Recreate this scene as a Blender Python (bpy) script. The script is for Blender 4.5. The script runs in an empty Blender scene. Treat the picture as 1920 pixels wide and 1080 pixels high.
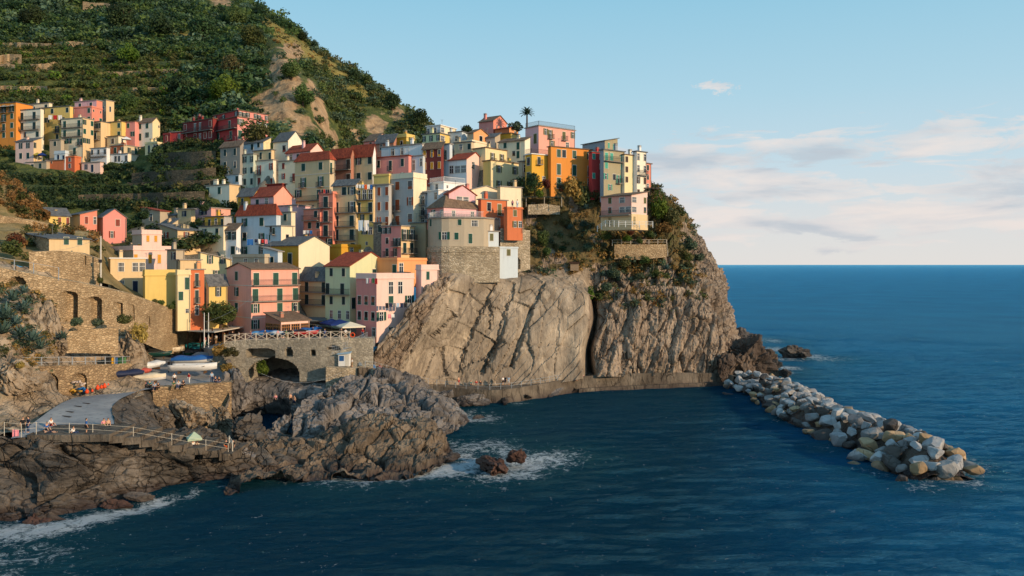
import bpy, bmesh, math, random
import numpy as np
from mathutils import Vector, Matrix
random.seed(7); RNG = np.random.default_rng(7)
SC = bpy.context.scene; COL = SC.collection
R = math.radians
# ------------------------------------------------------------------ camera, sky, sun, exposure
F, H, HZ = 1500.0, 26.0, 496.0          # focal length in photo pixels, eye height above the sea, horizon row
cam = bpy.data.cameras.new('camera'); cam.sensor_width = 36; cam.lens = F/1920*36
cam.shift_y = -(540-HZ)/1920; cam.clip_start = 1; cam.clip_end = 90000
co = bpy.data.objects.new('camera', cam); COL.objects.link(co); co.location = (0, 0, H); co.rotation_euler = (R(90), 0, 0)
SC.camera = co
AZ, EL = 58.0, 15.0                     # sun: degrees right of the direction towards the viewer, elevation
SUN = Vector((math.sin(R(AZ))*math.cos(R(EL)), -math.cos(R(AZ))*math.cos(R(EL)), math.sin(R(EL))))
SC.view_settings.view_transform = 'Standard'; SC.view_settings.look = 'None'; SC.view_settings.gamma = 1
SC.view_settings.exposure = 0.36; SC.view_settings.use_curve_mapping = False

def node(nt, t, **kw):
    n = nt.nodes.new(t)
    for k, v in kw.items(): setattr(n, k, v)
    return n
def setin(n, **kw):
    for k, v in kw.items(): n.inputs[k.replace('_', ' ')].default_value = v
    return n
def ramp(nt, stops, fac=None, interp='LINEAR'):
    n = nt.nodes.new('ShaderNodeValToRGB'); cr = n.color_ramp; cr.interpolation = interp
    while len(cr.elements) < len(stops): cr.elements.new(0.5)
    for e, (p, c) in zip(cr.elements, stops):
        e.position = p; e.color = (c, c, c, 1) if isinstance(c, (int, float)) else tuple(c)+(1,)
    if fac is not None: nt.links.new(fac, n.inputs[0])
    return n.outputs[0]
def noise(nt, vec, scale, detail=4, rough=.55, dist=0):
    n = node(nt, 'ShaderNodeTexNoise'); setin(n, Scale=scale, Detail=detail, Roughness=rough, Distortion=dist)
    if vec is not None: nt.links.new(vec, n.inputs['Vector'])
    return n.outputs['Fac']
def mix(nt, a, b, fac, mode='MIX'):
    n = node(nt, 'ShaderNodeMix', data_type='RGBA', blend_type=mode)
    for v, i in ((fac, 0), (a, 6), (b, 7)):
        if hasattr(v, 'is_linked'): nt.links.new(v, n.inputs[i])
        elif isinstance(v, (int, float)) : n.inputs[i].default_value = v if i == 0 else (v, v, v, 1)
        else: n.inputs[i].default_value = tuple(v)+(1,)
    return n.outputs[2]
def mth(nt, op, a, b=None, clamp=False):
    n = node(nt, 'ShaderNodeMath', operation=op, use_clamp=clamp)
    for v, i in ((a, 0), (b, 1)):
        if v is None: continue
        if hasattr(v, 'is_linked'): nt.links.new(v, n.inputs[i])
        else: n.inputs[i].default_value = v
    return n.outputs[0]
def mapping(nt, vec, scale=(1, 1, 1), rot=(0, 0, 0), loc=(0, 0, 0)):
    n = node(nt, 'ShaderNodeMapping'); nt.links.new(vec, n.inputs[0])
    n.inputs['Scale'].default_value = scale; n.inputs['Rotation'].default_value = rot; n.inputs['Location'].default_value = loc
    return n.outputs[0]

W = bpy.data.worlds.new('World'); SC.world = W; W.use_nodes = True
nt = W.node_tree; nt.nodes.clear()
sky = node(nt, 'ShaderNodeTexSky', sky_type='NISHITA', sun_disc=False)
sky.sun_elevation = R(EL); sky.sun_rotation = math.atan2(SUN.x, SUN.y); sky.altitude = 30; sky.air_density = 1.0; sky.dust_density = 1.2; sky.ozone_density = 2.5
tc = node(nt, 'ShaderNodeTexCoord'); sep = node(nt, 'ShaderNodeSeparateXYZ'); nt.links.new(tc.outputs['Generated'], sep.inputs[0])
# clouds: thin stretched banks low over the sea, as a function of the direction in the sky
gen = tc.outputs['Generated']
n1 = noise(nt, mapping(nt, gen, (7.5, 7.5, 30)), 1.5, 9, .62, .5)
n2 = noise(nt, mapping(nt, gen, (2.2, 2.2, 15), loc=(2.3, .7, 1.1)), 1.3, 4, .5)
cov = mth(nt, 'ADD', mth(nt, 'MULTIPLY', n1, .72), mth(nt, 'MULTIPLY', n2, .45))
band = ramp(nt, [(0, .3), (.02, .72), (.05, .98), (.125, 1.0), (.165, .82), (.2, .1), (.3, 0.0)], sep.outputs[2])
side = ramp(nt, [(.45, .0), (.56, 1.0)], mth(nt, 'ADD', mth(nt, 'MULTIPLY', sep.outputs[0], .5), .5))
cm = mth(nt, 'ADD', cov, mth(nt, 'MULTIPLY', mth(nt, 'SUBTRACT', mth(nt, 'MULTIPLY', band, side), 1.0), .5))
wd = node(nt, 'ShaderNodeVectorMath', operation='DISTANCE'); nt.links.new(mapping(nt, gen, (.62, .62, 1.9), (0, .16, 0)), wd.inputs[0]); wd.inputs[1].default_value = tuple(Matrix.Rotation(.16, 3, 'Y') @ Vector((.243*.62, .946*.62, .209*1.9)))
wisp = mth(nt, 'ADD', mth(nt, 'MULTIPLY', noise(nt, mapping(nt, gen, (26, 26, 60)), 1.0, 7, .68, .6), .8), mth(nt, 'SUBTRACT', ramp(nt, [(.0, .84), (.035, .50), (.06, .0)], wd.outputs['Value']), .6))
cm = mth(nt, 'MAXIMUM', cm, mth(nt, 'ADD', wisp, -.02))
cloud = ramp(nt, [(.49, 0), (.545, .7), (.63, 1.0)], cm)
shade = ramp(nt, [(.40, (5.6, 5.0, 4.7)), (.52, (4.7, 4.5, 4.5)), (.64, (3.3, 3.6, 4.0))], noise(nt, mapping(nt, gen, (4.2, 4.2, 24), loc=(0, 0, .10)), 1.5, 6, .55, .3))
# pale haze low in the sky, warm at the horizon and cyan higher up
hz = ramp(nt, [(0, .97), (.12, .94), (.3, .92), (.5, .8), (1, .62)], sep.outputs[2])
hc = ramp(nt, [(0, (.66, .59, .54)), (.05, (.61, .58, .56)), (.11, (.50, .57, .60)), (.2, (.37, .53, .60)), (.32, (.25, .47, .58)), (.6, (.20, .42, .60))], sep.outputs[2])
hc = mix(nt, hc, (7.7, 8.3, 8.7), 1.0, 'MULTIPLY')
skyc = mix(nt, sky.outputs[0], hc, hz)
fin = mix(nt, skyc, shade, mth(nt, 'MULTIPLY', cloud, .8))
bg = node(nt, 'ShaderNodeBackground'); bg.inputs[1].default_value = 0.12; nt.links.new(fin, bg.inputs[0])
out = node(nt, 'ShaderNodeOutputWorld'); nt.links.new(bg.outputs[0], out.inputs[0])

sl = bpy.data.lights.new('sun', 'SUN'); sl.energy = 3.3; sl.angle = R(.6); sl.color = (1.0, .73, .47)
so = bpy.data.objects.new('sun', sl); COL.objects.link(so); so.rotation_euler = SUN.to_track_quat('Z', 'Y').to_euler(); so.location = SUN*300

# ------------------------------------------------------------------ helpers
def X(px, D): return (px-960)/F*D
def Z(py, D): return H-(py-HZ)/F*D
def P(px, py, D): return Vector((X(px, D), D, Z(py, D)))
def Dz(py, z=0.0): return (H-z)*F/(py-HZ)           # distance at which height z shows on row py
def PZ(px, py, z): return P(px, py, Dz(py, z))
def lin(r, g, b):
    f = lambda c: c/12.92 if c <= .04045 else ((c+.055)/1.055)**2.4
    return (f(r/255), f(g/255), f(b/255))
def tag(o, label=None, cat=None, group=None, kind=None):
    for k, v in (('label', label), ('category', cat), ('group', group), ('kind', kind)):
        if v: o[k] = v
    return o
def link(o, parent=None):
    COL.objects.link(o)
    if parent is not None: o.parent = parent
    return o
def new(name, me, mats=None, parent=None, loc=(0, 0, 0), rot=0.0, scale=None):
    o = bpy.data.objects.new(name, me); o.location = loc; o.rotation_euler = (0, 0, rot) if isinstance(rot, (int, float)) else rot
    if scale is not None: o.scale = scale
    if mats is not None:
        ms = mats if isinstance(mats, (list, tuple)) else [mats]
        if len(me.materials) == 0:
            for m in ms: me.materials.append(m)
        else:
            for i, m in enumerate(ms):
                if me.materials[i] != m: o.material_slots[i].link = 'OBJECT'; o.material_slots[i].material = m
    return link(o, parent)
def empty(name, loc, rot=0.0):
    o = bpy.data.objects.new(name, None); o.location = loc; o.rotation_euler = (0, 0, rot); o.empty_display_size = .3
    return link(o)
def mesh(verts, faces, name='mesh', smooth=False, mi=None):
    me = bpy.data.meshes.new(name); me.from_pydata([tuple(v) for v in verts], [], [tuple(int(i) for i in f) for f in faces])
    if smooth: me.polygons.foreach_set('use_smooth', [True]*len(me.polygons))
    if mi is not None: me.polygons.foreach_set('material_index', mi)
    me.update(); return me
def mesh_np(V, Q, name='mesh', smooth=True, attrs=None):
    me = bpy.data.meshes.new(name); V = np.asarray(V, np.float32); Q = np.asarray(Q, np.int32); k = Q.shape[1]
    me.vertices.add(len(V)); me.vertices.foreach_set('co', V.ravel())
    me.loops.add(Q.size); me.loops.foreach_set('vertex_index', Q.ravel())
    me.polygons.add(len(Q)); me.polygons.foreach_set('loop_start', np.arange(0, Q.size, k, dtype=np.int32))
    me.polygons.foreach_set('loop_total', np.full(len(Q), k, np.int32))
    me.polygons.foreach_set('use_smooth', np.full(len(Q), smooth))
    me.update(calc_edges=True)
    for nm, (dom, arr) in (attrs or {}).items():
        at = me.attributes.new(nm, 'FLOAT', dom); at.data.foreach_set('value', np.asarray(arr, np.float32).ravel())
    return me
class MB:
    """collects boxes, bars and prisms into one mesh"""
    def __init__(s): s.v = []; s.f = []; s.m = []
    def add(s, vs, fs, mi=0):
        b = len(s.v); s.v += [tuple(v) for v in vs]; s.f += [tuple(b+i for i in f) for f in fs]; s.m += [mi]*len(fs); return s
    def box(s, x0, x1, y0, y1, z0, z1, mi=0):
        return s.add([(x0, y0, z0), (x1, y0, z0), (x1, y1, z0), (x0, y1, z0), (x0, y0, z1), (x1, y0, z1), (x1, y1, z1), (x0, y1, z1)],
                     [(0, 3, 2, 1), (4, 5, 6, 7), (0, 1, 5, 4), (1, 2, 6, 5), (2, 3, 7, 6), (3, 0, 4, 7)], mi)
    def bar(s, a, b, r=.03, n=4, r2=None, mi=0):
        a = Vector(a); b = Vector(b); d = b-a
        if d.length < 1e-6: return s
        q = d.to_track_quat('Z', 'Y'); r2 = r if r2 is None else r2; vs = []
        for p, rr in ((a, r), (b, r2)):
            for i in range(n):
                t = 2*math.pi*(i+.5)/n; vs.append(p+q @ Vector((rr*math.cos(t), rr*math.sin(t), 0)))
        fs = [(i, (i+1) % n, n+(i+1) % n, n+i) for i in range(n)]+[tuple(range(n))[::-1], tuple(range(n, 2*n))]
        return s.add(vs, fs, mi)
    def poly(s, pts, th, up=Vector((0, 0, 1)), mi=0):
        """a planar polygon thickened by th along -up"""
        n = len(pts); pts = [Vector(p) for p in pts]; vs = pts+[p-up*th for p in pts]
        fs = [tuple(range(n)), tuple(range(n, 2*n))[::-1]]+[(i, n+i, n+(i+1) % n, (i+1) % n) for i in range(n)]
        return s.add(vs, fs, mi)
    def build(s, name, mats, parent=None, smooth=False, **k):
        return new(name, mesh(s.v, s.f, name, smooth, s.m), mats, parent, **k)
    def mesh(s, name, smooth=False): return mesh(s.v, s.f, name, smooth, s.m)
# --- numpy value noise
def _hash(ix, iy, iz, seed):
    h = (ix.astype(np.int64)*374761393+iy.astype(np.int64)*668265263+iz.astype(np.int64)*2147483647+seed*974711) & 0xffffffff
    h = ((h ^ (h >> 13))*1274126177) & 0xffffffff; h = ((h ^ (h >> 15))*2246822519) & 0xffffffff
    return ((h ^ (h >> 16)) & 0xffffff)/float(0xffffff)*2-1
def vnoise(p, seed=0):
    i = np.floor(p); f = p-i; f = f*f*f*(f*(f*6-15)+10); i = i.astype(np.int64); r = 0
    for dx in (0, 1):
        for dy in (0, 1):
            for dz in (0, 1):
                w = (f[..., 0] if dx else 1-f[..., 0])*(f[..., 1] if dy else 1-f[..., 1])*(f[..., 2] if dz else 1-f[..., 2])
                r = r+w*_hash(i[..., 0]+dx, i[..., 1]+dy, i[..., 2]+dz, seed)
    return r
def fbm(p, size=1.0, octv=4, seed=0, ridged=False, gain=.5):
    q = np.asarray(p, float)/size; a = 1.0; s = 0; t = 0
    for o in range(octv):
        n = vnoise(q*(2.03**o)+17.3*o, seed+o)
        s = s+a*((1-2*np.abs(n)) if ridged else n); t += a; a *= gain
    return s/t
def worley(p, size, seed=0):
    """F1, F2 distances and the id of the nearest cell: breaks rock into blocks"""
    q = np.asarray(p, float)/size; i = np.floor(q).astype(np.int64); sh = q.shape[:-1]
    f1 = np.full(sh, 9.); f2 = np.full(sh, 9.); cid = np.zeros(sh)
    for dx in (-1, 0, 1):
        for dy in (-1, 0, 1):
            for dz in (-1, 0, 1):
                c = [i[..., 0]+dx, i[..., 1]+dy, i[..., 2]+dz]
                d = np.sqrt(sum((c[k]+.5+.42*_hash(*c, seed+k)-q[..., k])**2 for k in range(3)))
                h = _hash(*c, seed+9); lt = d < f1
                f2 = np.where(lt, f1, np.minimum(f2, d)); cid = np.where(lt, h, cid); f1 = np.where(lt, d, f1)
    return f1, f2, cid
def cr(arr, n, axis):
    """Catmull-Rom resample along an axis to n points"""
    a = np.moveaxis(np.asarray(arr, float), axis, 0); m = len(a); t = np.linspace(0, m-1, n); i = np.clip(np.floor(t).astype(int), 0, m-2); u = t-i
    g = lambda k: a[np.clip(i+k, 0, m-1)]
    u = u.reshape((-1,)+(1,)*(a.ndim-1)); p0, p1, p2, p3 = g(-1), g(0), g(1), g(2)
    r = p1+.5*u*(p2-p0+u*(2*p0-5*p1+4*p2-p3+u*(3*(p1-p2)+p3-p0)))
    return np.moveaxis(r, 0, axis)
def grid_quads(nr, nc):
    i = np.arange(nr*nc).reshape(nr, nc)
    return np.stack([i[:-1, :-1], i[:-1, 1:], i[1:, 1:], i[1:, :-1]], -1).reshape(-1, 4)
def gnormal(V):
    du = np.gradient(V, axis=1); dv = np.gradient(V, axis=0); n = np.cross(du, dv); n /= np.linalg.norm(n, axis=-1, keepdims=True)+1e-9
    c = np.array([0, 0, H])-V
    if (np.sum(n*c, -1) > 0).mean() < .5: n = -n
    return n
LOFT = {}
def loft(name, rows, nr, nc, mat, disp=None, attr=None, kind='structure', label=None, cat=None, world=False, smooth=True, group=None):
    """rows of (photo column, photo row, distance) control points -> a displaced surface"""
    C = np.array(rows, float)
    if not world: C = np.array([[tuple(P(*p)) for p in r] for r in C])
    V = cr(cr(C, nr, 0), nc, 1); n = gnormal(V)
    if disp: V = V+n*disp(V)[..., None]
    at = {}
    px = V[..., 0]/np.maximum(V[..., 1], 1)*F+960; py = HZ-(V[..., 2]-H)/np.maximum(V[..., 1], 1)*F
    if attr: at = {k: ('POINT', v) for k, v in attr(px, py, V).items()}
    LOFT[name] = (V, gnormal(V), px, py)
    o = new(name, mesh_np(V.reshape(-1, 3), grid_quads(nr, nc), name, smooth, at), mat)
    tag(o, label, cat, group, kind); return o
# ------------------------------------------------------------------ materials
MATS = {}
def mat_base(name, rough=.85):
    m = bpy.data.materials.new(name); m.use_nodes = True; nt = m.node_tree; b = nt.nodes['Principled BSDF']
    b.inputs['Roughness'].default_value = rough; b.inputs['Specular IOR Level'].default_value = .25
    return m, nt, b
def objc(nt): return node(nt, 'ShaderNodeTexCoord').outputs['Object']
def worldp(nt): return node(nt, 'ShaderNodeNewGeometry').outputs['Position']
def bump(nt, b, h, strength=.5, dist=.1):
    n = node(nt, 'ShaderNodeBump'); setin(n, Strength=strength, Distance=dist); nt.links.new(h, n.inputs['Height']); nt.links.new(n.outputs[0], b.inputs['Normal'])
def simple(key, rgb, rough=.7, var=.12, scale=3.0):
    """one colour with faint mottling"""
    if key in MATS: return MATS[key]
    m, nt, b = mat_base(key, rough); c = lin(*rgb)
    v = noise(nt, worldp(nt), scale, 3)
    nt.links.new(mix(nt, tuple(x*(1-var*2) for x in c), tuple(min(1, x*(1+var)) for x in c), v), b.inputs[0])
    MATS[key] = m; return m
def plaster(key, rgb, wear=.9):
    k = 'plaster '+key
    if k in MATS: return MATS[k]
    m, nt, b = mat_base(k, .9); c = lin(*rgb); p = worldp(nt)
    big = ramp(nt, [(.3, .0), (.75, 1.0)], noise(nt, p, .35, 5, .6))
    streak = ramp(nt, [(.50, 0), (.72, 1)], noise(nt, mapping(nt, p, (1.6, 1.6, .14)), 1.0, 6, .65))
    fine = noise(nt, p, 2.5, 4, .65)
    pale = tuple(min(.86, x*1.08+.02) for x in c); dirt = tuple(x*.55+.02 for x in c)
    col = mix(nt, c, pale, big); col = mix(nt, col, dirt, mth(nt, 'MULTIPLY', streak, wear*.75))
    patch = ramp(nt, [(.60, 0), (.68, 1)], noise(nt, p, .55, 6, .7)); col = mix(nt, col, tuple(.62*x+.10 for x in c), mth(nt, 'MULTIPLY', patch, wear*.5))
    col = mix(nt, col, mix(nt, tuple(x*.82 for x in c), c, fine), .6)
    nt.links.new(col, b.inputs[0]); bump(nt, b, fine, .25, .03)
    MATS[k] = m; return m
def stonewall(key, a, bcol, size=.45, mortar=.5):
    """rubble masonry: voronoi stones in dark joints"""
    if key in MATS: return MATS[key]
    m, nt, b = mat_base(key, .95); p = worldp(nt); w = noise(nt, p, .8, 3)
    pw = node(nt, 'ShaderNodeVectorMath', operation='ADD'); nt.links.new(mapping(nt, p, (1, 1, 1.9)), pw.inputs[0])
    wv = node(nt, 'ShaderNodeTexNoise'); setin(wv, Scale=1.2, Detail=2); nt.links.new(p, wv.inputs['Vector']); sc = node(nt, 'ShaderNodeVectorMath', operation='SCALE'); nt.links.new(wv.outputs['Color'], sc.inputs[0]); sc.inputs['Scale'].default_value = .4
    nt.links.new(sc.outputs[0], pw.inputs[1])
    v = node(nt, 'ShaderNodeTexVoronoi'); setin(v, Scale=1/size); nt.links.new(pw.outputs[0], v.inputs['Vector'])
    e = node(nt, 'ShaderNodeTexVoronoi', feature='DISTANCE_TO_EDGE'); setin(e, Scale=1/size); nt.links.new(pw.outputs[0], e.inputs['Vector'])
    sv = node(nt, 'ShaderNodeSeparateColor'); nt.links.new(v.outputs['Color'], sv.inputs[0])
    A, B = lin(*a), lin(*bcol)
    col = mix(nt, A, B, sv.outputs[0]); col = mix(nt, col, tuple(x*.42 for x in A), ramp(nt, [(.0, mortar+.3), (.1, 0)], e.outputs[0]))
    blotch = ramp(nt, [(.42, 0), (.66, 1)], noise(nt, p, .22, 6, .65)); col = mix(nt, col, tuple(x*.5 for x in B), mth(nt, 'MULTIPLY', blotch, .55))
    pale = ramp(nt, [(.6, 0), (.72, 1)], noise(nt, p, .5, 5, .7)); col = mix(nt, col, tuple(min(.7, x*1.3) for x in B), mth(nt, 'MULTIPLY', pale, .45))
    nt.links.new(col, b.inputs[0])
    bump(nt, b, mth(nt, 'ADD', ramp(nt, [(0, 0), (.16, 1)], e.outputs[0]), mth(nt, 'MULTIPLY', sv.outputs[1], .5)), .9, .1)
    MATS[key] = m; return m
def rock(key, cols, strata=None, wet=None, crack=.5, bumpd=.35, green=0.0, beds=1.0):
    """weathered rock; strata = (scale vector, rotation); wet = dark band below that height"""
    if key in MATS: return MATS[key]
    m, nt, b = mat_base(key, .93); p = worldp(nt); c = [lin(*x) for x in cols]
    n1 = noise(nt, p, .16, 8, .62, .6)
    col = ramp(nt, [(.28, c[0]), (.47, c[1]), (.62, c[2]), (.78, c[3])], n1)
    hsum = noise(nt, p, .55, 9, .68, .4)
    if strata:
        q = mapping(nt, p, strata[0], strata[1]); s = noise(nt, q, 1.0, 7, .62, .5)
        col = mix(nt, col, tuple(x*.35 for x in c[0]), ramp(nt, [(.30, .85), (.45, 0)], s)); col = mix(nt, col, c[3], ramp(nt, [(.58, 0), (.8, .55)], s))
        hsum = mth(nt, 'ADD', hsum, mth(nt, 'MULTIPLY', s, 1.6))
    fine = noise(nt, p, 2.2, 6, .7); col = mix(nt, col, tuple(x*.4 for x in c[1]), ramp(nt, [(.25, .6), (.45, 0)], fine)); col = mix(nt, col, c[3], ramp(nt, [(.6, 0), (.78, .5)], fine))
    if green:
        g = ramp(nt, [(.56, 0), (.68, green)], noise(nt, p, .45, 6, .7)); col = mix(nt, col, lin(88, 92, 48), g)
    if crack:
        q2 = mapping(nt, p, (.5, .5, .3), (0, .5, .3)); q2n = node(nt, 'ShaderNodeVectorMath', operation='ADD'); nt.links.new(q2, q2n.inputs[0])
        wv = node(nt, 'ShaderNodeTexNoise'); setin(wv, Scale=.35, Detail=5); nt.links.new(p, wv.inputs['Vector']); nt.links.new(wv.outputs['Color'], q2n.inputs[1])
        e = node(nt, 'ShaderNodeTexVoronoi', feature='DISTANCE_TO_EDGE'); setin(e, Scale=.9); nt.links.new(q2n.outputs[0], e.inputs['Vector'])
        ck = ramp(nt, [(0, 1), (.035, 0)], e.outputs[0]); ck = mth(nt, 'MULTIPLY', ck, ramp(nt, [(.42, 0), (.6, 1)], noise(nt, p, .3, 3)))
        col = mix(nt, col, tuple(x*.22 for x in c[0]), mth(nt, 'MULTIPLY', ck, crack))
        hsum = mth(nt, 'SUBTRACT', hsum, mth(nt, 'MULTIPLY', ck, .8*crack))
    if strata:
        e2 = node(nt, 'ShaderNodeTexVoronoi', feature='DISTANCE_TO_EDGE'); setin(e2, Scale=.55); wv2 = node(nt, 'ShaderNodeTexNoise'); setin(wv2, Scale=.6, Detail=4); nt.links.new(p, wv2.inputs['Vector']); ad = node(nt, 'ShaderNodeVectorMath', operation='ADD'); nt.links.new(q, ad.inputs[0]); nt.links.new(wv2.outputs['Color'], ad.inputs[1]); nt.links.new(ad.outputs[0], e2.inputs['Vector'])
        ck2 = mth(nt, 'MULTIPLY', ramp(nt, [(0, 1), (.05, 0)], e2.outputs[0]), ramp(nt, [(.4, 0), (.58, .85*beds)], noise(nt, p, .22, 4)))
        col = mix(nt, col, tuple(x*.3 for x in c[0]), ck2); hsum = mth(nt, 'SUBTRACT', hsum, mth(nt, 'MULTIPLY', ck2, .9))
        col = mix(nt, col, tuple(x*.5 for x in c[1]), ramp(nt, [(.5, 0), (.7, .55)], noise(nt, mapping(nt, p, (.5, .5, .06), strata[1]), 1.0, 6, .65)))
    if wet is not None:
        z = node(nt, 'ShaderNodeSeparateXYZ'); nt.links.new(p, z.inputs[0])
        wv = mth(nt, 'ADD', z.outputs[2], mth(nt, 'MULTIPLY', noise(nt, p, .4, 5), 2.5))
        f = ramp(nt, [(.0, 1), (1, 0)], mth(nt, 'DIVIDE', mth(nt, 'SUBTRACT', wv, wet), 1.6, True))
        col = mix(nt, col, lin(52, 40, 38), mth(nt, 'MULTIPLY', f, .85)); nt.links.new(ramp(nt, [(0, .93), (1, .45)], f), b.inputs['Roughness'])
    if key == 'pale slab rock':                           # drilled anchor holes and seepage stains of the bolted slab
        hv = node(nt, 'ShaderNodeTexVoronoi'); setin(hv, Scale=.42); nt.links.new(mapping(nt, p, (1, .3, 1)), hv.inputs['Vector']); col = mix(nt, col, (.02, .018, .016), ramp(nt, [(.045, .9), (.065, 0)], hv.outputs['Distance']))
        col = mix(nt, col, lin(96, 84, 70), ramp(nt, [(.5, 0), (.66, .6)], noise(nt, mapping(nt, p, (.35, .35, .10), (0, -.3, 0)), 1.0, 7, .7, .8))); col = mix(nt, col, lin(212, 192, 164), ramp(nt, [(.55, 0), (.68, .6)], noise(nt, mapping(nt, p, (.3, .3, .16), (0, -.3, 0), (7, 3, 1)), 1.0, 7, .7, .5)))
    nt.links.new(col, b.inputs[0]); bump(nt, b, hsum, .9, bumpd)
    MATS[key] = m; return m
def leafmat(key, rgb, rgb2):
    if key in MATS: return MATS[key]
    m, nt, b = mat_base(key, .6); at = node(nt, 'ShaderNodeAttribute', attribute_name='tone')
    a, c = lin(*rgb), lin(*rgb2)
    oi = node(nt, 'ShaderNodeObjectInfo'); col = mix(nt, a, c, at.outputs['Fac'])
    hv = node(nt, 'ShaderNodeHueSaturation'); nt.links.new(col, hv.inputs['Color'])
    nt.links.new(mth(nt, 'ADD', .465, mth(nt, 'MULTIPLY', oi.outputs['Random'], .06)), hv.inputs['Hue']); nt.links.new(mth(nt, 'ADD', .75, mth(nt, 'MULTIPLY', oi.outputs['Random'], .5)), hv.inputs['Value'])
    nt.links.new(hv.outputs[0], b.inputs[0]); b.inputs['Specular IOR Level'].default_value = .15
    tr = node(nt, 'ShaderNodeBsdfTranslucent'); nt.links.new(hv.outputs[0], tr.inputs[0]); ms = node(nt, 'ShaderNodeMixShader'); ms.inputs[0].default_value = .25
    nt.links.new(b.outputs[0], ms.inputs[1]); nt.links.new(tr.outputs[0], ms.inputs[2]); nt.links.new(ms.outputs[0], nt.nodes['Material Output'].inputs[0])
    MATS[key] = m; return m
CLIFF_COLS = [(112, 97, 82), (148, 130, 112), (170, 152, 132), (196, 178, 155)]
M_SLAB = rock('pale slab rock', [(120, 108, 94), (148, 134, 116), (170, 155, 135), (198, 182, 160)], ((.9, .9, .13), (0, -.45, 0)), .6, .12, .22, 0.0, .3)
M_CLIFF = rock('cliff rock', CLIFF_COLS, ((.75, .75, .14), (0, -.35, 0)), 1.0, .7, .5, .25)
M_SHORE = rock('shore rock', [(58, 53, 48), (94, 86, 77), (118, 108, 97), (152, 142, 130)], ((.16, .5, 1.1), (0, -.28, 0)), 1.2, .9, .45)
M_BOULD = rock('grey sea rock', [(84, 80, 78), (118, 112, 107), (142, 134, 127), (172, 163, 154)], ((.5, .5, .16), (0, -.5, 0)), 1.0, .8, .4)
M_DARKR = rock('dark sea rock', [(60, 50, 44), (86, 73, 63), (108, 93, 80), (136, 120, 104)], ((.6, .6, .3), (0, -.5, 0)), 1.5, .6, .4)
M_EARTH = rock('scrubby earth', [(62, 60, 36), (92, 82, 52), (120, 102, 70), (150, 130, 95)], None, None, .2, .4, .7)
M_DRYG = rock('dry grass slope', [(92, 84, 50), (128, 110, 70), (152, 130, 88), (178, 154, 114)], None, None, .15, .4, .6)
M_LEFT = rock('warm rock', [(112, 98, 80), (150, 132, 110), (178, 160, 136), (206, 190, 168)], ((.5, .5, .3), (0, -.4, 0)), None, .8, .45, .35)
M_WALLST = stonewall('tan rubble masonry', (206, 180, 142), (164, 138, 104), .5, .4)
M_HARB = stonewall('brown rubble masonry', (190, 162, 124), (140, 116, 88), .62, .45)
M_TOWERST = stonewall('pale rubble masonry', (206, 190, 164), (160, 144, 118), .55, .4)
M_BRIDGE = stonewall('pale grey bridge masonry', (192, 182, 162), (154, 146, 130), .4, .25)
M_GREYST = stonewall('grey rubble masonry', (168, 158, 140), (128, 120, 106), .5, .35)
M_TERST = stonewall('terrace masonry', (120, 108, 88), (84, 78, 64), .6)
M_CONC = rock('stained concrete', [(70, 62, 54), (98, 88, 76), (122, 111, 97), (150, 138, 120)], ((1.1, 1.1, .3), (0, 0, 0)), .9, .3, .25)
def asphalt():
    m, nt, b = mat_base('slipway paving', .85); p = worldp(nt)
    col = ramp(nt, [(.3, lin(118, 120, 122)), (.55, lin(142, 142, 141)), (.75, lin(160, 158, 153))], noise(nt, p, .35, 7, .65))
    col = mix(nt, col, lin(72, 72, 72), ramp(nt, [(.3, .6), (.42, 0)], noise(nt, p, 1.4, 5, .7))); nt.links.new(col, b.inputs[0]); bump(nt, b, noise(nt, p, 5, 4), .3, .03); return m
M_ASPH = asphalt()
def mountain_mat():
    m, nt, b = mat_base('hillside ground', .95); p = worldp(nt); at = node(nt, 'ShaderNodeAttribute', attribute_name='rock'); ag = node(nt, 'ShaderNodeAttribute', attribute_name='grass')
    n1 = noise(nt, p, .05, 8, .65, .4); n2 = noise(nt, p, .35, 7, .68)
    green = ramp(nt, [(.3, lin(48, 60, 32)), (.5, lin(76, 86, 44)), (.7, lin(112, 110, 58))], n2)
    grass = ramp(nt, [(.3, lin(104, 98, 48)), (.5, lin(136, 122, 62)), (.72, lin(158, 138, 78))], n2)
    q = mapping(nt, p, (.3, .3, .09), (0, -.35, 0)); s = noise(nt, q, 1.0, 8, .65, .5)
    rk = ramp(nt, [(.3, lin(84, 72, 56)), (.45, lin(148, 122, 92)), (.6, lin(178, 149, 114)), (.8, lin(202, 176, 142))], s)
    wob = mth(nt, 'SUBTRACT', noise(nt, p, .14, 7, .66), .5)
    fr = ramp(nt, [(.42, 0), (.55, 1)], mth(nt, 'ADD', at.outputs['Fac'], mth(nt, 'MULTIPLY', wob, 1.3))); fg = ramp(nt, [(.4, 0), (.6, 1)], mth(nt, 'ADD', ag.outputs['Fac'], mth(nt, 'MULTIPLY', wob, 1.2)))
    nt.links.new(mix(nt, mix(nt, green, grass, fg), rk, fr), b.inputs[0]); bump(nt, b, mth(nt, 'ADD', n2, mth(nt, 'MULTIPLY', s, 1.5)), .9, .9); return m
M_HILL = mountain_mat()
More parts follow.
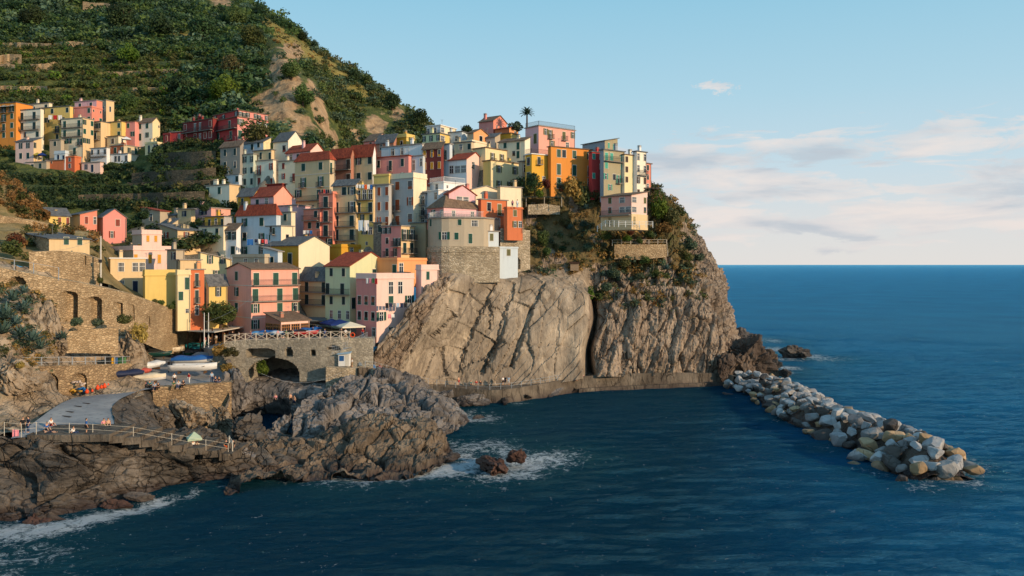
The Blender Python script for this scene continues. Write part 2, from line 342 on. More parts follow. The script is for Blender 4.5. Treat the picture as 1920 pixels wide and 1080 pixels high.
def water():
    m, nt, b = mat_base('sea water', .18); p = worldp(nt)
    deep = ramp(nt, [(.3, (.008, .138, .31)), (.7, (.015, .195, .41))], noise(nt, p, .03, 4))
    she = node(nt, 'ShaderNodeAttribute', attribute_name='cove_shade'); deep = mix(nt, deep, (.0022, .040, .085), she.outputs['Fac'])  # shade and cliff reflection over cove and foreground painted as darker water
    fo = node(nt, 'ShaderNodeAttribute', attribute_name='foam'); sh = node(nt, 'ShaderNodeAttribute', attribute_name='shoal')
    col = mix(nt, deep, (.012, .085, .10), mth(nt, 'MULTIPLY', sh.outputs['Fac'], .55))
    fv = mapping(nt, p, (1, 1.0, 1))
    fn = mth(nt, 'ADD', mth(nt, 'MULTIPLY', noise(nt, fv, .38, 9, .7, 2.2), .6), mth(nt, 'MULTIPLY', noise(nt, fv, 1.7, 6, .7, 1.4), .45))
    f = mth(nt, 'ADD', mth(nt, 'SUBTRACT', mth(nt, 'MULTIPLY', fn, 2.3), .72), mth(nt, 'MULTIPLY', fo.outputs['Fac'], .46)); f = ramp(nt, [(.74, 0), (.80, .30), (.87, .55), (1.0, 1)], f)
    col = mix(nt, col, (.74, .80, .83), f)
    df = node(nt, 'ShaderNodeBsdfDiffuse'); nt.links.new(col, df.inputs[0]); gl = node(nt, 'ShaderNodeBsdfGlossy'); gl.inputs[0].default_value = (.29, .79, 1.0, 1); gl.inputs['Roughness'].default_value = .10
    fr = node(nt, 'ShaderNodeFresnel'); fr.inputs[0].default_value = 1.33; ms = node(nt, 'ShaderNodeMixShader')
    nt.links.new(mth(nt, 'MULTIPLY', mth(nt, 'MINIMUM', fr.outputs[0], .62), mth(nt, 'SUBTRACT', 1.0, f)), ms.inputs[0]); nt.links.new(df.outputs[0], ms.inputs[1]); nt.links.new(gl.outputs[0], ms.inputs[2]); nt.links.new(ms.outputs[0], nt.nodes['Material Output'].inputs[0])
    w1 = noise(nt, mapping(nt, p, (.26, .6, .2), (0, 0, .3)), 1.0, 5, .6, .3); w2 = noise(nt, mapping(nt, p, (1.0, 2.2, 1), (0, 0, -.25)), 1.0, 6, .68, .4); w3 = noise(nt, mapping(nt, p, (.03, .07, 1), (0, 0, .2)), 1.0, 4, .6)
    hh = mth(nt, 'ADD', mth(nt, 'ADD', mth(nt, 'MULTIPLY', w1, .95), mth(nt, 'MULTIPLY', w2, .95)), mth(nt, 'MULTIPLY', w3, 1.6))
    bp = node(nt, 'ShaderNodeBump'); setin(bp, Strength=1.0, Distance=2.4); nt.links.new(hh, bp.inputs['Height'])
    for q in (df, gl, fr): nt.links.new(bp.outputs[0], q.inputs['Normal'])
    return m
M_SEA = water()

def sstep(a, b, x):
    t = np.clip((x-a)/(b-a), 0, 1); return t*t*(3-2*t)
# ------------------------------------------------------------------ the sea, one sheet to the horizon
def spaced(a, b, step, lo, hi, g=1.16):
    m = list(np.arange(a, b+.01, step)); s = step; x = a; L = []
    while x > lo: s *= g; x -= s; L.append(x)
    s = step; x = m[-1]; U = []
    while x < hi: s *= g; x += s; U.append(x)
    return np.array(L[::-1]+m+U)
# foam: (column, row, radius in metres, strength) where the swell breaks
FOAM = [(x, y, r, s) for x, y, r, s in [
 (10, 1000, 3.2, 1.25), (70, 1000, 2.6, 1.3), (130, 985, 2.6, 1.35), (190, 970, 2.4, 1.3), (240, 958, 2.2, 1.2), (300, 939, 1.9, 1.1), (360, 925, 1.6, .6), (430, 912, 1.5, .5), (20, 1050, 5, .62), (60, 1035, 3, .5),
 (540, 893, 2.6, .7), (590, 893, 3, .85), (640, 890, 4, 1.05), (690, 893, 4, 1.15), (740, 888, 4, 1.15), (790, 885, 4, 1.2), (840, 878, 4.5, 1.25), (880, 868, 4, 1.1), (860, 855, 4, .95), (880, 838, 4, .8), (920, 832, 3.5, .85), (950, 845, 3, .8),
 (980, 868, 4.5, 1.1), (1020, 862, 4.5, .95), (1050, 856, 4, .7), (930, 893, 3.5, .9), (975, 888, 3.5, .9), (890, 783, 4.5, .95), (868, 775, 3.5, .7), (910, 790, 3, .6), (970, 755, 2, .5), (850, 830, 3, .5), (640, 905, 4, .5),
 (1815, 880, 3, .9), (1800, 903, 2.6, .9), (1740, 912, 2.4, .6), (1640, 885, 2, .5), (1540, 840, 2, .4), (1470, 785, 2, .35), (1820, 865, 2.5, .6),
 (1455, 655, 6, .9), (1470, 690, 5, .9), (1450, 640, 5, .8), (1515, 668, 6, .95), (1540, 672, 6, .7), (1480, 672, 5, .8), (1430, 637, 6, .7), (1420, 660, 5, .6), (1470, 700, 4, .6)]]
xs = spaced(-78, 130, .9, -45000, 45000); ys = spaced(66, 235, .9, -900, 60000)
XX, YY = np.meshgrid(xs, ys); foam = np.zeros(XX.shape); shoal = np.zeros(XX.shape)
for fx, fy, fr, fs in FOAM:
    p = PZ(fx, fy, 0); d2 = ((XX-p.x)**2+((YY-p.y)*.9)**2)/(fr*fr)
    foam = np.maximum(foam, fs*np.exp(-d2*.8)); shoal = np.maximum(shoal, np.exp(-d2*.22))
near = np.exp(-np.maximum(0, np.hypot(XX-20, YY-140)-150)**2/6000.)
pp = np.stack([XX, YY*1.7, XX*0], -1)
rt = np.stack([XX*.55+YY*.35, YY*1.5-XX*.35, XX*0], -1); ZZ = near*(fbm(rt, 13, 3, 3)*.38+fbm(rt, 4.2, 3, 5)*.26+fbm(rt*np.array([1.2, 1, 1]), 1.9, 2, 7)*.10)
V = np.stack([XX, YY, ZZ], -1).reshape(-1, 3)
tag(new('sea', mesh_np(V, grid_quads(len(ys), len(xs)), 'sea', True, {'foam': ('POINT', foam), 'shoal': ('POINT', shoal), 'cove_shade': ('POINT', np.clip(1.15*np.exp(-np.maximum(0, XX-8-(YY-100)*.30)**2/(2*24.**2)), 0, 1)*sstep(215, 172, YY))}), M_SEA), 'dark blue rippled sea reaching the horizon with foam along the rocks', None, None, 'structure')

# ------------------------------------------------------------------ the hill behind the village
def hill_attr(px, py, V):
    s = lambda cx, cy, rx, ry, rot=0: np.exp(-(((px-cx)*math.cos(rot)+(py-cy)*math.sin(rot))**2/rx**2+(-(px-cx)*math.sin(rot)+(py-cy)*math.cos(rot))**2/ry**2))
    rk = np.maximum.reduce([s(535, 150, 30, 62, -.25)*1.15, s(520, 195, 42, 40), s(548, 100, 22, 26)*1.0, s(598, 205, 14, 60, -.32)*1.1, s(622, 262, 14, 30, -.2), s(490, 195, 26, 16), s(565, 235, 34, 30)*.8, s(705, 235, 26, 26)*.85, s(745, 215, 18, 20)*.7, s(672, 250, 20, 16)*.6, s(415, 0, 26, 16)*.8, s(190, 15, 40, 8)*.9, s(15, 120, 30, 12)*.8, s(55, 165, 55, 12)*.55])
    d = (px-455)/(790-455); ridge = 0+d*235
    gr = np.maximum.reduce([np.exp(-((py-ridge-16)/16)**2)*((px > 490) & (px < 690)), s(60, 100, 110, 16)*.9, s(60, 170, 150, 14)*.75, s(350, 70, 60, 9), s(120, 215, 130, 10)*.55, s(170, 140, 120, 12)*.5, s(580, 90, 30, 22)*.8, s(630, 120, 26, 14)])
    return {'rock': rk, 'grass': gr}
def hill_disp(V):
    return fbm(V, 34, 5, 11)*3.2+fbm(V, 9, 4, 21, True)*1.1
HILL = [
 [(-300,330,245),(0,330,245),(150,325,245),(300,318,245),(420,312,245),(500,312,240),(560,312,245),(620,312,255),(665,315,290),(725,320,300),(800,320,310),(885,315,330),(900,330,430)],
 [(-300,225,275),(0,218,275),(150,212,275),(300,222,270),(420,217,265),(500,235,255),(560,243,258),(617,255,270),(652,252,312),(700,250,325),(750,248,335),(810,250,350),(830,310,440)],
 [(-300,150,322),(0,150,320),(150,150,315),(300,150,310),(420,150,300),(490,172,285),(545,170,280),(597,190,290),(632,187,337),(670,190,352),(705,192,362),(752,204,378),(790,290,450)],
 [(-300,80,377),(0,80,374),(150,80,368),(300,80,360),(420,85,350),(490,112,325),(530,106,315),(570,132,325),(592,122,365),(620,127,380),(642,133,392),(663,141,402),(720,260,460)],
 [(-300,0,440),(0,10,435),(150,10,430),(300,15,425),(420,25,420),(470,42,400),(500,52,390),(525,62,390),(542,64,410),(557,70,420),(570,77,428),(583,86,434),(660,210,480)],
 [(-300,-80,500),(0,-80,500),(150,-70,500),(300,-50,490),(400,-25,480),(430,-8,475),(447,2,470),(462,14,470),(477,22,470),(490,30,470),(502,38,472),(517,48,477),(620,190,510)],
 [(-300,-150,560),(0,-150,560),(150,-140,555),(280,-120,550),(350,-80,540),(380,-50,535),(400,-28,530),(415,-10,530),(430,4,530),(442,14,530),(455,24,530),(470,36,530),(580,180,560)]]
loft('hill', HILL, 150, 190, M_HILL, hill_disp, hill_attr, label='steep green hill with ochre rock outcrop above the village')
# terraced valley between the upper houses and the middle village
VALLEY = [
 [(-120,520,150),(40,500,160),(160,490,165),(260,480,165),(340,470,165),(420,460,170),(520,455,175)],
 [(-120,440,180),(40,430,185),(160,425,192),(260,420,190),(340,412,190),(420,405,192),(520,400,205)],
 [(-120,380,205),(40,380,205),(160,385,206),(260,375,206),(340,362,203),(420,355,203),(520,360,218)],
 [(-120,345,222),(40,345,222),(160,345,224),(260,335,222),(340,322,212),(420,315,210),(520,318,232)],
 [(-120,318,236),(40,322,235),(160,330,235),(260,318,235),(340,298,219),(420,292,216),(520,290,245)],
 [(-120,296,245),(40,300,244),(160,306,243),(260,298,243),(340,284,225),(420,280,222),(520,285,252)],
 [(-120,262,258),(40,266,258),(160,270,258),(260,266,258),(340,268,245),(420,265,242),(520,285,262)]]
def valley_disp(V):
    st = 2.4; q = V[..., 2]/st; fr = q-np.floor(q)
    return fbm(V, 12, 4, 31)*1.0+(np.clip(fr*3, 0, 1)-fr)*1.1
loft('terraced_valley', VALLEY, 110, 110, M_HILL, valley_disp, lambda px, py, V: {'rock': 0*px-.4, 'grass': fbm(V, 8, 3, 5)*.4-.1}, label='shaded terraced valley of dark scrub below the upper houses')

# ------------------------------------------------------------------ the promontory cliff
CLIFF = [
 [(690,712,142),(738,714,147),(790,726,153.5),(850,728,156),(920,732,157),(1000,724,159),(1060,716,161),(1092,710,163),(1108,708,174),(1124,708,165),(1180,706,168),(1250,704,171),(1310,702,174),(1352,704,177),(1384,694,197),(1360,690,240)],
 [(700,676,143),(742,660,145.5),(790,658,150.5),(850,656,157.5),(920,656,158.5),(1000,655,160.5),(1060,655,163),(1092,655,164),(1105,655,175),(1116,655,167),(1180,650,169),(1250,650,172),(1309,650,175),(1360,650,179),(1382,650,199),(1358,650,240)],
 [(708,650,142),(755,618,143.5),(802,600,147.5),(860,600,156),(930,600,160),(1000,600,162),(1065,600,164),(1104,600,166),(1117,600,175),(1134,600,168),(1180,595,170),(1250,595,173),(1300,595,176),(1347,600,181),(1364,600,202),(1350,600,240)],
 [(728,628,143.5),(775,588,144.5),(825,556,151),(880,550,159),(935,548,162),(1000,550,164),(1065,552,166),(1103,556,168),(1112,560,176),(1132,565,170),(1180,560,172),(1250,555,175),(1293,550,178),(1338,555,184),(1354,555,207),(1344,555,240)],
 [(745,612,143),(800,546,147.5),(842,517,156),(890,512,160),(940,522,164),(1000,527,166),(1060,537,168),(1109,552,170),(1118,554,176),(1132,556,172),(1180,548,175),(1250,535,178),(1295,525,181),(1333,516,188),(1344,520,212),(1338,520,245)],
 [(775,585,146),(825,522,154),(855,500,163),(885,492,170),(930,490,172),(960,504,171),(1000,502,172),(1060,502,173.5),(1107,505,175),(1140,508,176),(1190,500,178.5),(1250,490,181),(1292,482,184),(1319,487,191),(1330,495,214),(1329,495,248)],
 [(830,500,170),(850,480,174),(880,465,176),(910,462,177),(940,460,176),(965,457,174.5),(1000,456,175.5),(1060,455,177),(1110,455,178.5),(1145,457,179),(1190,456,180.5),(1235,455,182.5),(1266,452,185),(1290,454,195),(1306,460,218),(1310,460,250)],
 [(850,460,178),(870,440,180),(890,425,181),(915,420,181),(940,415,180),(965,407,178.5),(1000,404,179.5),(1050,402,181),(1110,410,181),(1150,420,181),(1190,420,182),(1225,412,184),(1250,406,187),(1268,412,196),(1280,420,220),(1285,430,252)],
 [(870,420,184),(890,400,186),(905,380,187),(925,365,187),(945,357,186),(965,352,184),(990,343,182.5),(1045,343,183),(1105,350,183.5),(1150,360,183.5),(1190,365,184),(1216,368,187),(1232,372,192),(1244,382,202),(1256,392,224),(1262,400,254)],
 [(880,400,215),(900,360,215),(915,345,215),(935,335,215),(955,330,214),(975,325,213),(1000,322,212),(1045,322,212),(1105,328,212),(1145,336,212),(1175,342,212),(1195,350,214),(1210,360,218),(1220,372,224),(1232,390,236),(1240,410,258)],
 [(900,420,250),(915,400,250),(930,385,250),(945,375,250),(960,372,250),(980,368,250),(1005,366,250),(1050,366,250),(1100,370,250),(1135,376,250),(1165,382,250),(1185,388,252),(1195,395,254),(1205,405,256),(1215,415,260),(1222,430,266)]]
def cliff_disp(V):
    px = V[..., 0]/V[..., 1]*F+960; py = HZ-(V[..., 2]-H)/V[..., 1]*F
    slab = sstep(770, 800, px+ (py-640)*.55)*sstep(1102, 1090, px)*sstep(508, 530, py)
    strat = sstep(800, 770, px+(py-640)*.55)*sstep(505, 530, py)
    right = sstep(1112, 1130, px)
    q = V.copy(); q[..., 0] = (V[..., 0]+V[..., 2]*-.30)*1.0; q[..., 2] = V[..., 2]*.17     # beds lean to the right as they rise
    beds = fbm(q, 3.4, 6, 41, True, .6); big = fbm(q, 11, 3, 44)
    q3 = V.copy(); q3[..., 0] = V[..., 0]-V[..., 2]*.85; q3[..., 2] *= .2; q3[..., 1] *= .5
    fine = fbm(q3, 1.1, 4, 47, True); q2 = V.copy(); q2[..., 0] = V[..., 0]-V[..., 2]*.34; q2[..., 2] *= .3
    e1, e2, eid = worley(q+fbm(V, 4, 2, 152)[..., None]*.8, 2.3, 151)
    d = right*(beds*1.5+big*1.7+eid*.75-np.exp(-((e2-e1)/.10)**2)*.8+fbm(V, 1.3, 3, 49, True)*.25)
    f1, f2, cid = worley(q2*np.array([1, 1, 1.6]), 5.5, 51)
    l1, l2, lid = worley(q3*np.array([1, 1, .5]), 1.7, 157); d = d+slab*(lid*.16+cid*.42+fbm(q2, 14, 2, 53)*.5-np.exp(-((f2-f1)/.03)**2)*.12+fbm(V, 1.6, 4, 55)*.10)
    s1, s2, sid = worley(q3, .9, 153); d = d+strat*(fine*.45+sid*.55-np.exp(-((s2-s1)/.12)**2)*.35+fbm(q3, 3, 3, 57)*.7)
    # long fissures in the slab, running up to the right
    for x0, y0, x1, y1, w, a in ((960,690,1000,575,5,1.5),(1000,575,1022,530,4,1.1),(905,700,935,640,7,1.6),(935,640,965,530,3,.9),(862,700,872,655,4,.9),(872,655,905,585,2.5,.7),(905,585,925,545,2.5,.8),(838,705,830,650,3,.9),(812,640,860,592,5,1.0),(920,618,924,590,2.5,.8),(924,590,915,560,2.5,.7),(880,640,930,530,2,.5),(868,690,950,645,3,.7),(950,645,1090,650,2,.4),(1040,700,1050,560,2,.3)):
        dx, dy = x1-x0, y1-y0; L2 = dx*dx+dy*dy; t = np.clip(((px-x0)*dx+(py-y0)*dy)/L2, 0, 1)
        dist = np.hypot(px-x0-t*dx+5*vnoise(V*.5, 5)+3*vnoise(V*1.7, 6), py-y0-t*dy); sg = ((px-x0)*dy-(py-y0)*dx)/math.sqrt(L2)+5*vnoise(V*.5, 5)+3*vnoise(V*1.7, 6); on_ = ((t > .01) & (t < .99))*1.0
        d = d-(a*.45*np.exp(-(dist/(w*.5))**2)+a*.75*on_*(sg > 0)*np.exp(-np.maximum(sg, 0)/(w*4.5)))*sstep(765, 800, px)
    up = sstep(520, 500, py)*sstep(1320, 1290, px)
    return np.where(V[..., 2] > 0, d, d)*(1-.0*up)+up*(fbm(V, 5, 4, 61)*.9+fbm(V, 1.5, 4, 63, True)*.3)
def cliff_attr(px, py, V): return {}
loft('cliff', CLIFF, 330, 520, [M_CLIFF], cliff_disp, None, smooth=False, label='layered rock headland dropping to the sea under the houses')
me = bpy.data.objects['cliff'].data; me.materials.append(M_SLAB); me.materials.append(M_EARTH)
V, _, px, py = LOFT['cliff']; cx = lambda a: (.25*(a[:-1, :-1]+a[1:, :-1]+a[:-1, 1:]+a[1:, 1:])).ravel()
pxc, pyc = cx(px), cx(py); vz = fbm(np.stack([pxc, pyc, pxc*0], -1), 40, 4, 3)
mi = np.zeros(len(pxc), np.int32); mi[(pxc+(pyc-640)*.55 > 778) & (pxc < 1102+(pyc-640)*-.03) & (pyc > 505)] = 1
mi[(pyc < 502+vz*26) & (pxc < 1285+vz*60) & (vz > -.25)] = 2
me.polygons.foreach_set('material_index', mi)

# ------------------------------------------------------------------ left headland: rock under the old terrace walls
LEFT = [
 [(-140,840,84),(0,825,90),(40,822,92),(85,812,95),(130,790,103),(200,765,110),(262,745,116),(272,720,128),(297,650,159),(340,650,166),(400,650,173)],
 [(-140,760,92),(0,760,97),(40,755,100),(85,745,104),(130,722,113),(200,706,119),(262,694,125),(272,678,134),(297,650,159),(340,640,166),(400,630,173)],
 [(-140,700,95),(0,705,100),(40,690,104),(75,680,108),(130,676,117),(200,672,122),(265,664,128),(272,650,137),(297,630,159),(340,630,166),(400,622,173)],
 [(-140,640,98),(0,640,104),(40,640,108),(75,640,112),(130,648,119),(200,655,123),(262,645,130),(272,630,139),(297,620,159),(340,622,166),(400,615,173)],
 [(-140,570,104),(0,570,110),(40,575,113),(78,590,116),(130,622,121),(200,630,126),(262,620,133),(272,612,142),(297,608,159),(340,612,166),(400,606,173)],
 [(-140,500,112),(0,520,117),(40,530,119),(80,545,120),(130,600,124),(200,612,128),(262,606,136),(272,600,146),(297,602,159),(340,605,166),(400,600,174)],
 [(-140,470,122),(0,490,123),(40,500,124),(80,510,125),(130,540,127),(200,560,131),(262,580,140),(272,588,150),(297,594,161),(340,598,170),(400,594,178)]]
loft('rocky_slope', LEFT, 120, 150, M_LEFT, lambda V: fbm(V, 7, 5, 71)*1.3+fbm(V, 2.2, 4, 73, True)*.6, smooth=False, label='warm brown rock slope under the old terrace walls')
UPL = [
 [(-160,500,121),(0,492,125),(60,505,127),(110,520,130),(160,532,133),(205,535,136),(260,560,142),(330,590,155)],
 [(-160,470,126),(0,470,130),(60,478,133),(110,480,136),(160,488,139),(190,498,142),(215,520,146),(300,560,158)],
 [(-160,440,132),(0,435,137),(60,438,142),(110,440,146),(150,440,150),(185,452,154),(215,480,158),(300,520,165)],
 [(-160,405,142),(0,405,148),(60,415,156),(110,428,164),(150,438,172),(185,448,178),(215,455,182),(300,470,188)],
 [(-160,345,152),(-20,345,156),(20,360,160),(60,385,168),(90,408,178),(140,430,188),(200,445,194),(300,455,200)],
 [(-160,320,170),(-40,325,172),(0,338,174),(40,358,178),(80,390,186),(140,425,196),(200,440,202),(300,450,208)]]
loft('upper_slope', UPL, 80, 90, M_DRYG, lambda V: fbm(V, 6, 5, 75)*.8+fbm(V, 1.8, 3, 77)*.25, label='dry grassy slope above the stone terraces on the left')
# slipway
SLIP = [
 [(20,822,87),(60,819,88),(140,818,89.5),(214,818,90.5)],
 [(50,802,91),(90,800,92.5),(150,796,94),(214,792,96)],
 [(85,776,97),(130,771,99.5),(175,766,102),(210,763,104.5)],
 [(115,756,104),(155,750,107),(200,745,110),(238,742,112)],
 [(150,741,112),(195,735,116),(240,730,120),(290,728,122)],
 [(175,726,118),(235,719,123),(300,718,127),(436,717,128.5)],
 [(210,704,128),(275,695,133),(340,688,137),(440,684,139)],
 [(240,684,138),(295,673,144),(350,665,148),(430,660,150)],
 [(255,664,150),(305,653,156),(360,645,160),(430,640,164)]]
loft('slipway', SLIP, 80, 60, M_ASPH, lambda V: fbm(V, 5, 3, 81)*.05, label='grey paved slipway where the boats are drawn up')
BANK = [
 [(213,818.6,90.5),(227,821,92),(240,822,92),(275,832,95),(293,850,96)],
 [(213,792.6,96),(227,797,98),(240,800,98),(285,818,101),(303,836,102)],
 [(209,763.6,104.5),(225,770,106),(240,775,106),(290,802,109),(308,820,110)],
 [(237,742.6,112),(246.5,749.5,114),(255,755,114),(300,785,116),(318,803,117)],
 [(289,728.6,122),(295,732.5,124),(300,735,124),(310,760,126),(328,778,127)],
 [(435,717.6,128.5),(437,720.5,129),(438,722,129),(440,750,130),(458,768,131)],
 [(439,684.6,139),(442,688,139.5),(444,690,139.5),(448,720,140),(466,738,141)],
 [(429,660.6,150),(433,663,150),(436,664,150),(445,690,151),(463,708,152)],
 [(429,640.6,164),(435,643,164),(440,644,164),(450,660,164),(468,678,165)]]
loft('ramp_bank', BANK, 90, 50, M_SHORE, lambda V: fbm(V, 3, 5, 115, True)*.45+fbm(V, 6, 3, 117)*.2, smooth=False, label='dark weedy rock bank falling away from the slipway edge')
# rocks of the near shore
SHORE = [
 [(-200,1085,73),(-20,1064,76),(60,1057,77),(150,1036,80),(230,1010,84),(310,987,88),(400,963,92.5),(470,951,95),(560,937,98)],
 [(-200,1020,75),(-20,1002,79),(60,993,80),(150,975,83),(230,952,87),(310,933,91),(400,912,95.5),(470,900,98),(560,888,101)],
 [(-200,960,77.5),(-20,945,81),(60,940,82.5),(150,925,85),(230,912,88.5),(310,900,92),(400,885,96.5),(470,882,98.5),(560,872,101.8)],
 [(-200,900,81),(-20,892,84.5),(60,885,86),(150,880,87),(230,878,89.5),(310,872,92.5),(400,866,97),(470,862,99.5),(560,855,103)],
 [(-200,850,84),(-20,845,86.5),(60,842,87.3),(150,842,88.2),(230,846,90),(310,850,93),(400,855,97.5),(470,842,102.5),(560,838,106)],
 [(-200,825,82),(-20,822,86.5),(60,822,87.5),(150,823,88.5),(230,828,91),(310,838,95),(400,848,100),(470,830,105),(560,832,110)],
 [(-200,780,90),(-20,800,92),(60,812,93),(150,820,94),(230,822,96),(310,826,101),(400,828,106),(470,822,110),(560,828,115)],
 [(-200,760,96),(-20,790,99),(60,816,99),(150,824,100),(230,806,104),(310,800,110),(400,808,114),(470,815,117),(560,825,121)]]
def shore_disp(V):
    q = V.copy(); q[..., 2] = V[..., 2]+V[..., 0]*.25; q[..., 0] *= .55
    f1, f2, cid = worley(q, 5.2, 83); g1, g2, gid = worley(q, 1.9, 85)
    edge = np.exp(-((f2-f1)/.10)**2)
    h1, h2, hid = worley((V+np.array([0, 0, 0]))*np.array([.35, .8, 2.2])+V[..., [2]]*.0+V[..., [0]]*np.array([0, 0, .5]), 1.5, 155)
    return cid*.9-edge*1.0-np.exp(-((g2-g1)/.12)**2)*.22+gid*.2+hid*.28-np.exp(-((h2-h1)/.1)**2)*.2+fbm(q*np.array([.5, 1, 2.2]), 2.6, 4, 87, True)*.35+fbm(V, 6, 3, 89)*.6
loft('shore_rocks', SHORE, 230, 300, M_SHORE, shore_disp, smooth=False, label='dark folded rock shelf sloping into the foam on the left')
# rocks of the cove: back hump and front ridge
HUMP = [
 [(545,838,111),(580,830,114),(640,826,116),(700,822,118),(760,822,119),(820,818,121),(860,806,126),(880,790,133)],
 [(548,810,114),(590,800,117),(650,795,119),(700,795,120.5),(760,790,122),(815,785,124),(852,780,129),(872,778,135)],
 [(552,775,120),(590,768,122),(650,758,123.5),(700,756,125),(760,752,127),(806,750,129),(838,758,134),(860,768,141)],
 [(575,752,126),(615,742,127.5),(660,722,129),(705,718,131),(750,718,133),(790,728,136),(820,742,142),(850,765,150)],
 [(610,738,133),(650,712,134),(685,698,136),(720,695,138),(752,702,140),(785,718,144),(815,738,150),(850,760,157)],
 [(640,735,142),(665,720,144),(690,705,146),(720,700,148),(750,712,150),(780,728,153),(810,745,158),(850,765,164)]]
def hump_disp(V):
    q = V.copy(); q[..., 0] = V[..., 0]-V[..., 2]*.5
    f1, f2, cid = worley(q, 4.6, 91); g1, g2, gid = worley(q, 1.8, 93)
    return cid*.9-np.exp(-((f2-f1)/.09)**2)*.9+gid*.3-np.exp(-((g2-g1)/.1)**2)*.25+fbm(V, 1.2, 4, 95, True)*.22+fbm(V, 5, 3, 97)*.7
loft('cove_rocks', HUMP, 170, 230, M_BOULD, hump_disp, smooth=False, label='big grey rock hump beside the stream mouth')
RIDGE = [
 [(420,925,90),(500,905,93),(560,898,95),(620,895,96.5),(680,903,96),(740,898,96.5),(800,884,99),(835,868,104),(850,850,110)],
 [(430,898,95),(500,890,97),(560,880,99),(620,876,100.5),(680,875,101),(740,866,102),(795,858,103.5),(825,848,107),(838,840,112)],
 [(440,878,98.5),(500,868,100.5),(560,860,102.5),(620,852,103.5),(680,838,104.5),(735,830,105.5),(780,820,106),(812,822,109),(828,832,114)],
 [(455,850,102),(510,845,104),(560,838,106),(620,828,107),(672,806,108),(712,790,109),(762,800,109),(802,798,111),(820,820,116)],
 [(470,836,107),(520,833,109),(570,830,111),(625,822,111.5),(670,800,112),(705,786,113),(745,803,113.5),(790,800,115),(818,825,121)],
 [(480,845,114),(530,845,116),(580,848,118),(630,845,118),(675,838,118),(710,832,118),(750,832,119),(790,832,120),(820,836,126)]]
def ridge_disp(V):
    q = V.copy(); q[..., 0] = (V[..., 0]-V[..., 2]*.9); q[..., 2] *= .45
    f1, f2, cid = worley(q, 3.4, 101); 
    return fbm(q, 2.4, 5, 103, True)*.9+cid*.55-np.exp(-((f2-f1)/.09)**2)*.6+fbm(V, 1.0, 3, 105, True)*.2
loft('ridge_rocks', RIDGE, 150, 260, rock('ridge rock', [(66, 58, 50), (106, 93, 78), (138, 121, 101), (172, 154, 130)], ((.9, .9, .2), (0, -.75, 0)), 1.3, .9, .45), ridge_disp, smooth=False, label='brown tilted rock ridge with waves breaking along its foot')
# the stream gully between bridge and harbour wall
GULLY = [
 [(405,815,129),(450,805,131),(500,802,132),(545,800,131),(590,792,128)],
 [(418,790,127),(450,784,137),(500,782,139),(560,776,137),(610,765,131)],
 [(420,752,126),(448,752,135),(490,748,137),(560,738,136),(620,740,134)],
 [(422,715,130),(455,720,138),(510,716,139.5),(570,712,140),(640,722,139)],
 [(425,680,134),(462,700,143),(520,696,148),(580,700,146),(660,712,143)],
 [(430,670,140),(470,690,150),(520,684,158),(580,690,154),(680,705,150)]]
loft('stream_gully', GULLY, 70, 90, M_BOULD, lambda V: fbm(V, 3, 5, 111, True)*.7+fbm(V, 6, 3, 113)*.5, smooth=False, label='grey water-worn rock of the stream bed below the bridge')
# ------------------------------------------------------------------ house kit
PAL0 = dict(orange=(226,140,52), ochre=(224,168,52), mustard=(214,156,40), yellow=(226,192,104), lemon=(234,212,158), cream=(236,218,182), ivory=(238,226,200), white=(232,230,226), bluewhite=(196,208,214),
 pink=(236,164,142), rose=(228,142,130), salmon=(226,136,112), coral=(222,100,62), red=(196,62,58), darkred=(138,48,46), maroon=(122,52,46), lilac=(226,176,178), palepink=(238,196,180), grey=(176,174,170), greygreen=(190,198,178),
 palegreen=(212,214,164), beige=(206,186,150), olive=(166,154,120), sand=(222,190,140), brown=(180,120,96), bluegrey=(150,160,168), stucco=(182,166,140), oldgrey=(150,142,130), lightorange=(240,160,100), terra=(212,112,66))
def soften(c, k=.10, up=0.0):
    g = .35*c[0]+.5*c[1]+.15*c[2]; return tuple(min(240, x+(g-x)*k+up) for x in c)
PAL = {k: soften(v) for k, v in PAL0.items()}
SHUT = dict(g=(26,78,66), d=(20,58,58), r=(156,78,44), v=(96,96,56), t=(72,168,144), b=(136,52,38), o=(216,152,40), k=(70,52,42), n=(24,44,72))
def wallmat(k): return {'stone': M_WALLST, 'gstone': M_GREYST, 'tstone': M_TOWERST}.get(k) or plaster(k, PAL[k])
def shmat(k): return simple('shutter paint '+k, SHUT[k], .55, .18, 9)
def glassmat():
    m, nt, b = mat_base('window glass', .08); b.inputs['Base Color'].default_value = (.012, .018, .024, 1); b.inputs['Specular IOR Level'].default_value = .6; return m
M_GLASS = glassmat(); M_TRIM = simple('pale stone trim', (214, 204, 186), .8, .1); M_IRON = simple('dark iron', (52, 52, 54), .5, .1); M_WHITE = simple('white paint', (226, 224, 218), .6, .06)
M_SLABC = simple('weathered slab', (150, 142, 132), .9, .15); M_DARKIN = simple('dark interior', (30, 24, 20), .9, .1)
def rooftile(key, a, b2, sc):
    m, nt, b = mat_base(key, .9); p = objc(nt); v = node(nt, 'ShaderNodeTexVoronoi'); setin(v, Scale=sc); nt.links.new(mapping(nt, p, (1, 1, .6)), v.inputs['Vector'])
    s = node(nt, 'ShaderNodeSeparateColor'); nt.links.new(v.outputs['Color'], s.inputs[0]); col = mix(nt, lin(*a), lin(*b2), s.outputs[0])
    col = mix(nt, col, tuple(x*.45 for x in lin(*a)), ramp(nt, [(.5, 0), (.7, .7)], noise(nt, worldp(nt), .7, 5, .7)))
    nt.links.new(col, b.inputs[0]); bump(nt, b, v.outputs['Distance'], .8, .06); return m
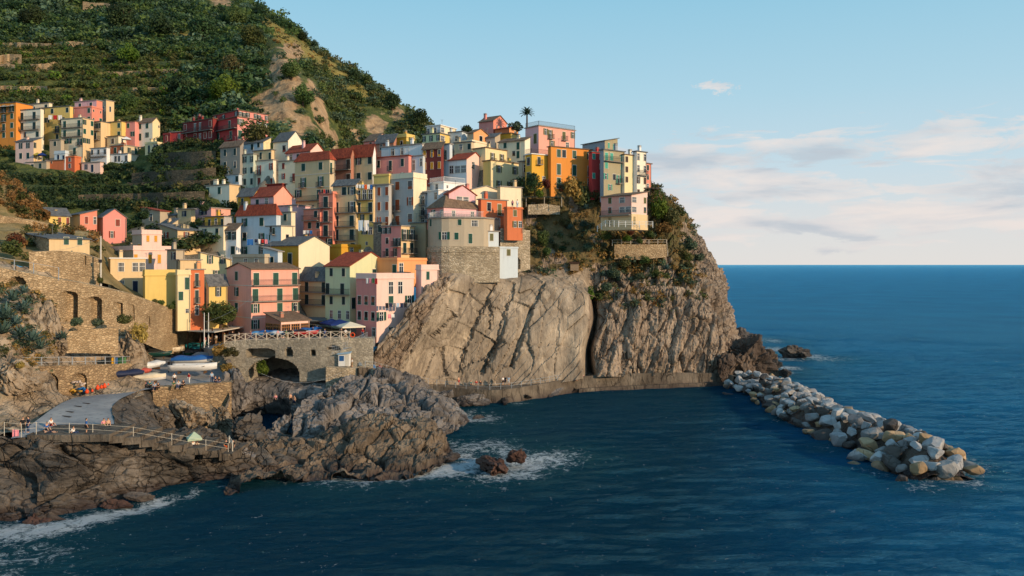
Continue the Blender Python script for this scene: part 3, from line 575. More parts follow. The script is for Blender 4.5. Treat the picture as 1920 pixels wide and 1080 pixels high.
M_TERRA = rooftile('terracotta tiles', (168, 78, 52), (128, 58, 42), 3.5); M_SLATE = rooftile('slate slabs', (112, 112, 110), (82, 84, 86), 2.6); M_BROWNR = rooftile('old brown tiles', (132, 108, 86), (100, 82, 68), 3.2)
ROOFM = dict(T=M_TERRA, S=M_SLATE, C=M_SLABC, B=M_BROWNR, W=M_WHITE)
CACHE = {}
def cached(key, fn):
    if key not in CACHE: CACHE[key] = fn()
    return CACHE[key]
# unit meshes: 1 wide, 1 high, in the XZ plane looking along -Y, foot at z = 0
def frame_mesh(kind):
    b = MB(); t = .09
    b.box(-.5-t, -.5, -.045, .02, -.03, 1.05, 0).box(.5, .5+t, -.045, .02, -.03, 1.05, 0).box(-.5, .5, -.045, .02, .98, 1.05, 0).box(-.5-t*1.4, .5+t*1.4, -.09, .02, -.075, -.03, 0)
    b.box(-.5, .5, -.012, .03, -.03, .98, 1)
    if kind in 'on': b.box(-.03, .03, -.03, -.012, -.03, .98, 2).box(-.5, .5, -.029, -.012, .62, .66, 2).box(-.5, -.44, -.03, -.012, -.03, .98, 2).box(.44, .5, -.03, -.012, -.03, .98, 2)
    if kind == 't':
        for i in range(5): x = -.48+.24*i; b.box(x-.02, x+.02, -.03, -.012, -.03, .98, 2)
        b.box(-.5, .5, -.029, -.012, .55, .59, 2)
    return b.mesh('window')
def shutter_mesh(leaves):
    b = MB()
    for x0, x1 in (((-.5, -.01), (.01, .5)) if leaves == 2 else ((-.5, .5),)):
        b.box(x0, x1, -.05, -.014, .0, 1.0)
        for z in (.0, .47, .93): b.box(x0, x1, -.07, -.05, z, z+.07)
        b.box(x0, x0+.06, -.07, -.05, .07, .93).box(x1-.06, x1, -.07, -.05, .07, .93)
        for i in range(10): z = .09+i*.083; b.box(x0+.06, x1-.06, -.062, -.05, z, z+.035)
    return b.mesh('shutter')
def small_window_mesh(leaves):
    """far away: frame, glass and shutters in one mesh of a few faces"""
    b = MB(); b.box(-.6, .6, -.04, .02, -.06, 1.06, 0)
    if leaves == 'w': b.box(-.5, .5, -.06, -.03, 0, 1, 3)
    else:
        b.box(-.42, .42, -.055, -.03, 0, 1, 1)
        if leaves == 'o': b.box(-1.0, -.5, -.08, 0, 0, 1, 3).box(.5, 1.0, -.08, 0, 0, 1, 3).box(-.03, .03, -.065, -.05, 0, 1, 2)
    return b.mesh('window')
def balcony_mesh(w, d):
    return MB().box(-w/2, w/2, -d, -.003, -.14, 0, 0).box(-w/2-.03, w/2+.03, -d-.03, -.003, -.06, -.02, 0).mesh('balcony')
def railing_mesh(w, d, step=.16):
    b = MB(); n = max(2, int(w/step)); h = 1.0
    for i in range(n+1): x = -w/2+.03+(w-.06)*i/n; b.box(x-.012, x+.012, -d+.02, -d+.044, 0, h)
    b.box(-w/2, w/2, -d+.012, -d+.052, h, h+.05).box(-w/2, w/2, -d+.016, -d+.048, .08, .11)
    m = max(2, int(d/step))
    for i in range(1, m):
        y = -d+.03+(d-.05)*i/m
        for x in (-w/2+.03, w/2-.03): b.box(x-.012, x+.012, y-.012, y+.012, 0, h)
    for x in (-w/2, w/2-.04): b.box(x, x+.04, -d+.052, -.01, h, h+.05)
    return b.mesh('railing')
def chimney_mesh():
    return MB().box(-.3, .3, -.3, .3, -.8, 1.0).box(-.38, .38, -.38, .38, 1.0, 1.1, 1).box(-.24, .24, -.24, .24, 1.1, 1.32).box(-.36, .36, -.36, .36, 1.32, 1.4, 1).mesh('chimney')
M_GALVH = simple('aerial metal', (120, 122, 124), .5)
GROUND = []      # (x, y, z) of house feet, from which the village hillside is drawn
HOUSE = {}
def put_balcony(par, loc, rot, w, d=.85, iron=None):
    w = round(w*4)/4
    b = new('balcony', cached(('bal', w, d), lambda: balcony_mesh(w, d)), M_SLABC, par, loc, rot)
    new('railing', cached(('rail', w, d), lambda: railing_mesh(w, d)), iron or M_IRON, b)
def put_window(par, ch, loc, rot, w, h, sk, far, trim=None):
    trim = trim or M_TRIM
    if far:
        k = 'w' if ch in 'wdDa' else 'o' if ch in 'oO' else 'n'
        return new('door' if ch in 'dDOp' else 'window', cached('far'+k, lambda: small_window_mesh(k)), [trim, M_GLASS, M_WHITE, shmat(sk)], par, loc, rot, (w, 1, h))
    k = {'o': 'o', 'O': 'o', 'n': 'n', 'p': 'n', 't': 't'}.get(ch, 'w')
    o = new('door' if ch in 'dDOp' else 'window', cached('frame'+k, lambda: frame_mesh(k)), [trim, M_GLASS, M_WHITE], par, loc, rot, (w, 1, h))
    if ch in 'wdD': new('shutter', cached('sh2', lambda: shutter_mesh(2)), shmat(sk), o)
    elif ch in 'oO':
        for sgn in (-1, 1): new('shutter', cached('sh1', lambda: shutter_mesh(1)), shmat(sk), o, (sgn*.86, -.03, 0), sgn*.12, (.5, 1, 1))
    elif ch == 'a': new('shutter', cached('sh2', lambda: shutter_mesh(2)), shmat(sk), o, (0, -.02, 0), (-.22, 0, 0))
    return o
def facade(par, rows, L, h, base, side, s, sk, far, trim):
    """rows of openings from the top storey down on a wall L long"""
    if not rows: return
    R_ = rows.split('/'); n = len(R_); sh = h/n; u = min(3.1, max(2.2, sh))
    for i, row in enumerate(R_):
        zf = base+h-(i+1)*sh; full = row.startswith('='); row = row.lstrip('=')
        if not row: continue
        m = len(row)
        def at(x, z, out=0.0):
            return ((x, -out, z), 0.0) if side == 'r' else ((-out, s-x, z), -math.pi/2)
        if full:
            l, r = at(L/2, zf+.02); put_balcony(par, l, r, max(1, L-.2))
        for j, ch in enumerate(row):
            if ch in '. ': continue
            x = L*(j+.5)/m; cw = L/m; w = min(.37*u, cw*.72); hh = .55*u; z = zf+.30*sh
            if ch in 'oO': w = min(.34*u, cw*.44)
            if ch in 'dDOp': hh = min(.76*u, .8*sh); z = zf+.04
            if ch == 't': w = cw*.8; hh = .5*u
            if ch == 's': w = min(.2*u, cw*.5); hh = .26*u; z = zf+.45*sh
            l, r = at(x, z); put_window(par, 'n' if ch == 's' else ch, l, r, w, hh, sk, far, trim)
            if ch in 'DO' and not full:
                l, r = at(x, zf+.02); put_balcony(par, l, r, min(cw*.98, 1.9))
def house(line):
    f = [q.strip() for q in line.split('|')]; label, pos, colr, roof, lr, rr, sk = f[:7]; opt = f[7] if len(f) > 7 else ''
    xl, xc, xr, yt, yb, D, a = [float(v) for v in pos.split()]; a = R(a); ca, sa = math.cos(a), math.sin(a)
    Xc = X(xc, D); kl, kr = (xl-960)/F, (xr-960)/F
    s = (Xc-kl*D)/(ca+kl*sa) if xl < xc-1 else 7.0
    t = (kr*D-Xc)/(sa-kr*ca) if xr > xc+1 else 6.0
    s = min(max(s, 1.2), 30); t = min(max(t, 1.2), 26)
    zt, zb = Z(yt, D), Z(yb, D); h = zt-zb; ext = float(next((q[1:] for q in opt.split() if q[0] == 'x'), 2.0 if D < 222 else 3.5))
    root = empty('house', (Xc, D, zb), math.pi/2-a); tag(root, label, 'house', 'village houses'); HOUSE[label] = root
    wm = [wallmat(k) for k in colr.split('/')]; far = D > 222
    trim = wm[0] if 'q' in opt else M_TRIM
    rt, rm = roof[0], ROOFM.get(roof[1:2], M_SLATE); rise = float(roof[2:]) if len(roof) > 2 else 1.6
    top = h
    # wall: box or prism, right face may have its own colour
    v = [(0, 0, -ext), (t, 0, -ext), (t, s, -ext), (0, s, -ext), (0, 0, h), (t, 0, h), (t, s, h), (0, s, h)]
    fs = [(0, 1, 5, 4), (1, 2, 6, 5), (2, 3, 7, 6), (3, 0, 4, 7)]; mi = [len(wm)-1, 0, 0, 0]
    if rt == 'g': v += [(t/2, 0, h+rise), (t/2, s, h+rise)]; fs[0] = (0, 1, 5, 8, 4); fs[2] = (2, 3, 7, 9, 6)
    elif rt == 'G': v += [(0, s/2, h+rise), (t, s/2, h+rise)]; fs[1] = (1, 2, 6, 9, 5); fs[3] = (3, 0, 4, 8, 7)
    elif rt == 'k': v[5] = (t, 0, h+rise); v[6] = (t, s, h+rise)
    elif rt == 'K': v[7] = (0, s, h+rise); v[6] = (t, s, h+rise)
    fs.append((4, 5, 6, 7)) if rt not in 'gG' else None
    mi += [0]*(len(fs)-4)
    new('wall', mesh(v, fs, 'wall', False, mi), wm if len(wm) > 1 else wm[0], root)
    b = MB(); o = .32; th = .16
    if rt == 'F': b.box(-o*.8, t+o*.8, -o*.8, s+o*.8, h+.004, h+.2)
    elif rt == 'P':
        ph = rise if len(roof) > 2 else .9; w = .22
        b.box(-.06, t+.06, -.06, w, h+.003, h+ph).box(-.06, w, w, s+.06, h+.003, h+ph).box(t-w, t+.06, w, s+.06, h+.003, h+ph).box(w, t-w, s-w, s+.06, h+.003, h+ph).box(-.16, t+.16, -.16, -.062, h-.12, h+.05).box(-.16, -.062, -.062, s+.16, h-.12, h+.05)
        rm = wm[-1]
    elif rt == 'g':
        k = rise/(t/2)
        for sg in (-1, 1):
            e = t/2+sg*(t/2+o); ez = h-o*k+.03+th
            b.poly([(t/2, -o*.7, h+rise+.03+th), (e, -o*.7, ez), (e, s+o*.7, ez), (t/2, s+o*.7, h+rise+.03+th)][::sg], th)
    elif rt == 'G':
        k = rise/(s/2)
        for sg in (-1, 1):
            e = s/2+sg*(s/2+o); ez = h-o*k+.03+th
            b.poly([(-o*.7, s/2, h+rise+.03+th), (-o*.7, e, ez), (t+o*.7, e, ez), (t+o*.7, s/2, h+rise+.03+th)][::-sg], th)
    elif rt == 'h':
        ins = min(t, s)/2; r1, r2 = ((ins, s/2), (t-ins, s/2)) if t > s else ((t/2, ins), (t/2, s-ins)); z0, z1 = h+.03, h+rise
        A = [(-o, -o, z0), (t+o, -o, z0), (t+o, s+o, z0), (-o, s+o, z0)]; B = [(r1[0], r1[1], z1), (r2[0]+.01, r2[1]+.01, z1)]
        fc = [(0, 1, 5, 4), (1, 2, 5), (2, 3, 4, 5), (3, 0, 4)] if t > s else [(0, 1, 4), (1, 2, 5, 4), (2, 3, 5), (3, 0, 4, 5)]
        b.add(A+B, fc).box(-o, t+o, -o, s+o, h+.004, h+.028)
    elif rt == 'k': b.poly([(-o, -o, h+.03+th-o*rise/t), (t+o, -o, h+rise+.03+th+o*rise/t), (t+o, s+o, h+rise+.03+th+o*rise/t), (-o, s+o, h+.03+th-o*rise/t)], th)
    elif rt == 'K': b.poly([(-o, -o, h+.03+th-o*rise/s), (t+o, -o, h+.03+th-o*rise/s), (t+o, s+o, h+rise+.03+th+o*rise/s), (-o, s+o, h+rise+.03+th+o*rise/s)], th)
    if b.v: new('parapet' if rt == 'P' else 'roof', b.mesh('roof'), rm, root)
    vary = random.Random(label+'v')
    lr, rr = [''.join(('o' if vary.random() < .16 else 'a' if vary.random() < .16 else 'w') if ch == 'w' else ch for ch in q) for q in (lr, rr)]
    facade(root, lr, s, h, 0, 'l', s, sk, far, trim); facade(root, rr, t, h, 0, 'r', s, sk, far, trim)
    rg = random.Random(label)
    nc = sum(int(q[1:]) for q in opt.split() if q[0] == 'c')
    if not nc and rt not in 'P' and rg.random() < .45: nc = 1
    if rg.random() < .32: zz = h+(rise*.6 if rt in 'gGhkK' else .2); new('antenna', cached('ant', lambda: MB().box(-.02, .02, -.02, .02, -.6, 1.9).box(-.5, .5, -.012, .012, 1.7, 1.73).box(-.35, .35, -.012, .012, 1.5, 1.53).box(-.012, .012, -.4, .4, 1.85, 1.88).mesh('antenna')), M_GALVH, root, (t*rg.uniform(.2, .8), s*rg.uniform(.2, .8), zz), rg.uniform(0, 3))
    if far is False and rg.random() < .5 and 'e' not in opt.split(): new('drainpipe', MB().bar((t-.18, -.07, -.5), (t-.18, -.07, h-.1), .05, 6).mesh('drainpipe'), simple('pipe grey', (120, 112, 104), .6), root)
    for i in range(nc):
        zz = h+(rise*.75 if rt in 'gGh' else .3)
        new('chimney', cached('chim', chimney_mesh), [wm[0], M_SLABC], root, (t*(.2+.6*rg.random()), s*(.25+.6*rg.random()), zz), 0, (1, 1, .7+.5*rg.random()))
    for q in opt.split():
        if q[0] == 'b' and len(q) > 2: bb = MB().box(-.06, t+.06, -.06, s+.06, -ext, 2.2); bb.build('ground_floor', wallmat(q[1:]), root)
    if 'e' in opt.split():                       # drain pipe at the corner
        new('drainpipe', MB().bar((-.07, -.07, -1), (-.07, -.07, h-.2), .05, 6).mesh('drainpipe'), simple('pipe grey', (120, 112, 104), .6), root)
    if 'l' in opt.split():                       # string course between storeys
        n = max(len(lr.split('/')), len(rr.split('/'))); m = MB()
        for i in range(1, n): z = h-i*h/n-.12; m.box(-.05, t, -.05, -.003, z, z+.14).box(-.05, -.003, -.003, s, z, z+.14)
        if m.v: m.build('string_course', M_TRIM, root)
    for q in opt.split():
        if q[0] == 'A':                          # awning along the right (Ar) or left (Al) face near the top
            if q[1] == 'r': m = MB().poly([(0.2, -.02, h*.93), (0.2, -1.5, h*.93-.5), (t-.2, -1.5, h*.93-.5), (t-.2, -.02, h*.93)][::-1], .05)
            else: m = MB().poly([(-.02, .2, h*.93), (-1.5, .2, h*.93-.5), (-1.5, s-.2, h*.93-.5), (-.02, s-.2, h*.93)], .05)
            m.build('awning', simple('awning canvas', (206, 196, 176), .9), root)
        if q[0] == 'R':                          # railing round a roof terrace
            for wd, lc, ro in ((t, (t/2, .25, h+.2), 0), (s, (.25, s/2, h+.2), -math.pi/2)):
                wd = round(wd*4)/4; new('railing', cached(('rail', wd, .3), lambda: railing_mesh(wd, .3)), M_WHITE if q == 'Rw' else M_IRON, root, lc, ro)
    for p in ((0, 0), (t, 0), (0, s), (t, s), (t/2, 0), (0, s/2)):
        w = root.matrix_basis @ Vector((p[0], p[1], 0)); GROUND.append((w.x, w.y, w.z))
    return root, s, t, h
# ------------------------------------------------------------------ the houses
# label | left edge, near corner, right edge, eave row, foot row, distance, yaw | walls (left/right) | roof | left openings | right openings | shutters | extras
HOUSES = '''
orange house cut by the frame edge in the far upper row with a teal awning|-30 30 30 192 262 250 18|orange|FS|.OOO/.OOw/.ODw/..ww||g|Al
cream house with two columns of balconies beside the orange one in the far row|30 76 78 204 262 249 18|ivory|FS|=DD/=DD/.n.w||d|
pale penthouse set back above the cream balconied house in the far row|38 92 98 193 210 256 18|cream|FS|n.s.w||d|c1
bright yellow house with hanging white washing in the far row|75 131 133 199 264 251 18|yellow/yellow|FS|w.w..w/oo..O./o..O.w/o..w.d||d|
salmon pink house with a tall sunlit right wall in the far row|131 172 192 200 232 252 18|rose/salmon|PC.3|w..w/O.ww|s.s/s.w|g|
pink penthouse with two dark doors on top of the salmon house|140 181 192 188 203 256 20|lilac/salmon|FC|.d..d.||d|c1
weathered sandy house tucked behind the salmon one at the upper row's end|190 199 214 188 217 262 30|stucco/sand|FC|n|.n.|k|
large cream corner house of four storeys in the middle of the far cluster|115 155 176 221 290 243 18|cream/sand|FC|=D.D/=D.D/oo.O/..D.|w.w/w.w/oo./...|g|e
narrow yellow house with a glazed balcony beside the large cream corner house|175 189 190 228 262 247 20|sand|FS|=oo/=d.||d|
low yellow house with green shutters in the far cluster|189 228 229 228 260 249 18|yellow|FB|.w.w/.w.w||g|
low rose house between the yellow and cream ones of the far cluster|228 253 254 228 260 249.5 18|rose|FB|.w./o.o||g|
cream house with a sunlit gable closing the far cluster's middle row|253 286 300 228 262 249 22|ivory/lemon|gB1.4|.w.w./.d.o.|..s/...|g|
pink house with four small green windows under a dark flat roof|29 63 78 264 302 240 18|palepink/sand|kS1.2|.w.o./.w.w.|o../...|d|c1
small beige house with one window behind the umbrellas terrace|93 114 116 262 294 242 18|stucco|FC|.w./...||d|
small white house with navy door shutters in the far cluster|102 122 127 287 305 238 18|bluewhite|PC.8|.w.d||n|
red house with two small framed windows at the foot of the far cluster|122 140 152 294 318 237 20|coral/terra|PC.3|.n./.n.||d|
coral orange house with tiny square openings at the far cluster's foot|87 120 121 300 319 238 18|terra|FC|.s.../.....||d|
rough stone house with two blue doors at the foot of the far cluster|50 87 88 303 320 238.5 18|stucco|FC|.d.w.||d|
low white house with blue openings at the right foot of the far cluster|153 188 190 304 322 236 18|palepink|FC|.w.d..||n|
low orange and beige house with white framed windows in the far cluster|207 232 271 272 292 243 26|terra/beige|FC|.w.o|.o.w.w|g|c2
long white terrace house of dark windows below the orange and beige one|175 240 260 288 308 240 20|white/ivory|FC|.nd.n.nn.n||d|
small beige house with a wide window above the orange and beige one|201 222 236 255 274 246 24|sand/cream|FB|.t.|.n.|d|
white veranda house with pale railing between cream corner house and orange one|170 200 206 277 293 241 20|white|FC|=n.n.n||d|
pale yellow terrace house with two stubby chimneys nearest the red houses|272 292 307 268 302 240 24|lemon/lemon|PC.5|.d.n/..d.|n.n/...|d|c2
small dark red house with white windows left of the big red complex|306 319 321 252 286 232 20|darkred|PC.5|.w./.w.||b|
rose red cube house between the small dark red one and the complex|319 343 345 247 290 231 20|red|FC|...n./.....||b|
long dark red wing of the red complex with terrace rooftop and arches|343 399 401 222 284 224 34|darkred|FB|=w.OO.w/w.wOww/w..ww.d||b|c3
main red house of the complex with ochre framed doors and sunlit right wall|398 445 503 219 280 219 40|red/rose|FB|=D..D./.w..D./..d..d|o..oo/d..oo./d.d...|g|
set back red attic storey with chimneys on top of the main red house|400 447 503 207 221 221 40|red/rose|FB|w.O..o|oOo.oO.o|d|c3
old grey house with peeling blind arches beside the dark terraced valley|413 450 453 273 345 205 28|oldgrey|kB1.2|.w..w./.w..w./......||d|
blue white lower house with a flat parapet under the peeling grey one|412 448 451 327 346 204.5 28|bluewhite|FC|.w..w||d|
pale green house of narrow windows beside the peeling grey house|450 475 478 289 352 204 28|greygreen|FC|oo.o/.w.w/.w.w||d|
cream and blue white penthouse with slate roof over the narrow pale green house|452 494 508 266 292 208 28|bluewhite/lemon|kS1.4|...d.w./.......|.../...|d|
cream house with brown shutters and one balcony right of the pale green house|475 512 514 300 352 202 28|ivory|FC|.O..o/.w..d||b|
cream penthouse with a dark recess over the brown shuttered house|475 509 514 281 303 203 28|sand|FS|..w..d||d|
tall white house with slate gable and red shutters standing above its neighbours|512 540 568 263 352 207 32|ivory/ivory|gS2.6|.w/.w/..|...../...../.....|b|e
pink house with a pale gable behind the terracotta hipped yellow house|536 582 608 282 302 200 34|lilac/palepink|gT2|.n.d..n||d|
narrow cream house with rust shutters left of the hipped yellow house|522 554 556 301 360 196 28|cream|FC|.w.../.w..D/....||b|
large ochre yellow house with terracotta hip roof and paired green shutters|553 618 628 299 374 183 30|sand/beige|hT2.2|.w..w./.O..O./=o..d.|D./../..|g|l
brown pink house with full width balconies under a terracotta roof|620 658 661 290 345 188 28|brown|gT1.6|=d..d/=d..d||k|
yellow house with four white framed windows under a terracotta roof|657 699 702 286 345 187 28|sand/white|gT2|.w.w/.w.w||d|
rose house with a broad central balcony and white framed windows|699 766 768 292 345 186 26|rose|FT|.w..D..w./.w..w..w.||d|
white rooftop room with glazed doors above the rose balcony house|715 776 780 272 295 190 26|bluewhite|FC|..n.nn.||n|
white house with a pale lilac terrace right of the rose balcony house|765 793 796 292 345 186 26|bluewhite|FC|.p.n/....||n|
blue white stepped rooms above the lilac terrace|756 791 796 270 296 189 26|white|FC|.....||n|
dark maroon house with ochre shutters between two white houses|793 827 830 277 345 185 26|maroon|kB1.2|w.w.w/w.w.w/.....||o|
narrow white house with greenery on its balcony beside the maroon one|827 843 846 270 330 187 28|bluewhite|FC|.O./...||d|
rose gabled house on the ridge left of the roof terraces|682 703 730 263 285 200 34|rose/palepink|gB2|..w.||d|
slate roofed brown pink house on the ridge|705 738 742 265 285 197 28|brown|kS1.6|.w.w.||d|
ochre terrace house with chimneys on the ridge|738 762 782 256 285 199 30|mustard/yellow|PC.8|..w.||d|c2
yellow green house with white pergola terrace on the ridge|792 825 843 250 288 194 28|palegreen/yellow|FS|o.o.o/.....|t./...|d|
white open sided rooftop room above the yellow green house|800 826 855 235 252 198 30|white/cream|FW|=p.p.|t...|d|
blue white low house with a dark blue awning on the ridge|826 866 882 247 275 199 28|bluewhite|FS|..p.n.||d|
sandy house with wide dark opening below the orange ridge gable|852 884 888 266 305 191 28|beige|FS|.n.w/....||d|
sunlit sandy gable house with one green window near the ridge|876 888 915 249 272 195 40|stucco/lightorange|gB1.2|...|.w.|d|
sunlit cream terrace wall house with round posts under the sandy gable|852 885 936 264 300 193 34|sand/cream|PC.3|....|..n...|v|c3
pinkish white gabled house with terracotta roof facing the sun|841 875 907 298 368 184 34|white/palepink|gT1.8|ntt/...|.n.s/..../....|t|
cream upper storey with olive shutters set above the lemon yellow house|886 910 962 277 304 187 42|lemon/lemon|FB|...|.O.O.n|v|c1
lemon yellow house with olive shutters facing the sun|906 920 980 301 360 183 46|yellow/lemon|FB|../..|.o..o./.o.o..|v|e
rose house with a sunlit gable at the top of the village|898 925 950 226 250 206 36|rose/salmon|gB1.6|....|.s.s.s|d|c1
small terracotta red house under a tiled roof below the top gable|928 955 972 240 262 203 34|terra/lightorange|kT1|....|..n.|d|
small mustard house below the terracotta red one near the palm|934 958 973 250 275 200 34|mustard/yellow|FB|....|...|d|
grey slate roofed house between sandy gable and cream terrace houses|905 928 938 257 285 197 30|grey/stucco|kS1.2|.n.|.n|d|
cream house with dark green shutters left of the mustard and pink houses|935 984 994 263 312 190 30|cream/ivory|kB1|.w..d./...=d./......|../../..|g|
large pale pink house with roof railing at the skyline|985 1010 1078 236 300 196 52|lilac/pink|FC|.d/..|.oO..D.w/..o..n./......|v|Ri
bright yellow house with a pale balcony door left of the orange house|985 997 1033 289 345 178 56|ochre/ochre|FW|w/w|.D../.../..n.|d|R
bright orange house with tall green shutters on the cliff top|1031 1033 1110 275 352 179 60|orange/orange|FB|..|.w=.w..w/.d..d..D/.d..d..n|g|
narrow red house with white framed green windows on the cliff top|1108 1110 1130 285 358 180 58|red/red|FS|.|w.n/..w/w../..s|t|
olive grey house with turquoise shutters on the cliff top|1127 1132 1171 281 362 177.5 54|bluegrey/olive|FS|../../..|=dd.d/w..w/o.=O./.w...|t|
grey attic with turquoise shutters set back over the olive grey house|1092 1134 1158 264 283 182 54|bluegrey/olive|kS.8|...|.w.d.|t|
tall cream house with brown shutters right of the turquoise shuttered house|1169 1171 1195 290 366 180 52|ivory/lemon|FB|.|w.w/w.w/w.w/...|k|c1
tall white turret house with green roof edge at the cliff top's end|1192 1194 1212 284 372 181 50|white/ivory|FS|.|n.n/=n.n/w.w/=d.d|k|
salmon house at the very end of the cliff top row|1206 1208 1221 306 376 185 44|salmon/salmon|FB|.|w/w/n/d|d|
'''
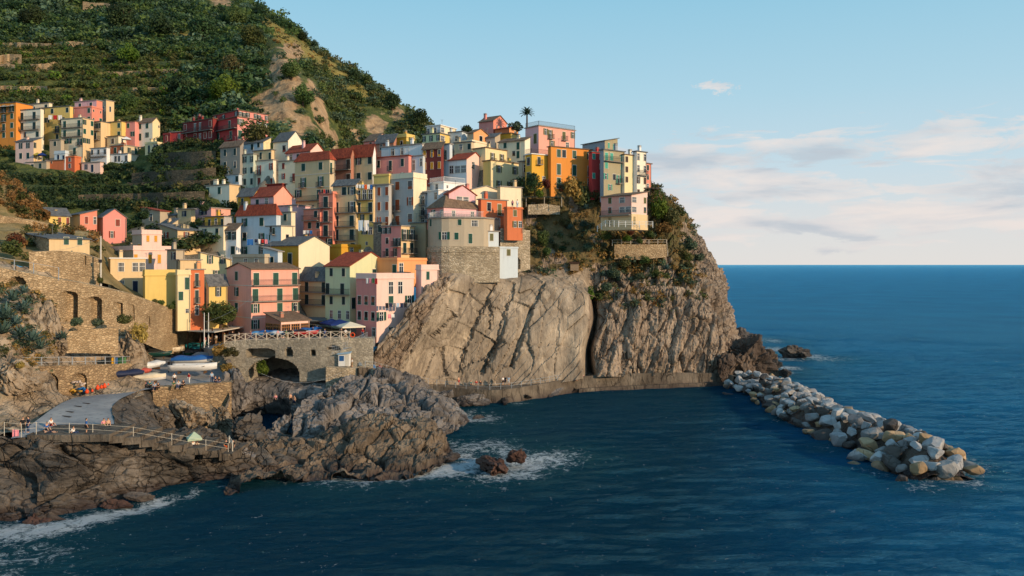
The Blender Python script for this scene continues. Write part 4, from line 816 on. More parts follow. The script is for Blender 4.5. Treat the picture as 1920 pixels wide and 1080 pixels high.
HOUSES2 = '''
pink clifftop villa with ochre ground floor standing alone below the row|1127 1184 1214 366 421 165 44|pink/palepink|kB1|.w.t./=.w.tt/.d.t.|t.w/t.w/d..|v|bsand x1
pale grey green house with two green windows at the valley edge|386 430 452 346 392 196 30|ivory/sand|FC|w..w../..s..s|../..|g|c3
ochre house with tall green doors under a slate shed roof|446 475 478 366 408 187 28|mustard|kS1.4|.D.../.w...||d|
pink house with a sunless gable and terracotta roof mid village|470 513 548 367 412 183 33|lilac/pink|gT2.4|=.d.n./.s..w.||d|e
dark red wall house behind the pink terracotta gable|500 529 531 345 375 190 30|darkred|FT|.....||d|
lilac pink house with a curved top and dark door|521 556 583 385 446 178 32|lilac/lilac|FC|...d./.....|..w./..d.|d|
low pink house with tiny windows above the yellow washing terrace|358 396 432 390 425 181 30|lilac/pink|FC|o.oo./.....|.o../....|n|
pale yellow house at the valley foot beside the low pink one|333 358 361 392 430 180 28|sand|FC|.o./...||n|
blue white house with terracotta hip roof and hanging blue sheet|443 518 522 403 485 165 30|bluewhite|hT2.4|.w..w../.a..O../.w..w..||g|
blue white side wing with a glazed corner balcony right of the hip roof|500 527 550 424 470 164 34|bluewhite/cream|FC|.=D../o.../....|.../.a./...|g|
cream back house with one green shutter behind the glazed balcony wing|524 546 552 398 440 172 30|cream|FC|.w./...||g|
salmon house with two stacked pink balconies mid village|569 600 603 392 455 172 28|salmon|FC|=.w/.w.w/=o..||d|
tall salmon house one window wide with four small balconies|598 624 628 362 470 171 26|salmon|PC.4|=D/=D/=D/.o||d|
tall yellow house two windows wide with three long balconies|624 667 670 346 476 170 26|sand|kS1|.wo/=d.O/=d.d/=d.d/s..d||d|
tall yellow house with glazed top floor and hanging sheets|667 700 703 350 470 169 26|yellow/sand|FS|=ppp/=d.d/.w.w/.on/..s.||d|
narrow grey house with rust shutters beside the tall yellow ones|700 729 731 346 430 168 26|grey|FC|.w.w/.w.w/.w.w||r|
yellow rooftop room above the narrow grey house|700 729 731 328 347 170 26|yellow|PC.3|...||d|
tall grey house with rust shutters and a sunlit cream side wall|728 775 800 332 425 167 34|grey/cream|PC1|.w.w/.D.w/.D.w|../../..|r|
white house with an orange band and wide roof terrace|793 822 885 357 402 166 46|bluewhite/white|FW|n.n/=n.O|..../....|d|
white roof room with orange band above the white terrace house|806 832 872 342 360 169 46|white/white|FW|.n.|s..|d|Rw
pink belvedere gable with arched glazing on the polygonal pink house|834 842 892 363 385 163 52|rose/lilac|gT1.8|..|.tt.|v|
pink round fronted upper storey with a railed terrace|801 832 903 389 410 160 48|rose/lilac|hB3.2|=.w.p|=.p..p.|g|
white washed slab house right of the round bastion|906 908 935 434 482 161.5 56|white/bluewhite|FC|.|.w./...|v|
tall narrow white house hanging over the bare slab rock|934 936 971 464 528 163.5 58|white/bluewhite|PC.2|.|.w./.../...|v|
orange house with a dark roof terrace above the white washed slab|898 902 951 374 432 165 56|coral/terra|FC|.|.=.D./=.nn.|v|c1
orange end block with green windows beside the cliff scrub|949 951 980 390 432 163 56|terra/terra|PC.3|.|.w./.on|v|
cream sunlit house behind the orange roof terrace|880 884 940 356 395 172 54|sand/cream|gC1|.|..../....|v|
tall cream windowless wall house below the lemon yellow one|934 938 979 350 395 171 56|sand/cream|FC|.|..../....|v|
rose house with shaded balconies left of the stone bastion|715 752 778 424 500 160 32|rose/sand|FC|oo../.=.OO/.D.O./d..d|OO/DD/..|d|
ochre shaded house squeezed between rose house and stone bastion|768 798 802 418 500 164 32|olive|FS|.../.../...||d|
rough teal stained stone house between the tall yellow and rose houses|700 716 718 418 490 166 28|gstone|FS|.w/../..||d|
yellow house with slate gable and sunlit blank cream wall by the harbour|497 560 618 460 535 158 35|mustard/cream|gS1.8|.d..d./=.d..d.|..../....|d|c1
peach house with green shutters over the harbour cafe|425 471 561 505 626 146 45|pink/pink|GB1.1|..w.../..w.../..w.../......|=D.D.D/=d..d.d/o..w.o/w.....|g|l
yellow house with slate roof and two long balconies behind the cafe|560 612 614 524 596 154 32|sand|kS1.8|=.d..d/=.d..d/......||d|
pale green house with a terracotta roof and long shared balcony|610 656 732 499 606 150 33|palegreen/palegreen|gT2.6|.w..w./=d..d./.w..w./.n.n.n|...d.n/..n.../d.d.../.....|d|
pink corner house on the cliff edge with washing lines|668 706 776 522 640 143 45|rose/palepink|PC.9|..../aaa/aaa/.n.n|.pp./.w.o/o..w/.n..|g|x.3
low pink wing of the cliff edge corner house touching the rock|780 790 822 505 560 149 45|palepink/palepink|PC.9|.|.w../....|g|
orange upper house with a green door above the pink corner house|695 745 800 487 520 153 36|lightorange/lightorange|PC.4|....d|n...|g|
cream house with a sloping top and white windows under open green shutters|374 376 434 474 560 156 48|lemon/lemon|kC-1.4|.|.o.o./..o../.....|g|
yellow house with slate roof above the green tree|388 392 426 534 596 147 46|lemon/yellow|KS1.4|.|.o./.o.|d|
pink tower house with ochre shutters and battlemented parapet|248 266 303 438 480 158 44|stucco/palepink|PC.8|.d|.w.w./.....|o|c1
long pink house with ochre shutters under the tower|190 250 320 468 540 156 44|stucco/palepink|PC.8|....|w..w.w.n/........|o|c2
modern beige house with a navy blind and wooden veranda|203 207 273 485 552 146 52|sand/sand|FW|.|.t.tt/.t.d.|n|
plain yellow box house with a parapet terrace|268 272 335 516 572 143 52|yellow/yellow|PC1|.|..../....|g|
narrow cream end house with green shutters beside the orange one|331 333 357 514 600 143.5 52|lemon/lemon|PC.8|.|.d/w./.s|g|
narrow bright orange house with two small balconies above the slipway|353 355 383 506 600 145 50|lightorange/terra|FC|.|.D./.D./.n.|d|
grey beige stair house with an air conditioner behind the yellow box|313 330 346 469 520 152 36|stucco/stucco|FS|.w/..|./.|n|
small sand house with a white window left of the sloping topped cream house|335 338 377 488 520 151 50|sand/sand|FC|.|..o|d|
grey house with a long slate roof and white balcony rail|300 333 376 432 470 166 36|olive/sand|KS1.4|.o../....|=.o.o/....|b|c4
cream house with a yellow loggia mid village|372 419 422 424 478 168 28|cream|FS|.w..w./......||d|
yellow loggia storey with laundry above the cream loggia house|384 420 438 406 426 169.5 28|ochre/grey|FS|=.d.n.d||d|
narrow white shaded house beside the blue white hip roofed one|419 443 446 430 485 167 28|white|kB1|oo/.w||d|
small white house with a tall green door left of the yellow slate gable|493 521 523 472 505 155 28|bluewhite|KC.8|..d.||d|
long flat roofed terrace house behind the peach harbour house|436 496 498 481 505 152 30|stucco|PC.5|..n.n.||d|
yellow house with a slate roof high on the left slope|84 92 131 404 438 167 46|yellow/yellow|KS1.6|.|..d.d/.....|b|
beige and pink house with a long wooden balcony on the left slope|118 150 182 402 450 171 44|sand/salmon|kS1|..../....|.w.n/=.d..|b|
pink gabled house with brown shutters highest on the left slope|180 193 237 407 452 173 46|brown/rose|gS1.8|./d|..w./.o..|b|
stone cottage with green shutters and a long slate roof above the terraces|34 92 168 448 476 132 44|stone/sand|KS1.6|.n..|..w.w./.....|g|
narrow teal glazed balcony block between the tall grey and orange banded houses|777 798 801 363 425 168.5 30|bluegrey|FS|=pp/=pp/nn||d|
narrow grey side house between the lemon and bright yellow houses|976 979 991 303 358 184.5 50|stucco|FS|.|n/.|k|
low mustard roof house behind the dotted terracotta roof|612 640 702 462 480 166 36|mustard/mustard|PC.5|...|.n...|d|
small grey shed with a slate roof in the dark village gardens|318 330 345 404 424 183 30|stucco|kS.8|.n|.|n|
small sand coloured house right of the terracotta roofed hut|300 322 334 420 440 176 36|sand/beige|kS1|.w.|.n|b|c1
low terracotta roofed stone hut among the dark village gardens|266 300 318 396 420 182 30|stucco|KT1|.n.||d|
'''
for ln in (HOUSES+HOUSES2).strip().split('\n'):
    if ln.strip(): house(ln)
# ------------------------------------------------------------------ village hillside, drawn through the feet of the houses
G = np.array(GROUND)
ANCH = [P(*q) for q in ((420,650,150),(470,640,139),(560,640,139),(640,640,139),(520,628,150),(640,620,152),(400,640,156),(350,640,158),(810,525,166),(870,515,164),(930,515,165),(300,620,150))]
G = np.vstack([G, np.array([tuple(a) for a in ANCH])])
xs_ = np.arange(-152, 36, 1.5); ys_ = np.arange(136, 268, 1.5); XX, YY = np.meshgrid(xs_, ys_)
d2 = (XX[..., None]-G[:, 0])**2+(YY[..., None]-G[:, 1])**2+1.2; w = d2**-2.2; ZZ = (w*G[:, 2]).sum(-1)/w.sum(-1)-.9; dn = np.sqrt(d2.min(-1))
Vh = np.stack([XX, YY, ZZ], -1); Vh[..., 2] += fbm(Vh, 5, 3, 131)*.5
pxh = XX/YY*F+960
Q = grid_quads(len(ys_), len(xs_)); ok = (dn < 13) & (YY > 147) & (YY < 222) & ~((pxh < 445) & (YY > 196)) & ~((pxh > 945) & (YY < 187)) & ~((pxh > 690) & (YY < 162)) & ~((pxh > 795) & (YY < 172)) & ~(pxh > 1195)
keep = ok.ravel()[Q].all(1)
tag(new('hillside', mesh_np(Vh.reshape(-1, 3), Q[keep], 'hillside'), M_GREYST), 'stony village hillside showing between the houses', None, None, 'structure')
LOFT['hillside'] = (Vh, None, pxh, HZ-(Vh[..., 2]-H)/YY*F)
# ------------------------------------------------------------------ walls with arches, as relief
def relief(name, path, holes, mat, label, cat, step=.16, thick=1.3, res=None, kind=None, group=None):
    """path: (column, top row, foot row, distance); holes: (x0, x1, crown row, sill row, arch height in rows, depth)"""
    pa = np.array(path, float); L = sum((P(*pa[i+1][[0, 1, 3]])-P(*pa[i][[0, 1, 3]])).length for i in range(len(pa)-1)); hgt = max((p[2]-p[1])/F*p[3] for p in pa)
    nu = int(L/step); nv = int(hgt/step); u = np.interp(np.linspace(0, 1, nu), np.linspace(0, 1, len(pa)), pa[:, 0])
    top = np.interp(u, pa[:, 0], pa[:, 1]); bot = np.interp(u, pa[:, 0], pa[:, 2]); D = np.interp(u, pa[:, 0], pa[:, 3])
    t = np.linspace(0, 1, nv)[:, None]; py = top+(bot-top)*t; px = np.broadcast_to(u, py.shape); DD = np.broadcast_to(D, py.shape)
    dep = np.zeros(py.shape)
    for x0, x1, yc, ys2, ar, d in holes:
        c, hw = (x0+x1)/2, (x1-x0)/2; crown = yc+ar*(1-np.sqrt(np.clip(1-((px-c)/hw)**2, 0, 1)))
        dep = np.where((np.abs(px-c) < hw) & (py > crown) & (py < ys2), d, dep)
    V = np.stack([(px-960)/F*DD, DD+0*py, H-(py-HZ)/F*DD], -1); V[..., 1] += dep
    V[..., 1] += fbm(V, .5, 2, 141)*.05+fbm(V, 3, 3, 143)*.10
    cap = V[:1].copy(); cap[..., 1] += thick; V = np.vstack([cap, V])
    o = new(name, mesh_np(V.reshape(-1, 3), grid_quads(nv+1, nu), name, False), mat); tag(o, label, cat, group, kind); return o
relief('retaining_wall', [(-70,488,585,111),(0,502,590,114),(63,514,600,116.5),(110,523,618,119),(155,531,622,122),(193,539,624,124.5),(235,550,628,129),(289,569,652,137),(340,588,668,148),(388,606,676,157)],
       [(110,145,546,606,9,2.3),(160,191,557,608,8,2.2),(211,230,567,592,5,1.8),(239,251,571,602,4,2.4),(273,281,593,613,3,2.2),(288,309,588,614,6,1.8),(320,338,599,620,5,2.2),(13,48,519,534,13,2.0)], M_WALLST, 'tall sunlit stone retaining wall with seven blind arches descending to the harbour', 'wall')
relief('retaining_wall', [(55,472,540,123),(110,470,545,126.5),(150,474,548,129.5),(186,486,548,132)], [(156,162,480,497,2,.8)], M_WALLST, 'rough stone terrace wall below the green shuttered stone cottage', 'wall')
relief('garden_wall', [(-70,398,440,141),(0,404,440,144),(60,413,442,150),(110,424,446,158),(140,434,452,165)], [], M_WALLST, 'long low stone wall climbing the dry grassy slope', 'wall')
relief('quay_wall', [(40,688,760,103.5),(80,687,756,106),(110,686,752,108.5),(160,685,748,113),(215,684,735,119.5),(258,682,722,126)], [(78,109,701,750,14,1.8),(132,162,700,746,13,1.8)], M_HARB, 'lower stone wall with two arched boat stores beside the slipway', 'wall')
relief('retaining_wall', [(125,622,662,114.5),(160,618,662,117),(222,614,664,121.5)], [], M_WALLST, 'short square stone wall between agaves under the arched wall', 'wall')
relief('quay_wall', [(287,727,812,121.5),(360,722,806,124),(434,716,800,127.5)], [], M_HARB, 'brown stone quay wall holding up the boat slip', 'wall', thick=2)
relief('quay_wall', [(248,719,768,126),(262,722,775,124.5),(286.6,727,800,121.4)], [], M_GREYST, 'dark ivy covered flank of the stone quay wall', 'wall', thick=2)
relief('bridge', [(398,655,690,137),(425,642,706,137.5),(460,638,716,138),(560,636,716,138),(640,634,712,138),(700,634,706,140)],
       [(466,560,672,740,28,10),(461,514,653,671.5,5,3),(536,547,651,669,6,2),(582,592,656,667,.5,2),(614,637,648,656,7,2)], M_BRIDGE, 'grey stone bridge terrace with a wide arch over the stream', 'bridge', .14, 3)
relief('garden_wall', [(990,384,402,176),(1020,382,402,177),(1050,386,402,178)], [], M_TOWERST, 'pale stone wall with a wooden beam in the cliff garden', 'wall')
relief('garden_wall', [(1152,458,486,176),(1200,458,487,176.5),(1250,458,482,178)], [], M_WALLST, 'stone garden wall under the railed villa terrace', 'wall')
relief('retaining_wall', [(938,428,520,164),(965,428,512,166),(994,432,505,168)], [(955,975,482,504,8,.8)], M_TOWERST, 'stained stone wall dropping beside the tall narrow white house', 'wall')
# round stone bastion house
def prism(name, pts, z0, z1, mat, parent=None, smooth=False, loc=None):
    n = len(pts); o = loc or Vector((0, 0, 0)); v = [(p[0]-o.x, p[1]-o.y, z0-o.z) for p in pts]+[(p[0]-o.x, p[1]-o.y, z1-o.z) for p in pts]
    return new(name, mesh(v, [(i, (i+1) % n, n+(i+1) % n, n+i) for i in range(n)]+[tuple(range(n, 2*n))], name), mat, parent)
bas = [(a, d+4) for a, d in [(801,163.5),(801.5,161),(803.5,159),(807,157.3),(812,156),(819,155),(828,154.4),(842,154.2),(870,154.6),(907,156)]]
fp = [Vector((X(a, b), b, 0)) for a, b in bas]; back = [fp[-1]+Vector((3, 7, 0)), fp[0]+Vector((3, 5, 0))]
c0 = Vector((fp[5].x, fp[5].y, Z(462, 159))); bh = empty('house', c0); tag(bh, 'beige house on a rounded rubble stone bastion above the slab cliff', 'house', 'village houses')
prism('wall', fp+back, Z(462, 159), Z(409, 159), plaster('stucco', PAL['stucco']), bh, loc=c0)
wide = [p+(p-Vector((-14, 170, 0))).normalized()*.45 for p in fp]+[Vector((X(936, 161), 161, 0)), Vector((X(940, 170), 170, 0)), fp[0]+Vector((3, 6, 0))]
prism('stone_base', wide, Z(530, 159), Z(462, 159)-.02, M_TOWERST, bh, loc=c0)
prism('cornice', [p+(p-Vector((-14, 170, 0))).normalized()*.35 for p in fp]+back, Z(409, 159)+.004, Z(407.5, 159)+.12, M_SLABC, bh, loc=c0)
prism('string_course', [p+(p-Vector((-14, 170, 0))).normalized()*.6 for p in fp]+[Vector((X(936, 161), 160.8, 0))]+[Vector((X(936, 163), 164, 0)), fp[0]+Vector((3, 5, 0))], Z(473, 159), Z(472, 159), M_TOWERST, bh, loc=c0)
for (a, y0, y1, wd, ch) in ((808, 411, 424, .9, 'w'), (862, 411, 422, .7, 'w'), (890, 413, 424, 1.3, 't'), (833, 435, 449, 1.0, 'o'), (856, 436, 449, .8, 'w'), (882, 438, 456, .8, 'd')):
    k = min(range(len(bas)-1), key=lambda i: abs(a-(bas[i][0]+bas[i+1][0])/2) if bas[i][0] <= a <= bas[i+1][0] else 999)
    A, B = fp[k], fp[k+1]; D = bas[k][1]+(bas[k+1][1]-bas[k][1])*(a-bas[k][0])/(bas[k+1][0]-bas[k][0]); q = P(a, y1, D)
    put_window(bh, ch, q-c0, math.atan2(B.y-A.y, B.x-A.x), wd, Z(y0, D)-Z(y1, D), 'g', False)
b = MB()
for i in range(len(fp)-1):
    A, B = fp[i], fp[i+1]; n = max(1, int((B-A).length/.16)); z = Z(407.5, 159)+.13-c0.z
    for j in range(n): p = A+(B-A)*(j/n)-Vector((c0.x, c0.y, 0)); b.box(p.x-.015, p.x+.015, p.y-.015, p.y+.015, z, z+1)
    b.bar((A.x-c0.x, A.y-c0.y, z+1.02), (B.x-c0.x, B.y-c0.y, z+1.02), .035)
b.build('railing', M_WHITE, bh)
# ------------------------------------------------------------------ piazza, walkway, steps, platforms
def sheet(name, pts, mat, label, thick=.4):
    b = MB().poly(pts, thick); tag(b.build(name, mat), label, None, None, 'structure')
sheet('piazza', [P(398,655,137.4), P(425,642,137.9), P(460,638,138.4), P(560,636,138.4), P(640,634,138.4), P(700,634,140.4), P(712,634,150), P(650,612,162), P(430,612,162), P(380,640,160), P(370,650,150)][::1], M_ASPH, 'small paved piazza above the bridge', 1.5)
WALK = [(672,690,137),(700,690,139.5),(742,702,146.5),(790,718,152.5),(850,727,151.5),(930,731,150.5),(1000,722,156),(1060,711,162),(1092,706,164),(1150,702,166.5),(1250,699,170),(1350,700,172.5),(1376,705,171)]
wp = [P(*q) for q in WALK]; v = []; fs = []
nn = 90; wc = cr(np.array([tuple(p) for p in wp]), nn, 0)
for i in range(nn):
    a = wc[i]; tdir = Vector(wc[min(nn-1, i+1)]-wc[max(0, i-1)]); tdir.z = 0; tdir.normalize(); bk = Vector((-tdir.y, tdir.x, 0)); a = Vector(a)
    v += [a-bk*.5+Vector((0, 0, -a.z-2)), a-bk*.06+Vector((0, 0, -.05)), a, a+bk*.35+Vector((0, 0, 0)), a+bk*.35+Vector((0, 0, -.22)), a+bk*8+Vector((0, 0, -.22))]
for i in range(nn-1):
    for j in range(5): fs.append((i*6+j, (i+1)*6+j, (i+1)*6+j+1, i*6+j+1))
tag(new('walkway', mesh(v, fs, 'walkway'), M_CONC), 'stained concrete walkway wall along the foot of the cliff', None, None, 'structure')
b = MB()                                                  # lower bathing ledge
for i in range(58, 86):
    a = Vector(wc[i]); c = Vector(wc[i+1]); b.add([(a.x, a.y-1.1, -1), (c.x, c.y-1.1, -1), (c.x, c.y-1.1, .7), (a.x, a.y-1.1, .7), (a.x, a.y, .7), (c.x, c.y, .7)], [(0, 1, 2, 3), (3, 2, 5, 4)])
tag(b.build('ledge', M_CONC), 'low concrete bathing ledge at the waterline under the walkway', None, None, 'structure')
def railing_run(name, pts, label, mat, post=2.0, h=1.0, rails=(.5, 1.0), r=.035, cross=False, cat='railing', group=None):
    """a railing along world points: the rails are its body, each post a part"""
    pts = [Vector(p) for p in pts]; root = empty(name, pts[0]); tag(root, label, cat, group); o = pts[0]; b = MB(); posts = []
    for A, B in zip(pts, pts[1:]):
        n = max(1, round((B-A).length/post))
        for k in range(n):
            p, q = A+(B-A)*(k/n), A+(B-A)*((k+1)/n); posts.append(p)
            for z in rails: b.bar(p-o+Vector((0, 0, z*h)), q-o+Vector((0, 0, z*h)), r*.8)
            if cross: b.bar(p-o+Vector((0, 0, .08)), q-o+Vector((0, 0, h-.05)), r).bar(p-o+Vector((0, .0, h-.05)), q-o+Vector((0, 0, .08)), r)
    posts.append(pts[-1]); b.build('rails', mat, root); pm = MB().box(-r*1.3, r*1.3, -r*1.3, r*1.3, -.3, h+.05).mesh('post')
    for p in posts[:98]: new('post', pm, mat, root, p-o)
    return root
M_WOODW = simple('bleached timber', (206, 190, 168), .8, .1); M_GALV = simple('galvanised steel', (160, 166, 170), .45, .08); M_ROPE = simple('pale rope', (210, 200, 180), .9, .08)
railing_run('railing', [P(421,641.5,137.6), P(460,637.6,138.1), P(560,635.6,138.1), P(640,633.6,138.1), P(655,633.8,138.4)], 'white cross braced railing along the bridge terrace', M_WOODW, 1.9, 1.15, (.06, 1.0), .06, True)
railing_run('railing', [Vector(wc[i])+Vector((.0, .2, 0)) for i in range(4, 60, 4)], 'thin steel railing along the cliff walkway', M_GALV, 2.2, 1.05, (.5, 1.0), .03)
railing_run('railing', [P(44,688,104), P(110,686,109), P(160,685,113.5), P(215,684,120), P(258,682,126.5), P(268,680,128)], 'grey metal railing on the lower arched harbour wall', M_GALV, 2.2, 1.2, (.45, 1.0), .04)
railing_run('railing', [P(-10,502,114), P(63,514,117), P(110,522,119)], 'thin railing posts on top of the tall arched wall', M_GALV, 3, 1.6, (1.0,), .035)
railing_run('railing', [P(1148,458,176.2), P(1200,457.5,176.6), P(1250,457.5,178.2), P(1252,478,178)], 'pale timber railing round the villa garden terrace', M_WOODW, 1.9, .95, (.45, 1.0), .05)
railing_run('railing', [P(1120,432,170), P(1135,422,168), P(1160,423,164), P(1224,424,165.5)], 'white railing in front of the pink clifftop villa', M_WHITE, 1.6, .95, (.3, .65, 1.0), .045)
railing_run('fence', [P(996,504,171.5), P(1060,502,173), P(1110,500,175), P(1152,498,176)], 'low rustic wooden fence crossing the cliff meadow', simple('weathered wood', (132, 112, 84), .9), 2.0, .85, (.55, 1.0), .045, cat='fence')
railing_run('railing', [P(430,833,99), P(436,843,97)], 'short rail at the foot of the rock steps', M_ROPE, 2, 1, (.6, 1.0), .04)
# stepped concrete platform over the near rocks
ST = [(60,812,88.6),(212,814,89.6),(236,817,90.5),(268,822,91.5),(292,827,92.5),(322,832,93.5),(350,837,94.5),(386,842,95.5),(416,847,96.5),(440,851,97)]
b = MB()
for (x0, y0, d0), (x1, y1, d1) in zip(ST, ST[1:]):
    z = Z(y0+1.0, d0); A, B = Vector((X(x0, d0), d0, 0)), Vector((X(x1, d0+(d1-d0)*.5), d0+(d1-d0)*.5, 0)); bk = Vector((.05, 5, 0))
    b.add([(A.x, A.y-.9, z-.8), (B.x, B.y-.9, z-.8), (B.x, B.y-.9, z), (A.x, A.y-.9, z), (A.x+bk.x, A.y+bk.y, z), (B.x+bk.x, B.y+bk.y, z), (B.x+bk.x, B.y+bk.y, z-1.2)], [(0, 1, 2, 3), (3, 2, 5, 4), (1, 6, 5, 2)])
tag(b.build('steps', M_CONC), 'pale concrete platform and steps over the near rocks', None, None, 'structure')
railing_run('rope_rail', [P(8,812,86.5), P(40,815,87), P(68,812,88.2), P(130,813,88.9), P(174,815,89.2), P(250,820,90.5), P(322,832,93), P(386,843,95), P(428,850,96.6)], 'slack rope handrail on posts along the bathing steps', M_ROPE, 3.6, 1.15, (.5, 1.0), .018)
sheet('quay', [P(612,690,136), P(690,692,138), P(742,700,148), P(700,668,152), P(612,672,150)], M_CONC, 'concrete landing beside the kiosk', 3)
relief('quay_wall', [(611,688,735,135.6),(650,690,735,136.5),(700,692,728,139)], [], M_TOWERST, 'stone landing wall below the white kiosk', 'wall', .2)
# ------------------------------------------------------------------ boulders
def boulder_mesh(seed, jag=0, sub=3):
    bm = bmesh.new(); bmesh.ops.create_icosphere(bm, subdivisions=sub, radius=1); v = np.array([tuple(q.co) for q in bm.verts]); fcs = [[q.index for q in f.verts] for f in bm.faces]; bm.free()
    r = np.random.default_rng(seed)
    for _ in range(16):                                   # chip flat faces off
        n = r.normal(size=3); n /= np.linalg.norm(n); d = .46+.34*r.random(); s = np.maximum(0, v @ n-d); v -= n*(s*.96)[:, None]
    n = v/np.linalg.norm(v, axis=1, keepdims=True); k_ = worley(v*np.array([1, 1, .55])+v[:, [2]]*np.array([.5, 0, 0])+seed*3, .34, seed) if jag else (0, 0, 0)
    v = v+n*(fbm(v+seed*7, .8, 3, seed)*(.10+jag*.22)+fbm(v+seed*3, .22, 3, seed+5, True)*(.03+jag*.05)+jag*(k_[2]*.12-np.exp(-((k_[1]-k_[0])/.1)**2)*.10))[:, None]
    return mesh(v, fcs, 'boulder', False)
BM = [boulder_mesh(i) for i in range(12)]; BBIG = [boulder_mesh(40+i, 1, 5) for i in range(5)]; BMID = [boulder_mesh(70+i, 0, 4) for i in range(4)]
def bmat(key, cols): return rock(key, cols, None, .75, .45, .25)
B_PALE = bmat('pale limestone', [(128, 128, 130), (156, 155, 154), (178, 176, 172), (204, 200, 194)]); B_GREY = bmat('grey limestone', [(92, 92, 94), (124, 122, 120), (146, 144, 140), (176, 172, 166)])
B_DARK = bmat('dark boulder stone', [(52, 48, 46), (78, 72, 68), (98, 92, 86), (128, 120, 112)]); B_TAN = bmat('tan boulder stone', [(120, 98, 72), (156, 130, 98), (180, 152, 118), (204, 180, 148)]); B_RED = rock('reddish wet rock', [(52, 38, 34), (78, 56, 48), (100, 76, 64), (136, 112, 94)], None, .2, .8, .4)
rb = random.Random(12)
def boulder(p, sz, mat, label, group=None, big=False, asp=None, rot=None):
    me = rb.choice(BMID if big == 2 else BBIG if big else BM); a = asp or (rb.uniform(.85, 1.25), rb.uniform(.75, 1.1), rb.uniform(.6, .9))
    o = new('boulder', me, mat, None, p, rot or (rb.uniform(-.35, .35), rb.uniform(-.35, .35), rb.uniform(0, 6.28)), (sz*a[0], sz*a[1], sz*a[2]))
    tag(o, label, 'boulder', group); return o
# dark core added under the breakwater blocks to darken the gaps between them
mv = np.array([[(51.9+.9*math.sin(Y*.13)+k*(5.2+1.7*(Y-96)/78)*(1 if Y > 100 else .8), Y+(2.5 if k == 0 else 0)*(Y < 98)*-0, max(-1.5, (2.7-.7*(Y-96)/78)*(1-abs(k)**1.6*1.45)*min(1, (Y-94.5)/5))) for k in np.linspace(-1, 1, 15)] for Y in np.linspace(96, 176, 90)])
loft('breakwater_mound', mv, 160, 40, M_DARKR, lambda V: fbm(V, 1.3, 3, 161, True)*.35, label='dark rubble core added under the breakwater blocks to darken their gaps', world=True, smooth=False)
# the breakwater: a straight mound of quarry stone, one object per boulder
pts = []; tries = 0
while len(pts) < 292 and tries < 30000:
    tries += 1; Y = rb.uniform(96, 174); u = (Y-96)/78; half = 5.6+2.0*u if Y > 101 else 5.2; x = 51.9+rb.uniform(-1, 1)*half+(.9*math.sin(Y*.13)); cxx = 51.9+.9*math.sin(Y*.13)
    hgt = (3.9-1.0*u)*max(0, 1-abs((x-cxx)/(half+.6))**1.7)*min(1, (Y-94)/5.5)
    s = rb.choice((.85, 1.0, 1.15, 1.3, 1.5, 1.75)) if Y < 128 else rb.choice((.75, .9, 1.05, 1.25))
    if rb.random() < .25: hgt *= .55
    p = Vector((x, Y, hgt-.3))
    if all((p-q).length > .62*(s+t) for q, t in pts): pts.append((p, s))
for p, s in pts:
    low = p.z < .75; m = rb.choice((B_DARK, B_TAN, B_DARK)) if low else rb.choices((B_PALE, B_GREY, B_TAN, B_DARK), (6.5, 3.2, .7 if p.y > 108 else 1.8, 1.4))[0]
    lb = {B_PALE: 'pale bluish limestone block piled on the breakwater mound', B_GREY: 'grey limestone block piled on the breakwater mound', B_TAN: 'tan stained block piled on the breakwater mound', B_DARK: 'dark weedy block in the lower courses of the breakwater mound'}[m]
    boulder(p, s, m, lb, 'boulders of the breakwater')
for px, py, D, s, m, lb in ((1700,862,104,2.0,B_TAN,'large rounded tan boulder near the breakwater tip'),(1765,882,100,1.7,B_PALE,'broad pale boulder behind the mossy one at the breakwater tip'),(1775,893,97.6,2.3,B_TAN,'long mossy yellow boulder at the very tip of the breakwater'),(1655,880,102,1.8,B_TAN,'two toned grey and tan boulder low on the near side of the tip'),(1607,853,107,1.8,B_PALE,'big upright pale boulder midway on the near flank of the breakwater'),(1752,900,96.5,1.1,B_DARK,'small dark wet boulder at the waterline before the tip'),(1598,872,105,1.4,B_TAN,'long flat tan slab lying at the waterline of the breakwater'),(1556,752,133,1.2,B_PALE,'sharp pale boulder on the breakwater crest')):
    boulder(P(px, py, D), s*.85, m, lb, 'boulders of the breakwater', 2, (1.25, .8, .62))
